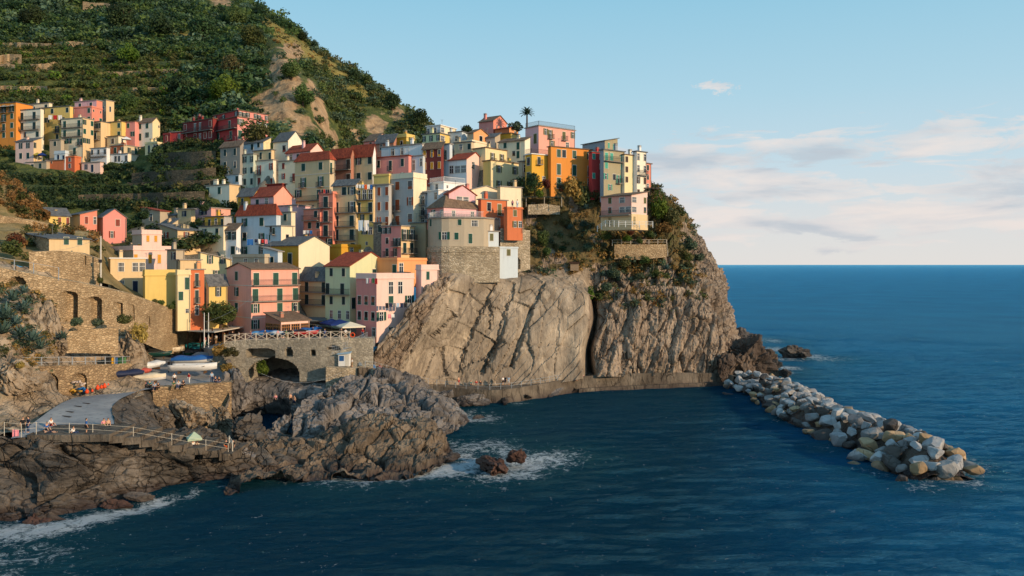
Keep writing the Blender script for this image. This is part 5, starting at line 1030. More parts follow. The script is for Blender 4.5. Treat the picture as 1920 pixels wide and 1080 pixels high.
# rocks in the sea and along the cove
for px, py, D, s, asp, m, lb in (
 (925,874,101,3.0,(1.3,.9,.6),B_RED,'reddish rock island ringed by foam in front of the ridge'),(968,855,103,1.5,(1.3,.9,.75),B_RED,'small reddish rock joined to the foam ringed island'),(845,856,105,1.3,(1.4,.9,.6),B_DARK,'low dark wave washed rock off the ridge end'),
 (1490,660,224,4.2,(1.15,.8,.75),B_DARK,'lone black sea stack standing off the headland'),(1510,664,221,1.9,(1.2,.8,.5),B_DARK,'low black rock beside the lone sea stack'),(1392,634,206,3.6,(1.5,.8,.8),B_DARK,'dark jagged rock behind the headland foot'),(1412,640,200,3.0,(1.3,.8,.8),B_DARK,'dark rock between the jagged one and the brown knoll'),
 (1400,680,180,7.0,(1.25,.85,.95),M_DARKR,'large brown rock knoll where the breakwater meets the headland'),(1428,690,182,3.8,(1.3,.8,.75),M_DARKR,'brown rock shoulder on the sea side of the knoll'),(1362,695,174,3.6,(1.0,.7,1.15),M_DARKR,'dark rock buttress at the end of the cliff walkway'),(1452,682,186,2.2,(1.2,.9,.6),B_DARK,'small dark rock in the surf beyond the knoll'),(1468,700,178,2.0,(1.3,.9,.6),B_DARK,'low dark rock pair beside the breakwater root'),(1378,665,181,3.6,(1.1,.8,1.1),M_DARKR,'brown rock step between cliff foot and the knoll'),(1440,672,188,3.0,(1.1,.8,.8),M_DARKR,'outer brown crag behind the knoll'),(1370,741,161,1.2,(1.8,.8,.4),B_DARK,'half sunk dark rock in the calm cove by the breakwater'),
 (75,984,81,1.9,(1.7,.8,.6),B_RED,'long reddish wave washed rock in the near surf'),(215,948,86,1.0,(2.0,.8,.6),B_RED,'reddish low ledge rock along the left shore'),(255,932,88,1.0,(2,.8,.6),B_DARK,'small dark rock in the surf of the left shore'),
 (470,815,113,3.4,(1.25,.9,.8),M_SHORE,'big brown boulder at the foot of the quay rocks'),(430,862,100,2.4,(2.0,.8,.45),M_BOULD,'flat grey rock at the end of the bathing steps'),(398,822,108,2.6,(1.2,.9,.7),M_SHORE,'brown rock between bathing steps and big boulder'),(350,785,117,3.6,(1.5,.7,.9),M_LEFT,'tan rock mass under the stone quay wall'),(300,790,114,2.9,(1.2,.8,1.0),M_SHORE,'dark brown rock under the dark quay flank'),(412,790,118,2.6,(.9,.8,1.2),M_LEFT,'tan rock wedge at the right end of the quay wall'),
 (445,738,131,3.6,(.9,.8,1.25),M_BOULD,'tall grey rock at the left side of the stream mouth'),(530,800,118,2.2,(.8,.8,1.15),M_BOULD,'grey upright boulder in the stream pool'),(505,822,113,1.4,(1.3,.8,.8),M_BOULD,'small grey boulder in front of the stream pool'),(600,842,108,2.4,(1.5,.8,.7),M_BOULD,'smooth grey rock lying behind the brown ridge'),(566,772,126,2.0,(1.5,.9,.6),M_BOULD,'low grey rock on the near side of the stream'),(625,742,130,2.6,(1.1,.9,.9),M_BOULD,'grey rock under the kiosk landing'),
 (860,775,134,1.6,(1.6,.9,.6),B_GREY,'low grey rock at the nose of the cove hump'),(830,745,146,2.6,(1.6,.8,.6),M_BOULD,'grey rock in front of the walkway start'),(880,748,148.5,2.2,(1.9,.7,.6),M_BOULD,'long grey rock at the foot of the walkway stair'),(895,781,137,.9,(1.6,.8,.5),B_DARK,'small dark rock in the foam beside the cove hump'),
 (905,752,151,1.5,(2.4,.7,.5),M_BOULD,'flat grey rock at the walkway foot below its stair'),(945,750,150.5,1.3,(2.2,.7,.45),M_SHORE,'brown flat rock at the walkway foot'),(990,744,155.5,1.4,(2.2,.7,.5),M_SHORE,'brown ledge rock midway along the walkway foot'),(1040,738,159.5,1.5,(2.0,.7,.5),M_BOULD,'grey ledge rock under the walkway steps'),(1085,733,163.5,1.2,(2.0,.7,.5),M_SHORE,'brown ledge rock below the crevice'),(20,700,100,3.2,(1.3,.8,.9),M_LEFT,'rounded tan rock below the agaves at the left edge'),(55,712,101,2.2,(1,.8,.9),M_LEFT,'tan rock beside the lower arched wall'),(85,610,114,3.4,(.6,.7,1.6),M_LEFT,'upright tan rock pillar beside the red rail'),(245,655,126,2.8,(.9,.8,1.2),M_LEFT,'netted tan rock right of the short square wall'),(115,650,113.5,1.5,(1,.8,.9),M_LEFT,'small pale rock left of the short square wall')):
    o_ = boulder(P(px, py, D), s, m, lb, None, True, asp); o_.name = 'sea_rock'; o_['category'] = 'rock'
# ------------------------------------------------------------------ vegetation kit
def leaf_mesh(seed, n, leaf=.16, shape='ball', lobes=7):
    """leaf-sized faces through the volume of a crown of unit radius"""
    r = np.random.default_rng(seed); C = r.normal(size=(lobes, 3)); C /= np.linalg.norm(C, axis=1, keepdims=True); C *= (.30+.42*r.random((lobes, 1))); C[:, 2] = C[:, 2]*.8+.05
    if shape == 'flat': C[:, 2] *= .45
    if shape == 'tall': C[:, 2] *= 1.5
    R_ = .36+.26*r.random(lobes); k = r.integers(0, lobes, n); d = r.normal(size=(n, 3)); d /= np.linalg.norm(d, axis=1, keepdims=True)
    p = C[k]+d*(R_[k]*(.55+.5*r.random(n)**.5))[:, None]
    nrm = d+.7*r.normal(size=(n, 3)); nrm /= np.linalg.norm(nrm, axis=1, keepdims=True); t = np.cross(nrm, r.normal(size=(n, 3))); t /= np.linalg.norm(t, axis=1, keepdims=True); b_ = np.cross(nrm, t)
    s = leaf*(.6+.8*r.random(n))[:, None]; q = np.stack([p+t*s, p+b_*s*.55, p-t*s, p-b_*s*.55], 1)
    tone = np.clip(.5+.35*(r.random(lobes)[k]-.5)*2+.3*(r.random(n)-.5), 0, 1)
    return q.reshape(-1, 3), np.repeat(tone, 4).reshape(-1)
def crown_mesh(seed, n, leaf=.16, shape='ball', lobes=7):
    v, t = leaf_mesh(seed, n, leaf, shape, lobes); return mesh_np(v, np.arange(len(v)).reshape(-1, 4), 'crown', False, {'tone': ('POINT', t)})
def trunk_mesh(seed):
    r = random.Random(seed); b = MB(); top = Vector((r.uniform(-.1, .1), r.uniform(-.1, .1), .15)); b.bar((0, 0, -1.1), top, .10, 6, .06)
    for i in range(5):
        a = i*1.26+r.random(); b.bar(top-Vector((0, 0, .3-.08*i)), (math.cos(a)*.5, math.sin(a)*.5, .2+.35*r.random()), .05, 5, .015)
    return b.mesh('trunk')
L_DARK = leafmat('dark evergreen leaves', (30, 46, 32), (68, 88, 52)); L_MID = leafmat('mid green leaves', (50, 66, 36), (102, 116, 62)); L_BRIGHT = leafmat('fresh green leaves', (48, 82, 28), (112, 138, 52))
L_OLIVE = leafmat('olive leaves', (66, 70, 40), (112, 110, 66)); L_DRY = leafmat('dry golden leaves', (122, 100, 50), (184, 156, 88)); L_RED = leafmat('red brown leaves', (70, 34, 28), (118, 68, 50)); L_AGAVE = leafmat('blue green agave', (58, 84, 78), (112, 138, 128)); L_TEAL = leafmat('grey green scrub leaves', (54, 74, 58), (104, 122, 94))
CROWN = {s: [crown_mesh(60+i, 900, .12, s) for i in range(4)] for s in ('ball', 'flat', 'tall')}; CROWN['tree'] = [crown_mesh(90+i, 2200, .085, 'ball', 14) for i in range(3)]
TRUNK = [trunk_mesh(i) for i in range(3)]; M_BARK = simple('bark', (82, 66, 52), .95, .2)
rv = random.Random(5)
def shrub(p, s, mat, label, shape='ball', group=None, sz=(1, 1, 1), cat='shrub', name='shrub'):
    root = empty(name, p, rv.uniform(0, 6.28)); tag(root, label, cat, group); me = rv.choice(CROWN[shape])
    new('foliage', me, mat, root, (0, 0, s*sz[2]*.55), rv.uniform(0, 6), (s*sz[0], s*sz[1], s*sz[2])); return root
def tree(p, s, mat, label, group=None, name='tree', shape='tree', sz=(1, 1, 1)):
    root = empty(name, p, rv.uniform(0, 6.28)); tag(root, label, 'tree', group)
    new('crown', rv.choice(CROWN[shape]), mat, root, (0, 0, s*sz[2]*.95), 0, (s*sz[0], s*sz[1], s*sz[2])); new('trunk', rv.choice(TRUNK), M_BARK, root, (0, 0, s*sz[2]*.95), 0, (s, s, s*sz[2])); return root
def on(name, px, py):
    V, n, qx, qy = LOFT[name]; m = (qx-px)**2+(qy-py)**2+np.maximum(0, V[..., 1]-V[..., 1].min())*.02; k = np.unravel_index(np.argmin(m), m.shape); return Vector(V[k])
def scatter(name, loftname, n, weight, size, mats, label, seed, leaves=70, leaf=.3, cut=None):
    """one mass of undergrowth spread over a slope"""
    V, N, px, py = LOFT[loftname]; r = np.random.default_rng(seed); nr, nc = px.shape
    area = np.linalg.norm(np.cross(np.gradient(V, axis=0), np.gradient(V, axis=1)), axis=-1); wgt = (weight(px, py, V)*area/np.maximum(V[..., 1], 60)**1.2).ravel(); wgt = np.maximum(wgt, 0); wgt /= wgt.sum()
    idx = r.choice(len(wgt), n, p=wgt); P0 = V.reshape(-1, 3)[idx]; base = [leaf_mesh(200+seed*10+i, leaves, leaf, 'flat' if i % 2 else 'ball', 5) for i in range(6)]; vs = []; ts = []; mi = []
    for p in P0:
        v, t = base[r.integers(6)]; s = size*(.5+r.random()**2*1.1); a = r.random()*6.28; c, sn = math.cos(a), math.sin(a); q = v*np.array([s, s, s*(.65+.4*r.random())])
        q = np.stack([q[:, 0]*c-q[:, 1]*sn, q[:, 0]*sn+q[:, 1]*c, q[:, 2]], -1)+p+np.array([0, 0, s*.35]); vs.append(q); ts.append(np.clip(t+r.uniform(-.25, .25), 0, 1)); mi += [int(r.choice(len(mats), p=[m[1] for m in mats]))]*leaves
    v = np.concatenate(vs); me = mesh_np(v, np.arange(len(v)).reshape(-1, 4), name, False, {'tone': ('POINT', np.concatenate(ts))}); o = new(name, me, [m[0] for m in mats]); me.polygons.foreach_set('material_index', np.array(mi, np.int32)); tag(o, label, None, None, 'stuff'); return o
HA = hill_attr
def w_hill(px, py, V):
    a = HA(px, py, V); w = (1-np.clip(a['rock']*3.2, 0, 1))*(1-.92*np.clip(a['grass']*1.6, 0, 1))
    return w*(py < 345)*(py > -60)*(px > -120)*(px < 830)*np.where((px < 400) & (py > 95), .35, 1)
scatter('woodland', 'hill', 3600, lambda px, py, V: w_hill(px, py, V)*((py < 105) | (px > 330))*(px < 575), 3.7, [(L_DARK, .45), (L_MID, .33), (L_TEAL, .22)], 'dense dark evergreen woodland covering the hill above the village', 1, 110, .17)
scatter('hillside_scrub', 'hill', 3000, lambda px, py, V: w_hill(px, py, V)*((px > 555)*1.0+.25*(py > 90)), 2.3, [(L_MID, .38), (L_TEAL, .32), (L_OLIVE, .30)], 'low green scrub over the right slope of the hill', 2, 90, .18)
scatter('vineyard_rows', 'hill', 2600, lambda px, py, V: (px < 430)*(py > 78)*(py < 260)*(1-np.clip(HA(px, py, V)['rock'], 0, 1))*(np.sin(V[..., 2]*1.15) > -.1)*(px > -60), 1.9, [(L_BRIGHT, .14), (L_MID, .52), (L_OLIVE, .34)], 'green vineyard and garden rows on the terraces of the left hill', 3, 80, .2)
scatter('ridge_grass_scrub', 'hill', 420, lambda px, py, V: HA(px, py, V)['grass']*(py < 260)*(px > 0), 1.1, [(L_DRY, .4), (L_OLIVE, .6)], 'dry low scrub on the golden ridge', 4, 40, .28)
scatter('outcrop_scrub', 'hill', 80, lambda px, py, V: np.clip(HA(px, py, V)['rock'], 0, 1)*(px > 440)*(py > 100), 2.0, [(L_MID, .5), (L_TEAL, .5)], 'bushes clinging to the ochre rock outcrop', 5, 120, .17)
scatter('valley_scrub', 'terraced_valley', 1500, lambda px, py, V: (px > -20)*(px < 470)*(py < 470)*((px > 250) | (py < 398))*((py > 334) | (px > 285) | ((px < 28) & (py > 268)) | ((px > 195) & (py > 318)))*(.25+1.0*(np.sin(V[..., 2]*1.3) > -.2)), 1.6, [(L_DARK, .80), (L_MID, .12), (L_OLIVE, .08)], 'scrub over the valley terraces, its leaves darkened to stand for shade', 6, 90, .19)  # mostly dark leaves: the valley's shadow is put into the foliage colour
scatter('cliff_scrub', 'cliff', 1350, lambda px, py, V: (py < 520)*(py > 345)*(px > 955)*(px < 1300)*(fbm(V, 6, 3, 8) > -.15)*1.0+.8*(py > 490)*(py < 590)*(px > 1115)*(px < 1320)*(fbm(V, 5, 3, 9) > .02), 1.15, [(L_OLIVE, .3), (L_DRY, .32), (L_TEAL, .28), (L_MID, .1)], 'dry scrub and grass on the terraces above the slab cliff', 7, 90, .18)
scatter('slope_scrub', 'upper_slope', 560, lambda px, py, V: (px < 180)*((py < 412)*1.0+.25*(py > 430)*(py < 490)), 1.3, [(L_DRY, .45), (L_OLIVE, .35), (L_MID, .2)], 'dry brown brush on the grassy slope at the left edge', 8, 110, .16)
scatter('wall_foot_plants', 'rocky_slope', 560, lambda px, py, V: ((px < 110)*(py > 530)*(py < 700)*(fbm(V, 4, 2, 4) > -.25)*2.0+(px > 110)*(py > 590)*(py < 640)*(px < 300))*1.0, .75, [(L_TEAL, .45), (L_OLIVE, .3), (L_DRY, .25)], 'grey green plants growing over the rocks below the arched wall', 9, 90, .17)
scatter('gap_plants', 'hillside', 260, lambda px, py, V: ((px > 230)*(px < 430)*(py > 385)*(py < 470)+(px > 270)*(px < 420)*(py < 345)*(py > 280)+.25*(px > 930)*(px < 1000)*(py < 270))*1.0, 1.3, [(L_DARK, .6), (L_MID, .4)], 'dark garden greenery between the village houses', 10, 110, .17)
# dry stone terrace walls
def terrace_wall(surf, x0, x1, y0, y1, hgt, label, mat=None):
    n = max(4, int((x1-x0)/7)); b = MB(); pts = [on(surf, x0+(x1-x0)*i/n, y0+(y1-y0)*i/n) for i in range(n+1)]; o = pts[0].copy(); sm = [sum((pts[max(0, min(n, i+k))] for k in (-1, 0, 1)), Vector())/3-o for i in range(n+1)]
    for p, q in zip(sm, sm[1:]):
        u = Vector((0, -1.6, 0)); w = Vector((0, 1.2, 0)); d, e = Vector((0, 0, -2)), Vector((0, 0, hgt))
        b.add([p+u+d, q+u+d, q+u+e, p+u+e, p+w+e, q+w+e], [(0, 1, 2, 3), (3, 2, 5, 4)])
    tag(b.build('terrace_wall', mat or M_WALLST, loc=o), label, 'wall', 'terrace walls')
for a in (('hill',155,226,14,20,3.0,'pale ruined stone wall high in the upper left wood'),('hill',-20,45,120,118,3.2,'pale stone terrace wall at the left edge of the vineyards'),('hill',8,100,88,90,1.8,'long low stone wall under the golden grass strip'),('hill',100,165,86,88,1.8,'short stone wall right of the golden grass strip'),('hill',60,110,132,128,2.0,'stone wall in the middle of the vineyard terraces'),('hill',0,95,172,174,2.0,'stone wall just above the roofs of the far upper row'),('hill',250,400,172,166,1.2,'thin terrace wall running through the upper gardens'),('hill',200,360,142,136,1.2,'thin terrace wall high in the green gardens'),
 ('terraced_valley',250,412,336,328,1.6,'grey terrace wall below the red house gardens'),('terraced_valley',240,410,356,350,1.6,'grey terrace wall in the middle of the dark valley'),('terraced_valley',150,390,378,372,1.6,'long grey terrace wall low in the dark valley'),('terraced_valley',300,412,303,300,2.2,'grey garden wall under the red complex')): terrace_wall(*a, mat=M_TERST if a[0] != 'hill' else M_WALLST)
# trees one can tell apart on the hill
for px, py, s, mt, lb in ((487,34,4.2,L_DARK,'lone rounded tree standing on the ridge skyline'),(567,76,3.2,L_DARK,'small dark tree low on the ridge skyline'),(590,92,2.8,L_DARK,'tiny dark bush-like tree further down the ridge skyline'),(420,195,5.5,L_BRIGHT,'bright green conical tree just above the red houses'),(238,118,4.6,L_BRIGHT,'bright green round tree on the vineyard terrace'),(435,150,5.0,L_OLIVE,'brownish tree among the green ones beside the outcrop'),(380,80,7,L_DARK,'large dark tree beneath the little golden clearing'),(300,75,7,L_DARK,'broad dark tree crown in the upper wood'),(230,60,7.5,L_DARK,'darkest broad tree crown in the upper left wood'),(60,60,7,L_DARK,'dark tree group over the left vineyard terraces'),(470,95,6,L_MID,'mid green tree next to the top of the outcrop'),(440,55,6,L_MID,'mid green tree near the summit'),(545,150,4.2,L_MID,'green tree growing in the cleft of the ochre outcrop'),(570,200,4.2,L_MID,'green tree at the foot of the outcrop cleft'),(340,190,5,L_DARK,'dark tree left of the bright conical one'),(245,210,3.6,L_MID,'green tree behind the sandy house at the upper row end'),(660,160,4,L_DARK,'dark tree on the sunlit right ridge'),(735,205,4,L_DARK,'dark tree near the lower end of the right ridge'),(785,240,4.5,L_DARK,'dark tree where the ridge meets the village roofs')):
    tree(on('hill', px, py)-Vector((0, 0, .4)), s, mt, lb, 'trees on the hill')
# trees and plants among the houses
tree(P(480, 275, 212), 4.4, L_OLIVE, 'round olive tree in front of the sunlit red wall', sz=(1, 1, .9))
tree(P(413, 612, 145), 3.1, L_MID, 'leafy green tree between the canopy and the peach house', sz=(1.1, 1, .8))
tree(P(1003, 362, 175), 2.3, L_DARK, 'dark rounded tree on the cliff below the yellow house')
for px, py, D, s, m, lb, shp in ((1012,369,173,1.6,L_BRIGHT,'bright green bush beside the dark cliff tree','ball'),(1022,352,176,1.8,L_RED,'reddish bush right of the dark cliff tree','ball'),(965,248,205,2.6,L_TEAL,'grey green garden shrubs beside the small red gable','ball'),(913,236,214,2.0,L_DARK,'dark shrub behind the top gable house','ball'),(872,252,206,2.6,L_DARK,'dark shrub on the roof garden left of the top gable','flat'),(1165,412,172,1.0,L_RED,'red brown creeper in front of the villa','flat'),
 (1016,460,174,2.0,L_MID,'tall green bush climbing the cliff beside the stone wall','tall'),(1025,478,173,1.6,L_MID,'green bush below the tall climbing one','ball'),(1180,440,174,1.4,L_RED,'dark red bougainvillea under the villa railing','ball'),(1140,448,173,1.5,L_MID,'green bush left of the bougainvillea','ball'),(1175,454,175,1.5,L_BRIGHT,'clipped round green bush behind the garden rail','ball'),(1198,456,176,1.2,L_MID,'small dark bush behind the garden rail','ball'),(1220,448,178,1.7,L_MID,'rounded green tree-like bush at the garden end','ball'),
 (1070,375,180,3.2,L_DRY,'large golden brown reed thicket under the orange house','tall'),(1095,385,180,3.0,L_OLIVE,'olive reed thicket between the golden one and the villa','tall'),(1050,365,181,2.2,L_RED,'red brown brush below the orange house','ball'),(1112,375,181,2.2,L_OLIVE,'olive brush beside the villa','ball'),
 (1240,405,180,3.3,L_BRIGHT,'spray of bright reeds behind the villa on the edge','tall'),(1255,420,182,3.2,L_OLIVE,'olive brush falling down the cliff edge','ball'),(1245,440,180,2.6,L_DRY,'dry brush below the reeds on the cliff edge','ball'),(1297,470,184,2.2,L_TEAL,'grey green succulent clump on the outer cliff edge','ball'),(1310,490,186,1.8,L_TEAL,'lower grey green succulent clump on the outer cliff edge','ball'),(1290,458,184,1.4,L_TEAL,'topmost succulent clump on the outer cliff edge','ball'),
 (1290,505,181,1.6,L_OLIVE,'olive bush on the ledge above the rock net','ball'),(1230,520,178,1.8,L_MID,'green bush just above the rock net','ball'),(1200,528,177,2.0,L_TEAL,'grey green bush left of the rock net top','ball'),(1150,520,174,2.2,L_TEAL,'teal agave bank above the crevice','flat'),(1175,500,175,2.0,L_OLIVE,'olive bush under the garden wall','ball'),(1210,495,177,2.0,L_MID,'green bush right below the garden wall','ball'),(1240,500,179,1.6,L_TEAL,'grey bush at the garden wall corner','ball'),(1110,560,170,1.5,L_BRIGHT,'green plant hanging in the top of the crevice','tall'),(1140,545,170,2.0,L_TEAL,'grey green bank at the top of the right cliff','flat'),(1225,575,174,2.0,L_DRY,'golden bush below the rock net','flat'),(1255,565,176,2.0,L_OLIVE,'olive bush below the middle of the rock net','flat'),(1290,555,178,1.4,L_OLIVE,'small olive bush right under the net','ball'),(1130,420,178,2.0,L_TEAL,'teal shrub left of the villa steps','ball'),(1060,425,179,1.8,L_OLIVE,'olive bush in the middle of the cliff terraces','ball'),(1010,430,177,1.4,L_DRY,'dry bush beside the stone wall','ball'),(1100,470,177,2.0,L_TEAL,'grey green bush above the rustic fence','flat'),(1055,470,175,1.4,L_DARK,'dark bush behind the hut','flat'),
 (335,578,146,1.4,L_BRIGHT,'tall green banana plant against the yellow end wall','tall'),(300,572,140,1.0,L_MID,'row of green bushes along the arched wall top','flat'),(318,580,143,1.0,L_MID,'green bush left of the banana plant','flat'),(290,568,138,.8,L_OLIVE,'olive bush at the start of the hedge row','flat'),(220,560,130,.9,L_MID,'small bush by the modern beige house','ball'),(18,480,126,2.4,L_MID,'green garden bush at the left edge below the cottage','ball'),(30,460,132,2.0,L_RED,'purple brown bush beside the cottage','ball'),(185,530,130,.9,L_MID,'green bush beside the white utility pole','tall'),
 (145,612,115,1.3,L_TEAL,'grey green bush at the foot of the largest arch','ball'),(185,612,117.5,1.3,L_TEAL,'grey green bush at the foot of the second arch','flat'),(235,610,121,1.6,L_OLIVE,'olive bush under the small arches','ball'),(262,640,126,1.8,L_DRY,'dry golden bush hanging beside the netted rock','tall'),(410,665,136,2.0,L_DRY,'golden bush draping the left end of the bridge','ball'),(432,672,135,1.8,L_OLIVE,'olive bush under the bridge railing','ball'),(425,700,132,1.6,L_DRY,'dry bush beside the stream bank','ball'),(487,700,138,2.0,L_BRIGHT,'bright green bush in the bridge arch','ball'),(35,690,99,.9,L_DRY,'dry golden tuft at the lower railing end','flat'),(275,410,178,2.2,L_DARK,'dark garden shrub by the terracotta hut','ball'),(385,395,178,2.0,L_DARK,'dark garden shrub between pink and cream houses','ball'),(258,565,134,.9,L_MID,'small green bush under the modern beige house','flat')):
    shrub(P(px, py, D), s*.8, m, lb, shp, 'shrubs of the village and cliff', (1, 1, 1.25) if shp == 'tall' else (1, 1, .9))
def agave_mesh(seed):
    r = random.Random(seed); b = MB()
    for i in range(26):
        a = i*2.4; el = .15+1.2*(i/26); d = Vector((math.cos(a)*math.cos(el), math.sin(a)*math.cos(el), math.sin(el))); sd = Vector((-math.sin(a), math.cos(a), 0)); up = d.cross(sd)*-1; L = .8+.4*r.random()
        p = [d*.06, d*L*.45+Vector((0, 0, .05)), d*L]; w = (.07, .12, .005)
        vs = []
        for q, ww in zip(p, w): vs += [q-sd*ww, q+sd*ww, q-up*ww*.35]
        b.add(vs, [(0, 1, 4, 3), (3, 4, 7, 6), (1, 2, 5, 4), (2, 0, 3, 5), (4, 5, 8, 7), (5, 3, 6, 8)])
    me = b.mesh('agave'); me.attributes.new('tone', 'FLOAT', 'POINT').data.foreach_set('value', [r.random() for _ in me.vertices]); return me
AG = [agave_mesh(i) for i in range(3)]
for px, py, s, D, lb in ((10,598,2.2,106,'big spiky agave at the left edge under the arched wall'),(25,565,1.7,109,'agave above the big one at the left edge'),(45,580,1.6,110,'agave rosette right of the upper one'),(8,625,1.8,104,'agave at the left edge below the big one'),(40,632,1.7,105,'agave clump on the rock below the rosette'),(62,640,1.9,105,'large drooping agave near the red rail'),(75,655,1.5,105.5,'lowest agave of the rock slope'),(30,608,1.5,106,'agave between the big one and the clump'),(118,635,1.3,113,'small agave left of the short square wall'),(45,550,1.3,113,'small agave beside the shallow arch'),(1092,425,1.9,178,'agave on the cliff face left of the villa'),(1098,392,1.5,180,'agave below the orange house reeds'),(1068,430,1.4,178,'small agave left of the cliff face one'),(1290,520,1.6,180,'agave on the ledge over the rock net'),(1250,505,1.5,179,'agave under the garden wall corner'),(1160,528,1.8,175,'agave above the dark crevice'),(1180,530,1.5,175,'second agave above the dark crevice'),(1130,518,1.5,174,'agave at the top left of the crevice')):
    o = new('agave', AG[rv.randrange(3)], L_AGAVE, None, P(px, py, D), rv.uniform(0, 6), (s, s, s)); tag(o, lb, 'agave', 'agaves')
# palm
pr = empty('palm_tree', P(988, 248, 204)); tag(pr, 'palm tree against the sky beside the pink house', 'tree'); zt = Z(214, 204)-Z(248, 204)
MB().bar((0, 0, -2), (0, 0, zt), .28, 7, .2).build('trunk', M_BARK, pr); b = MB()
for i in range(34):
    a = i*2.4; el = -.1+1.35*(i/34); L = 2.2; pv = Vector((0, 0, zt))
    for k in range(4):
        e = el+.35-.32*k; q = pv+Vector((math.cos(a)*math.cos(e), math.sin(a)*math.cos(e), math.sin(e)))*L/4; sd = Vector((-math.sin(a), math.cos(a), -.3))*(.34-.06*k); sd2 = Vector((-math.sin(a), math.cos(a), .3))*-(.34-.06*k)
        b.add([pv, q, q+sd, pv+sd], [(0, 1, 2, 3)]).add([pv, q, q+sd2, pv+sd2], [(0, 1, 2, 3)]); pv = q
me = b.mesh('crown'); me.attributes.new('tone', 'FLOAT', 'POINT').data.foreach_set('value', [rv.random()*.6 for _ in me.vertices]); new('crown', me, L_TEAL, pr)
# ------------------------------------------------------------------ people
def skin(joints, bones, sub=1):
    """one continuous surface grown over a skeleton: joints name -> (position, radius)"""
    ks = list(joints); me = bpy.data.meshes.new('body'); me.from_pydata([joints[k][0] for k in ks], [(ks.index(a), ks.index(b)) for a, b in bones], []); o = bpy.data.objects.new('t', me); COL.objects.link(o)
    o.modifiers.new('s', 'SKIN'); o.modifiers.new('u', 'SUBSURF').levels = sub
    for i, k in enumerate(ks): me.skin_vertices[0].data[i].radius = (joints[k][1],)*2 if not isinstance(joints[k][1], tuple) else joints[k][1]
    me.skin_vertices[0].data[0].use_root = True; dg = bpy.context.evaluated_depsgraph_get(); r = bpy.data.meshes.new_from_object(o.evaluated_get(dg)); bpy.data.objects.remove(o); r.polygons.foreach_set('use_smooth', [True]*len(r.polygons)); return r
BON = [('pel', 'spi'), ('spi', 'che'), ('che', 'nec'), ('nec', 'hea'), ('hea', 'top')]+[p for s in 'lr' for p in (('che', 'sh'+s), ('sh'+s, 'el'+s), ('el'+s, 'wr'+s), ('wr'+s, 'pa'+s), ('pel', 'hi'+s), ('hi'+s, 'kn'+s), ('kn'+s, 'an'+s), ('an'+s, 'to'+s))]
def pose(kind):
    if kind == 'stand': J = dict(pel=(0, 0, .93), spi=(0, .01, 1.12), che=(0, .0, 1.34), nec=(0, .01, 1.48), hea=(0, -.015, 1.60), top=(0, -.01, 1.70)); L = dict(sh=(.18, 0, 1.40), el=(.25, .03, 1.12), wr=(.24, -.08, .90), pa=(.235, -.11, .82), hi=(.10, 0, .90), kn=(.11, -.02, .49), an=(.11, .03, .08), to=(.13, -.15, .03))
    elif kind == 'sit': J = dict(pel=(0, 0, .12), spi=(0, .06, .30), che=(0, .08, .52), nec=(0, .05, .66), hea=(0, .01, .78), top=(0, .01, .88)); L = dict(sh=(.18, .08, .58), el=(.25, .16, .32), wr=(.22, .02, .18), pa=(.21, -.05, .15), hi=(.10, -.02, .11), kn=(.14, -.40, .34), an=(.13, -.72, .07), to=(.14, -.90, .10))
    elif kind == 'perch': J = dict(pel=(0, 0, .10), spi=(0, .02, .28), che=(0, -.02, .50), nec=(0, -.06, .63), hea=(0, -.10, .75), top=(0, -.10, .85)); L = dict(sh=(.18, -.02, .56), el=(.24, -.10, .32), wr=(.14, -.28, .22), pa=(.10, -.35, .20), hi=(.10, -.04, .09), kn=(.12, -.44, .10), an=(.12, -.46, -.36), to=(.13, -.62, -.40))
    else: J = dict(pel=(0, 0, .11), spi=(0, .20, .12), che=(0, .42, .17), nec=(0, .56, .20), hea=(0, .68, .24), top=(0, .78, .26)); L = dict(sh=(.18, .48, .14), el=(.33, .36, .10), wr=(.30, .14, .08), pa=(.28, .07, .06), hi=(.10, -.04, .10), kn=(.12, -.44, .20), an=(.12, -.84, .07), to=(.14, -.92, .18))
    for k, v in L.items():
        for s, m in (('l', -1), ('r', 1)): J[k+s] = (v[0]*m, v[1], v[2])
    return J
RAD = dict(pel=(.155, .115), spi=(.135, .10), che=(.165, .115), nec=.055, hea=(.085, .10), top=(.06, .07), sh=.06, el=.043, wr=.03, pa=(.035, .02), hi=.095, kn=.062, an=.045, to=.035)
M_SKIN = simple('skin', (206, 158, 126), .6, .06); M_EYE = simple('eye dark', (30, 24, 22), .4)
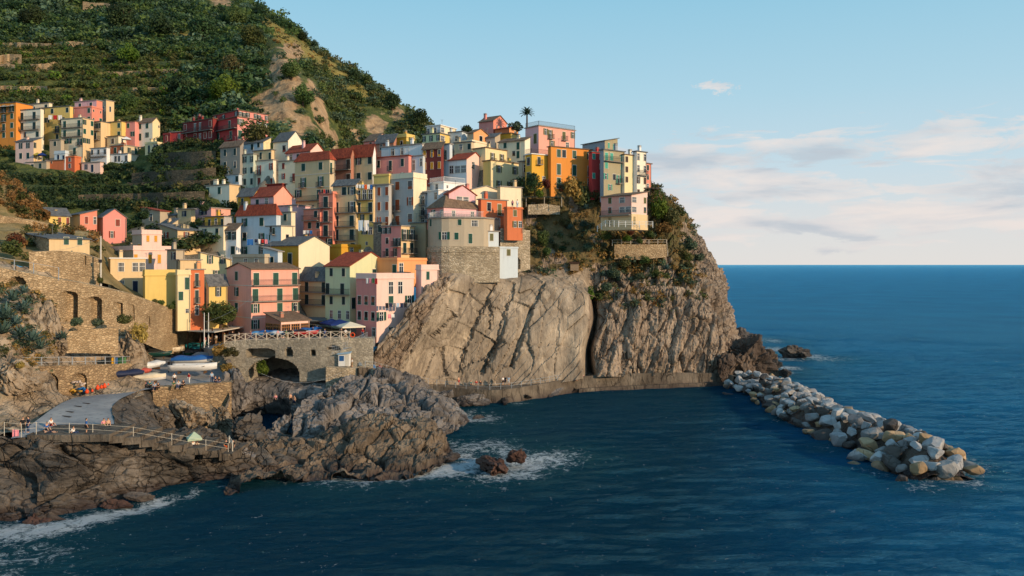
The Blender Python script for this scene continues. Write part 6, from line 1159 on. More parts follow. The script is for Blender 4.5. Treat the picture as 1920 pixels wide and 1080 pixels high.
def figure(kind):
    J = pose(kind); rr = lambda k: RAD.get(k, RAD.get(k[:-1])); body = skin({k: (v, rr(k)) for k, v in J.items()}, BON, 2)
    bm = bmesh.new(); bm.from_mesh(body); b = MB(); h = Vector(J['hea']); up = (Vector(J['top'])-h).normalized(); fw = Vector((0, -1, 0)) if kind != 'lie' else Vector((0, -.35, 1)).normalized(); sd = fw.cross(up).normalized()
    b.bar(h+fw*.08, h+fw*.115-up*.015, .018, 5, .012)
    for s in (-1, 1): b.bar(h+sd*s*.078, h+sd*s*.098+up*.01, .028, 6, .02); b.bar(h+fw*.087+sd*s*.034+up*.025, h+fw*.095+sd*s*.034+up*.025, .011, 6, mi=1)
    b.bar(h+fw*.083-up*.05-sd*.025, h+fw*.083-up*.05+sd*.025, .007, 4, mi=1)
    for s, m in (('l', -1), ('r', 1)):                       # fingers and thumb
        pa, wr = Vector(J['pa'+s]), Vector(J['wr'+s]); d = (pa-wr).normalized(); c = d.cross(Vector((m, .2, .1))).normalized(); nrm = d.cross(c)
        for i, ln in enumerate((.062, .075, .07, .055)): q = pa+c*(.026-.0175*i)+d*.015; q2 = q+d*ln*.55+nrm*.008*m; b.bar(q-d*.02, q2, .0085, 5); b.bar(q2, q2+d*ln*.45+nrm*.022*m, .008, 5, .006)
        q = wr+d*.04+c*.03; b.bar(q, q+c*.03+d*.035, .0095, 5); b.bar(q+c*.03+d*.035, q+c*.034+d*.065, .0085, 5, .006)
    off = len(bm.verts); vs = [bm.verts.new(v) for v in b.v]
    for f, mi in zip(b.f, b.m): bm.faces.new([vs[i] for i in f]).material_index = mi
    bm.to_mesh(body); bm.free()
    add = lambda ks, e: {k: (J[k], tuple(x+e for x in rr(k)) if isinstance(rr(k), tuple) else rr(k)+e) for k in ks}
    top = skin(add(['pel', 'spi', 'che', 'shl', 'ell', 'shr', 'elr'], .018), [('pel', 'spi'), ('spi', 'che'), ('che', 'shl'), ('shl', 'ell'), ('che', 'shr'), ('shr', 'elr')], 2)
    lo = skin(add(['pel', 'hil', 'knl', 'anl', 'hir', 'knr', 'anr'], .02), [('pel', 'hil'), ('hil', 'knl'), ('knl', 'anl'), ('pel', 'hir'), ('hir', 'knr'), ('knr', 'anr')], 2)
    sh = skin(add(['pel', 'hil', 'knl', 'hir', 'knr'], .022), [('pel', 'hil'), ('hil', 'knl'), ('pel', 'hir'), ('hir', 'knr')], 2)
    bmh = bmesh.new(); bmesh.ops.create_icosphere(bmh, subdivisions=2, radius=1)
    hv = []; 
    for v in bmh.verts: v.co = h+up*.045-fw*.022+sd*v.co.x*.098+fw*v.co.y*.105+up*v.co.z*.115
    bmesh.ops.delete(bmh, geom=[v for v in bmh.verts if (v.co-h).dot(fw) > .045 and (v.co-h).dot(up) < .085], context='VERTS'); hair = bpy.data.meshes.new('hair'); bmh.to_mesh(hair); bmh.free()
    body.materials.append(M_SKIN); body.materials.append(M_EYE); return dict(body=body, shirt=top, trousers=lo, shorts=sh, hair=hair)
FIG = {k: figure(k) for k in ('stand', 'sit', 'perch', 'lie')}
CLO = dict(white=(222, 220, 214), black=(30, 30, 34), navy=(32, 42, 70), blue=(34, 92, 158), red=(176, 40, 42), grey=(120, 122, 124), teal=(40, 120, 120), pink=(222, 140, 150), yellow=(222, 190, 60), green=(60, 110, 70), cream=(216, 200, 170), jeans=(58, 76, 108), khaki=(140, 124, 92), orange=(216, 96, 40), light=(170, 190, 206))
def cloth(k): return simple('cloth '+k, CLO[k], .85, .08, 12)
HAIRS = [simple('dark brown hair', (44, 32, 26), .7), simple('black hair', (24, 22, 22), .7), simple('fair hair', (158, 124, 82), .7)]
def person(px, py, D, kind, shirt, legs, label, face=None, group='people by the harbour', hair=0):
    rot = rv.uniform(-1.5, 1.5) if face is None else face; f = FIG[kind]; root = empty('person', P(px, py, D), rot); tag(root, label, 'person', group)
    new('body', f['body'], None, root); new('hair', f['hair'], HAIRS[hair], root)
    if shirt: new('shirt', f['shirt'], cloth(shirt), root)
    g, c = legs.split(':'); new(g, f['trousers' if g == 'trousers' else 'shorts'], cloth(c), root); root.scale = (rv.uniform(.95, 1.04),)*3; return root
for a in ((162,814,89.4,'stand','blue','shorts:black','person in a blue shirt and black shorts standing on the bathing platform',2.2),
 (138,814,89.2,'sit','white','trousers:jeans','person in a white top and jeans sitting with outstretched legs on the platform',1.2),(93,812,89.4,'lie',None,'shorts:navy','bare chested sunbather in navy shorts lying on the platform',1.4),(88,806,90.6,'sit','blue','shorts:navy','person in blue sitting behind the sunbather',.9),(96,798,92,'sit','white','shorts:red','person in white sitting furthest up the sloping platform',1.0),
 (43,811,88.5,'stand','black','trousers:black','dark dressed person standing at the rope on the left platform end',.5),(53,811,88.6,'stand','navy','trousers:jeans','person in navy and jeans standing next to the one in black',-.6),
 (195,799,93.5,'sit','pink','shorts:yellow','person with yellow shorts sitting on a towel by the rock edge',.9),(203,799,93.6,'sit',None,'shorts:navy','bare chested person sitting beside the yellow shorts',.6),
 (285,830,93.2,'lie','white','shorts:black','person in a white top lying on the upper bathing step',1.3),(347,838,95.2,'sit','red','shorts:black','person in red sitting on the lower bathing step',1.2),(362,838,95.6,'sit','white','trousers:navy','person in white sitting under the pale parasol',.8),(370,841,95.8,'sit','cream','shorts:khaki','person leaning forward beside the parasol sitter',.4),
 (424,850,97.5,'stand','black','shorts:orange','person in a dark jacket and orange shorts at the end of the steps',.2),(437,850,97.8,'stand','black','trousers:black','person all in black at the end of the steps',-.3),
 (327,720,128,'stand','white','trousers:black','person in a white shirt and dark trousers standing on the boat slip',.4),(354,719,127.8,'stand','red','trousers:white','person in a red jacket and white trousers on the boat slip',-.5),(397,718,127.5,'stand','light','trousers:jeans','person in pale blue leaning at the quay edge',.3),
 (404,715.5,127.2,'perch','navy','trousers:navy','person in navy sitting at the right end of the quay edge',.2),(411,716,127.2,'perch','black','trousers:jeans','person in black sitting last on the quay edge',.0),
 (262,723,124.5,'perch','grey','trousers:jeans','person in grey sitting first on the quay flank',.3),(271,724,123.2,'perch','pink','trousers:navy','person in pink sitting second on the quay flank',.2),(281,724,122.4,'perch','teal','trousers:black','person in teal sitting third on the quay flank',.1),(290,727,121.6,'perch','light','trousers:navy','person in pale blue sitting at the quay corner',.0),(297,727,121.8,'perch','black','trousers:black','person in black sitting right of the quay corner',-.1),
 (326,724,122.6,'perch','green','trousers:khaki','person in green sitting midway on the quay edge',.1),(335,723.5,123,'perch','white','trousers:jeans','person in white sitting midway on the quay edge',.0),(344,722.5,123.4,'perch','black','trousers:black','person in black sitting midway on the quay edge',-.1),
 (326,690,137,'stand','black','trousers:khaki','person in a dark vest next to the long white boat',.9),(344,664,147.5,'stand','red','trousers:light','person in red walking up the slip among the boats',2.6),(269,682,129,'stand','white','trousers:jeans','person in white leaning at the end of the lower railing',.8),
 (545,757,131,'stand',None,'shorts:black','bare chested swimmer in black shorts on the stream rock',.8),(552,762,130,'stand',None,'shorts:navy','bare chested swimmer in navy shorts on the stream rock',-.4),(517,749,133,'sit','pink','shorts:navy','person in pink sitting beside the stream',.5),
 (660,690,138.6,'stand','white','shorts:khaki','person standing by the yellow bin next to the kiosk',-1.0),
 (860,722,154.5,'stand',None,'shorts:red','bare chested person in red shorts on the cliff walkway',.9),(883,721,155.2,'sit','teal','shorts:black','person in teal sitting against the cliff',.2),(893,721,155.2,'sit','red','shorts:navy','person in red sitting against the cliff',.2),(901,721,155.3,'sit','black','trousers:black','person in black sitting against the cliff',.1),(943,722,154.8,'stand','white','shorts:black','person in a white shirt leaning on the walkway rail',.6),(954,722,155,'stand','light','shorts:white','person in pale clothes leaning on the walkway rail',-.3),(947,722,155.5,'stand','black','shorts:navy','person in black between the two at the walkway rail',.2),
 (1078,714,163,'sit','white','shorts:navy','person in white sitting by the walkway steps',.6),(1092,709,164.5,'sit','pink','shorts:black','person in pink sitting by the crevice foot',-.4),(1215,701,170.4,'sit','light','shorts:navy','person sitting far along the cliff walkway',.3),
 (961,390,163.2,'stand','pink','shorts:navy','person in pink on the orange end block terrace',-.4),(970,390,163.4,'stand','white','trousers:light','person in white on the orange end block terrace',.4)):
    person(*a)
TC = [('black', 'trousers:black'), ('white', 'shorts:khaki'), ('red', 'trousers:jeans'), ('navy', 'trousers:navy'), ('pink', 'shorts:white'), ('green', 'trousers:khaki'), ('cream', 'trousers:black'), ('light', 'shorts:navy'), ('blue', 'trousers:jeans')]
NM = dict(black='black', white='white', red='red', navy='navy', pink='pink', green='green', cream='cream', light='pale blue', blue='blue')
for i, (px, py, D) in enumerate(((436,640,139.4),(448,639,140),(470,638,139.6),(497,636.5,139),(521,636.3,139.2),(537,636,139),(549,636,139.3),(600,635.5,139),(609,635.5,139.2),(640,634.5,139.4),(648,634.5,139.6),(680,633,142),(587,630,144),(594,629,146))):
    c, l = TC[i % 9]; where = ('left end of the bridge railing', 'bridge railing in front of the cafe', 'bridge railing by the covered boats', 'right end of the bridge railing')[0 if px < 480 else 1 if px < 530 else 2 if px < 620 else 3]
    person(px, py, D, 'stand', c, l, 'person in %s standing at the %s' % (NM[c], where), None, 'people on the bridge terrace', i % 3)
for i, (px, py, D) in enumerate(((376,646,147.5),(384,648,146),(391,645,147),(398,645,148),(405,644,148.5),(412,643,149),(421,641,148),(430,638,149),(395,651,143.5),(440,636,150))):
    c, l = TC[(i*2+2) % 9]; person(px, py, D, 'stand', c, l, 'person in %s among the %s under the dark canopy' % (NM[c], 'first diners' if i < 4 else 'last diners'), None, 'people under the canopy', i % 3)
# ------------------------------------------------------------------ boats
def hull_mesh(L, B, Hh):
    b = MB(); n = 13; ring = []
    for i in range(n):
        t = i/(n-1); w = B/2*(1-(max(0, t-.45)/.55)**2.3)*(.86+.14*min(1, t/.25)); sh = Hh*(1+.32*max(0, t-.4)**2*2.2); y = L*(t-.5); k = .25*Hh*max(0, t-.72)/.28
        ring.append([(-w, y, sh), (-w*.9, y, sh*.55), (-w*.55, y, .14*Hh+k), (0, y, 0+k*1.4), (w*.55, y, .14*Hh+k), (w*.9, y, sh*.55), (w, y, sh), (w*.86, y, sh), (w*.8, y, sh*.5), (0, y, Hh*.22+k*1.3), (-w*.8, y, sh*.5), (-w*.86, y, sh)])
    v = [p for r in ring for p in r]; f = []; mi = []
    for i in range(n-1):
        for j in range(12): f.append((i*12+j, (i+1)*12+j, (i+1)*12+(j+1) % 12, i*12+(j+1) % 12)); mi.append(0 if j < 6 else 1)
    f.append(tuple(range(12))); mi.append(0); b.add(v, f); b.m = mi; return b.mesh('hull', True)
def cover_mesh(L, B, Hh, humps=3):
    b = MB(); n = 15; v = []
    for i in range(n):
        t = i/(n-1); w = B/2*1.05*(1-(max(0, t-.45)/.55)**2.3)*(.9+.1*min(1, t/.2)); sh = Hh*(1+.32*max(0, t-.4)**2*2.2); y = L*(t-.5)*1.01; pk = Hh*(.42+.16*math.sin(t*humps*3.1+.6))*math.sin(min(1, t*1.15)*math.pi)**.5
        v += [(-w, y, sh*.62), (-w*1.0, y, sh+.03), (-w*.5, y, sh+pk*.62), (0, y, sh+pk), (w*.5, y, sh+pk*.62), (w, y, sh+.03), (w, y, sh*.62)]
    f = [(i*7+j, (i+1)*7+j, (i+1)*7+j+1, i*7+j+1) for i in range(n-1) for j in range(6)]; b.add(v, f); return b.mesh('cover', True)
BC = dict(CLO, terracotta=(186, 84, 68), darkgreen=(22, 62, 56), skyblue=(70, 140, 190), tealb=(30, 118, 124), wood=(120, 84, 52))
def paint(k): return simple('boat paint '+k, BC[k], .4, .08, 4)
def boat(px, py, D, hd, hull, inner, cover, label, L=4.6, motor=False, tilt=(0, 0), up=.25):
    B, Hh = L*.37, L*.155; root = empty('boat', P(px, py, D)+Vector((0, 0, up)), R(hd)); root.rotation_euler = (R(tilt[0]), R(tilt[1]), R(hd)); tag(root, label, 'boat', 'boats drawn up on land')
    k = round(L*2)/2; new('hull', cached(('hull', k), lambda: hull_mesh(k, k*.37, k*.155)), [paint(hull), paint(inner)], root)
    if cover: new('cover', cached(('cov', k), lambda: cover_mesh(k, k*.37, k*.155)), simple('tarpaulin '+cover, BC[cover], .6, .16, 2), root)
    else:
        for y in (-.25, .02, .26): new('thwart', cached(('thw', k), lambda: MB().box(-k*.165, k*.165, -.12, .12, -.03, .02).mesh('thwart')), paint('wood'), root, (0, y*k, k*.125))
    if motor: MB().box(-.18, .18, -k*.5-.35, -k*.5+.02, k*.15, k*.15+.45).bar((0, -k*.5-.2, k*.15), (0, -k*.5-.25, -.25), .07).build('outboard_motor', paint('black'), root)
    for y in (-.3, .25): new('chock', cached('chock', lambda: MB().box(-.7, .7, -.1, .1, -.32, .06).mesh('chock')), simple('timber chock', (96, 72, 52), .9), root, (0, y*k, 0))
for a in ((363,699,131,-86,'white','white',None,'long white motorboat with a wooden band on the boat slip',7.3,True),(362,684,136,-84,'white','light','blue','white boat under a bright blue tarpaulin behind the long motorboat',6.7,True),(396,676,141,-80,'grey','grey','grey','boat under a flat grey cover near the canopy posts',6.1,False),(376,668,145,-75,'darkgreen','black','black','dark boat lying between grey cover and upturned boat',5.5,False),
 (281,694,130,170,'white','pink','white','white boat with a pale cover pointing its bow at the sea',5.5,False),(256,706,124,160,'terracotta','red','terracotta','domed boat under a terracotta red cover',4.3,False),(231,711,121.5,140,'navy','white','navy','dark blue covered boat beside the lower wall',5.5,False),(272,718,123.5,-78,'white','cream','cream','long white rowing boat behind the seated people',6.1,False),
 (291,672,141,-70,'darkgreen','cream',None,'open dark green boat with a pale rim under the netted rock',5.5,True),(312,664,145,-72,'cream','wood',None,'open cream wooden boat beside the dark green one',6.1,False),(304,656,149,-72,'tealb','darkgreen','darkgreen','teal green boat with a dark cover by the canopy',6.1,False),(336,655,150,-30,'skyblue','white','white','boat leaning on its side with white bottom and blue rim',5.5,False,(0,38)),(374,655,150,-60,'tealb','tealb','tealb','teal covered boat right of the leaning one',4.9,False),(384,661,147,-62,'darkgreen','white','tealb','small teal and white boat by the flagpoles',4.3,False),
 (494,632,141.5,-78,'skyblue','white','skyblue','light blue covered boat first in the row on the terrace',4.0,False),(511,631,142,-72,'blue','white','blue','blue covered boat second in the row on the terrace',4.5,False),(529,631,141.5,-60,'skyblue','white','light','pale blue boat with a white stripe on the terrace',4.0,False),(541,631,142.5,-55,'navy','white','blue','deep blue covered boat in the middle of the terrace row',4.5,False),(556,631,142,-50,'black','white','black','black covered boat on the terrace',4.5,False),(573,631,142,-70,'red','white',None,'red boat with a white rim on the terrace',4.5,False),(583,626,145,-45,'white','blue','blue','white boat with a royal blue cover closing the terrace row',4.5,False)):
    boat(*a)
# ------------------------------------------------------------------ harbour furniture
M_TIMB = simple('dark brown timber', (78, 54, 38), .8, .15)
def tparts(name, loc, label, cat, parts, group=None):
    r = empty(name, loc); tag(r, label, cat, group)
    for nm, mb, m in parts: mb.build(nm, m, r)
    return r
# canopy of the harbour restaurant
o = P(330, 652, 152); w = lambda px, py, D: P(px, py, D)-o
roof = MB().poly([w(322, 618, 147), w(402, 622, 141), w(470, 610, 150), w(440, 604, 160), w(330, 609, 160)], .18)
cp = tparts('canopy', o, 'broad dark canopy of the harbour restaurant on timber posts', 'canopy', [('roof', roof, simple('canopy sheet', (196, 186, 170), .8, .1)), ('back_wall', MB().add([w(322, 652, 157), w(440, 640, 160), w(440, 606, 160), w(322, 612, 157)], [(0, 1, 2, 3)]), M_TIMB), ('counter', MB().box(1.5, 8, 1.0, 1.6, .1, 1.1), M_TIMB)])
for px, D in ((326,148),(352,146),(376,144),(398,142.5),(418,144),(438,147),(455,149)):
    q = Vector((X(px, D), D, 0)); zt = Z(614, D)-.1; MB().box(-.1, .1, -.1, .1, Z(654, D)-1, zt).build('post', M_TIMB, cp, loc=q-Vector((o.x, o.y, o.z)))
for k in range(5): MB().box(-.6, .6, -.4, .4, .9, .96).bar((0, 0, .2), (0, 0, .9), .05).build('table', M_TIMB, cp, loc=Vector((3+k*2.2, -2.0-(k % 2)*1.5, 0)))
tparts('sign_board', P(309, 621, 146), 'blank grey panel board at the left end of the canopy', 'board', [('panel', MB().box(-1.25, 1.25, -.05, .05, .0, 1.1), simple('grey panel', (140, 144, 148), .6)), ('leg', MB().box(-1.2, -1.1, -.04, .04, -3, 0).box(1.1, 1.2, -.04, .04, -3, 0), M_GALV)])
for px, lb in ((383, 'left white flagpole in front of the canopy'), (391, 'right white flagpole in front of the canopy')):
    tag(MB().bar((0, 0, 0), (0, 0, 6.2), .08, 8, .05).build('flagpole', M_WHITE, loc=P(px, 652, 142)), lb, 'pole')
q = P(189, 542, 130); tparts('utility_pole', q, 'tall pale utility pole with a dark bracket above the arched wall', 'pole', [('shaft', MB().bar((0, 0, 0), (0, 0, 8.6), .16, 8, .10), simple('pale concrete pole', (206, 198, 184), .8)), ('bracket', MB().box(-.25, .25, -.3, -.1, 4.3, 4.8), M_IRON)])
# glazed cafe veranda
rt, s_, t_, h_ = house('timber framed glazed cafe veranda with an olive brown roof|498 527 580 603 634 141 44|brown/palepink|KB1.2|..|...|o'); rt['category'] = 'veranda'; del rt['group']; rt.name = 'veranda'
M_OAK = simple('honey timber', (176, 116, 56), .6, .12)
for side, LL, n in (('r', t_, 3), ('l', s_, 2)):
    for i in range(n):
        b = MB(); ww = LL/n*.86; hh = 1.45; b.box(-ww/2, ww/2, -.03, .03, 0, hh, 1)
        for k in range(5): x = -ww/2+ww*k/4; b.box(x-.04, x+.04, -.07, -.031, 0, hh)
        for z in (0, hh*.62, hh-.07): b.box(-ww/2, ww/2, -.066, -.0315, z, z+.07)
        x = LL*(i+.5)/n; l, r = ((x, -.035, .95), 0) if side == 'r' else ((-.035, s_-x, .95), -math.pi/2); b.build('window', [M_OAK, M_GLASS], rt, loc=l, rot=r)
# umbrellas
def parasol(p, w, hgt, mat, label, name='parasol'):
    b = MB(); b.add([(-w, -w, hgt), (w, -w, hgt), (w, w, hgt), (-w, w, hgt), (0, 0, hgt+.75), (-w, -w, hgt-.22), (w, -w, hgt-.22), (w, w, hgt-.22), (-w, w, hgt-.22)], [(0, 1, 4), (1, 2, 4), (2, 3, 4), (3, 0, 4), (0, 5, 6, 1), (1, 6, 7, 2), (2, 7, 8, 3), (3, 8, 5, 0)])
    r = tparts(name, p, label, 'parasol', [('canopy', b, mat), ('pole', MB().bar((0, 0, 0), (0, 0, hgt+.7), .05, 6), M_WHITE)]); r.rotation_euler[2] = .5
CANV = simple('cream canvas', (226, 214, 188), .9, .05); NAVY = simple('navy canvas', (28, 52, 110), .8, .08)
parasol(P(657, 635, 143), 2.1, 2.3, CANV, 'large square cream parasol on the terrace'); parasol(P(637, 632, 146), 2.3, 2.5, NAVY, 'dark blue square parasol behind the cream one')
parasol(P(622, 628, 149), 1.8, 2.3, NAVY, 'second dark blue parasol nearest the pale green house')
parasol(P(79, 303, 240), 1.1, 2.0, NAVY, 'blue parasol on the upper terrace of the far houses'); parasol(P(70, 303, 240), 1.0, 2.0, simple('olive canvas', (150, 140, 60), .9), 'olive parasol beside the blue one on the far terrace'); parasol(P(237, 273, 243), 1.2, 2.0, simple('white canvas', (226, 224, 220), .9), 'white parasol above the orange and beige house'); parasol(P(364, 838, 95.8), .8, 1.1, simple('pale green canvas', (176, 190, 160), .9), 'low pale parasol shading the bathers on the steps')
tag(MB().poly([P(560,602,150)-P(560,602,150), P(612,601,151)-P(560,602,150), P(612,595,154)-P(560,602,150), P(560,594,154)-P(560,602,150)], .08).build('awning', simple('grey awning', (104, 108, 108), .9), loc=P(560,602,150)), 'grey awning of the shop below the long balconies', 'awning')
# kiosk, bin, crates on the landing
q = P(646, 686, 138); tparts('kiosk', q, 'small white kiosk with a pale blue roof under the steel stairs', 'kiosk', [('wall', MB().box(-.95, .95, -.5, .9, 0, 2.1), M_WHITE), ('roof', MB().poly([(-1.15, -.9, 2.12), (1.15, -.9, 2.3), (1.15, 1.1, 2.5), (-1.15, 1.1, 2.32)], .08), simple('pale blue sheet', (160, 186, 200), .6)), ('hatch', MB().box(-.8, .0, -.53, -.503, .9, 1.8), simple('hatch blue', (40, 88, 140), .5)), ('door', MB().box(.2, .85, -.53, -.503, .05, 1.9), simple('pale door', (214, 206, 190), .6))])
def bin_(px, py, D, key, rgb, label): tparts('bin', P(px, py, D), label, 'bin', [('body', MB().box(-.32, .32, -.3, .3, 0, .95), simple('bin '+key, rgb, .5)), ('lid', MB().box(-.36, .36, -.36, .34, .952, 1.04), simple('bin lid '+key, tuple(x*.8 for x in rgb), .5))], 'wheeled bins')
for a in ((203,683,119.3,'dark',(48,50,50),'dark grey wheeled bin first behind the lower railing'),(208,683,120,'yellow',(226,168,40),'yellow wheeled bin behind the lower railing'),(215,683,121,'blue',(60,100,150),'blue wheeled bin behind the lower railing'),(222,683,122,'green',(40,92,60),'green wheeled bin behind the lower railing'),(231,682,123.5,'lightgreen',(86,132,84),'light green wheeled bin last behind the lower railing'),(656,684,139.4,'gold',(232,190,30),'yellow bin beside the white kiosk')): bin_(*a)
for px, py, D, rgb, lb in ((690,686,140.5,(150,110,70),'wooden crate stack on the landing'),(700,690,141,(34,110,170),'blue tarpaulin bundle on the landing'),(712,692,143,(170,50,48),'red bundle on the landing'),(722,698,144.5,(40,120,180),'second blue bundle where the walkway begins'),(675,684,139.5,(120,130,136),'grey bag on the landing')):
    b = MB(); 
    for i in range(7): a = i*.9; b.bar((math.cos(a)*.35, math.sin(a)*.35, -.2), (math.cos(a)*.2, math.sin(a)*.2, .35+.12*(i % 3)), .28, 6, .16)
    if 'crate' in lb:
        b = MB()
        for k in range(3): b.box(-.7+.1*k, .7, -.4, .4, .36*k, .36*k+.3); [b.box(-.7+.1*k, .7, -.42, -.4, .36*k+.03+.1*j, .36*k+.09+.1*j) for j in range(3)]
    tag(b.build('crate_stack' if 'crate' in lb else 'bundle', simple('bundle %d' % rgb[0], rgb, .8, .15, 4), loc=P(px, py, D), smooth='crate' not in lb), lb, 'crates' if 'crate' in lb else 'bundle')
# steel staircase from the terrace to the landing
o = P(690, 632, 140.5); A, Bm, C_ = P(688, 634, 140.3), P(655, 650, 139.6), P(624, 661, 138.6); st = MB(); rl = MB()
for s0, s1 in ((A, Bm), (Bm+Vector((0, -.9, 0)), C_)):
    n = 9
    for i in range(n): q = s0+(s1-s0)*((i+.5)/n)-o; st.box(q.x-.2, q.x+.2, q.y-.5, q.y+.5, q.z-.03, q.z+.03)
    for dy in (-.52, .52):
        st.bar(s0-o+Vector((0, dy, -.1)), s1-o+Vector((0, dy, -.1)), .06); rl.bar(s0-o+Vector((0, dy, 1)), s1-o+Vector((0, dy, 1)), .035).bar(s0-o+Vector((0, dy, .5)), s1-o+Vector((0, dy, .5)), .025)
        for i in range(8): q = s0+(s1-s0)*(i/7)-o+Vector((0, dy, 0)); rl.bar(q, q+Vector((0, 0, 1)), .025)
st.box(Bm.x-o.x-.6, Bm.x-o.x+.6, Bm.y-o.y-1.5, Bm.y-o.y+.5, Bm.z-o.z-.08, Bm.z-o.z-.031)
tparts('staircase', o, 'grey steel staircase from the terrace down to the kiosk landing', 'stairs', [('steps', st, M_GALV), ('handrail', rl, M_GALV), ('leg', MB().box(Bm.x-o.x-.5, Bm.x-o.x-.38, -1.6, -1.5, Z(690,138)-o.z, Bm.z-o.z-.1).box(Bm.x-o.x+.38, Bm.x-o.x+.5, -1.6, -1.5, Z(690,138)-o.z, Bm.z-o.z-.1), M_GALV)])
# lifebuoy on the railing
ring = []; fs = []; n, m = 20, 8
for i in range(n):
    for j in range(m): a, c = 6.2832*i/n, 6.2832*j/m; ring.append(((.36+.09*math.cos(c))*math.cos(a), .09*math.sin(c), (.36+.09*math.cos(c))*math.sin(a)))
    fs += [(i*m+j, ((i+1) % n)*m+j, ((i+1) % n)*m+(j+1) % m, i*m+(j+1) % m) for j in range(m)]
tag(new('lifebuoy', mesh(ring, fs, 'lifebuoy', True), simple('lifebuoy orange', (232, 84, 28), .5), None, P(661, 628, 138.1)), 'orange lifebuoy hanging at the right end of the terrace railing', 'lifebuoy')
# buoys along the lower wall
bm = bmesh.new(); bmesh.ops.create_uvsphere(bm, u_segments=14, v_segments=10, radius=.28)
for v in bm.verts: v.co.z = v.co.z*1.15+(.12 if v.co.z > .25 else 0)
BU = bpy.data.meshes.new('buoy'); bm.to_mesh(BU); bm.free(); BU.polygons.foreach_set('use_smooth', [True]*len(BU.polygons)); M_BUOY = simple('buoy orange', (226, 78, 34), .45, .08)
for i, (px, py, D, s, lb) in enumerate(((183,731,113,1,'orange buoy third from the left arch in the row'),(190,729,114.5,.8,'orange buoy fourth from the left arch in the row'),(196,728,115.5,1,'orange buoy fifth from the left arch in the row'),(202,726,117,.85,'orange buoy sixth from the left arch in the row'),(208,723,119,1.05,'orange buoy last in the row towards the blue boat'),(173,735,111.5,.6,'small orange buoy second in the row'),(163,738,110,.9,'orange float bundle first in the row by the arch'))):
    tag(new('buoy', BU, M_BUOY, None, P(px, py, D)+Vector((0, 0, .3*s)), 0, (s, s, s)), lb, 'buoy', 'orange buoys by the lower wall')
for (px, py, D, w_) in ((161,757,105.5,1.2),(146,763,103,1.2),(130,772,99.6,1.3),(125,781,97,1.6)):
    v = P(px, py, D); n1_ = on('slipway', px, py); tag(MB().box(-w_/2, w_/2, -.1, .1, .0, .05).build('drain_grate', M_IRON, loc=n1_+Vector((0, 0, .03)), rot=-.35), 'dark slotted drain set across the slipway', 'drain', 'slipway drains')
# gear in the right arch of the boat store
q = P(147, 741, 112.2)
for px, py, rgb, lb in ((140,738,(196,150,60),'heap of tan fishing net in the boat store arch'),(150,735,(40,110,170),'blue folded tarpaulin in the boat store arch'),(146,722,(206,186,170),'pale boards on the rack of the boat store arch'),(153,741,(60,64,66),'dark gear heap at the boat store arch')):
    b = MB(); r_ = random.Random(lb)
    for i in range(9): a = Vector((r_.uniform(-.7, .7), r_.uniform(-.3, .3), r_.uniform(0, .5))); b.bar(a, a+Vector((r_.uniform(-.7, .7), r_.uniform(-.2, .2), r_.uniform(-.1, .35))), .17, 6, .1)
    tag(b.build('gear_pile', simple('gear %d' % rgb[0], rgb, .9, .2, 5), loc=P(px, py, 110.6), smooth=True), lb, 'gear')
# washing on lines and balconies
def washing(p0, p1, n, cols, label, drop=(.7, 1.1), group=None):
    root = empty('washing_line', p0); tag(root, label, 'laundry', group); d = p1-p0; MB().bar((0, 0, 0), d, .012).build('line', M_ROPE, root); r_ = random.Random(label)
    for i in range(n):
        a = d*((i+.08)/n); c = d*((i+.9)/n); h = r_.uniform(*drop); out = Vector((-d.y, d.x, 0)).normalized()*.05; b = MB(); k = 5; vs = []
        for j in range(k+1): q = a+(c-a)*(j/k); o2 = out*math.sin(j*2.1+i); vs += [q, q+Vector((0, 0, -h*.5))+o2, q+Vector((0, 0, -h*(.93+.07*math.sin(j*1.7))))+o2*2]
        b.add(vs, [(j*3+m, (j+1)*3+m, (j+1)*3+m+1, j*3+m+1) for j in range(k) for m in (0, 1)]); b.build('cloth', cloth(cols[i % len(cols)]), root)
washing(P(671, 413, 167.3), P(693, 413, 167.6), 2, ['light', 'white'], 'two large pale sheets hanging from the tall yellow house', (2.3, 2.7)); washing(P(462, 448, 163.2), P(476, 448, 164), 1, ['blue'], 'bright blue sheet hanging from the hip roofed house', (1.3, 1.5)); washing(P(477, 448, 164), P(502, 449, 164.4), 4, ['navy', 'white', 'red', 'pink'], 'mixed washing on the balcony of the hip roofed house')
washing(P(722, 568, 141.6), P(770, 568, 145), 7, ['black', 'navy', 'grey', 'light', 'navy', 'black', 'grey'], 'dark clothes on a line across the pink corner house'); washing(P(686, 521, 142.2), P(708, 522, 141.6), 4, ['white', 'pink', 'green', 'red'], 'coloured washing on the roof terrace of the pink corner house', (.9, 1.2)); washing(P(667, 346, 168.3), P(699, 346, 168.6), 6, ['white', 'white', 'light', 'orange', 'white', 'blue'], 'white and orange washing below the glazed top floor'); washing(P(568, 432, 170.2), P(586, 432, 170.6), 3, ['white', 'light', 'blue'], 'white and blue washing on a salmon balcony')
washing(P(90, 216, 250.2), P(117, 216, 250.4), 3, ['white', 'red', 'white'], 'white sheets with one red cloth on the yellow far house', (1.4, 1.6)); washing(P(598, 355, 169.5), P(622, 355, 169.8), 6, ['navy', 'black', 'red', 'navy', 'black', 'grey'], 'dark washing on the roof terrace of the tall salmon house'); washing(P(727, 589, 141.4), P(740, 589, 142.2), 2, ['pink', 'white'], 'two small cloths under a window of the pink corner house', (.6, .8)); washing(P(22, 805, 87.6), P(37, 806, 88), 1, ['pink'], 'pink towel hung over the rope at the left edge', (.9, 1.0))
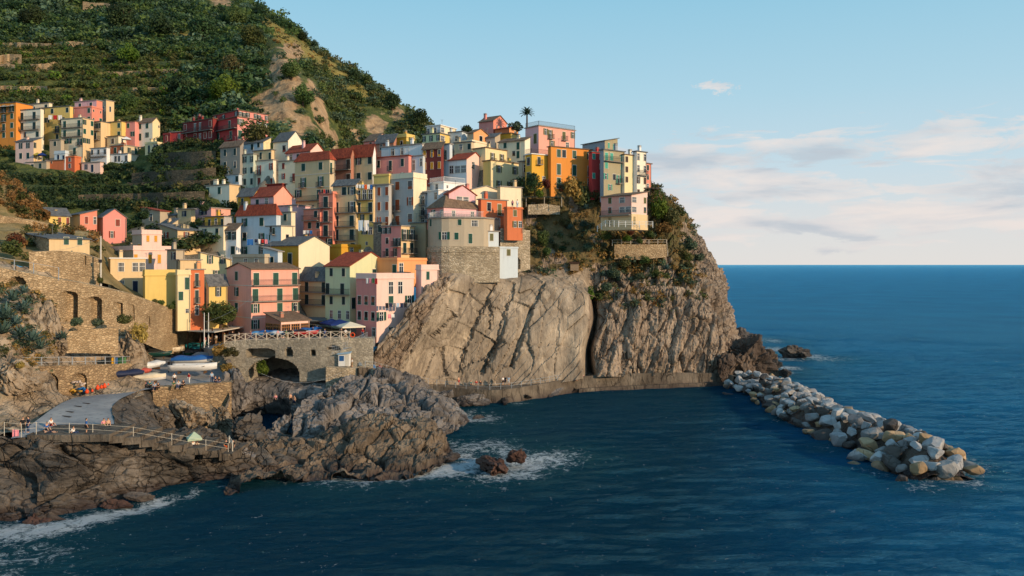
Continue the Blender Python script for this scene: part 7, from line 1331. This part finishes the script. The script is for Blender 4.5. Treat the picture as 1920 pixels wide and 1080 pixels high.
# rock fall net, hut and pergola on the cliff
pn = [P(1175,571,174.5), P(1246,552,176), P(1302,551,178.5), P(1330,552,181)]; tn = [P(1179,549,174), P(1247,532,175.6), P(1308,532,178), P(1335,536,180.5)]; o = pn[0]; b = MB()
for i in range(3):
    n = 16
    for j in range(n+1): u = j/n; b.bar(pn[i].lerp(pn[i+1], u)-o+Vector((0, 0, -.25*math.sin(u*3.14))), tn[i].lerp(tn[i+1], u)-o+Vector((0, 0, -.35*math.sin(u*3.14))), .022, 3)
    for k in range(8):
        for j in range(n): f_ = lambda jj: (pn[i].lerp(pn[i+1], jj/n).lerp(tn[i].lerp(tn[i+1], jj/n), k/7)-o+Vector((0, 0, -.3*math.sin(jj/n*3.14)))); b.bar(f_(j), f_(j+1), .02, 3)
rn = tparts('rockfall_net', o, 'brown rope rockfall net on posts across the cliff', 'net', [('net', b, simple('brown netting', (128, 108, 82), .9))])
for p0, p1 in zip(pn, tn): MB().bar(p0-o, p1-o+Vector((0, 0, .3)), .09, 6).build('post', M_WOODW, rn)
q = P(1077, 505, 172.5); tparts('garden_hut', q, 'tiny wooden hut with a dark roof on the cliff meadow', 'hut', [('wall', MB().box(-.9, .9, -.6, .8, -.3, 1.2), simple('grey planks', (150, 128, 104), .9, .2)), ('roof', MB().poly([(-1.2, -.9, 1.3), (1.1, -.9, 1.3), (1.1, 1.1, 1.7), (-1.2, 1.1, 1.7)], .08), M_TIMB)])
q = P(1020, 384, 176.5); tparts('pergola', q, 'low timber pergola with dark shade netting under the yellow house', 'pergola', [('netting', MB().poly([(-4.2, -1, 1.6), (4, -1, 1.6), (4, 2, 2.0), (-4.2, 2, 2.0)], .05), simple('dark green netting', (38, 58, 56), .95)), ('post', MB().box(-4, -3.9, -1, -.9, -.5, 1.55).box(0, .1, -1, -.9, -.5, 1.55).box(3.8, 3.9, -1, -.9, -.5, 1.55), M_WOODW)])
q = P(1221, 382, 184); tparts('terrace_support', q, 'concrete terrace on tall pillars at the cliff top end', 'terrace', [('slab', MB().box(-2.4, 1.6, -1.5, 3, 3.3, 3.6), M_CONC), ('pillar', MB().box(1.0, 1.4, -1.3, -.9, -1.5, 3.28), M_CONC), ('pillar', MB().box(-.9, -.5, -1.3, -.9, -1.5, 3.28), M_CONC), ('pillar', MB().box(1.0, 1.4, 2, 2.4, -1.5, 3.28), M_CONC)])
# overhead cables
def cable(a, b_, sag, label):
    m = MB(); pts = [a.lerp(b_, i/14)+Vector((0, 0, -sag*4*(i/14)*(1-i/14)))-a for i in range(15)]
    for p, q in zip(pts, pts[1:]): m.bar(p, q, .02, 4)
    tag(m.build('cable', M_GALV, loc=a), label, 'cable')
cable(P(384, 604, 142), P(470, 560, 140), .5, 'thin cable from the flagpole to the peach house'); cable(P(490, 700, 128), P(640, 698, 131), 1.6, 'slack mooring line across the stream mouth'); cable(P(189, 445, 130), P(60, 470, 131), .8, 'thin cable from the utility pole to the stone cottage')
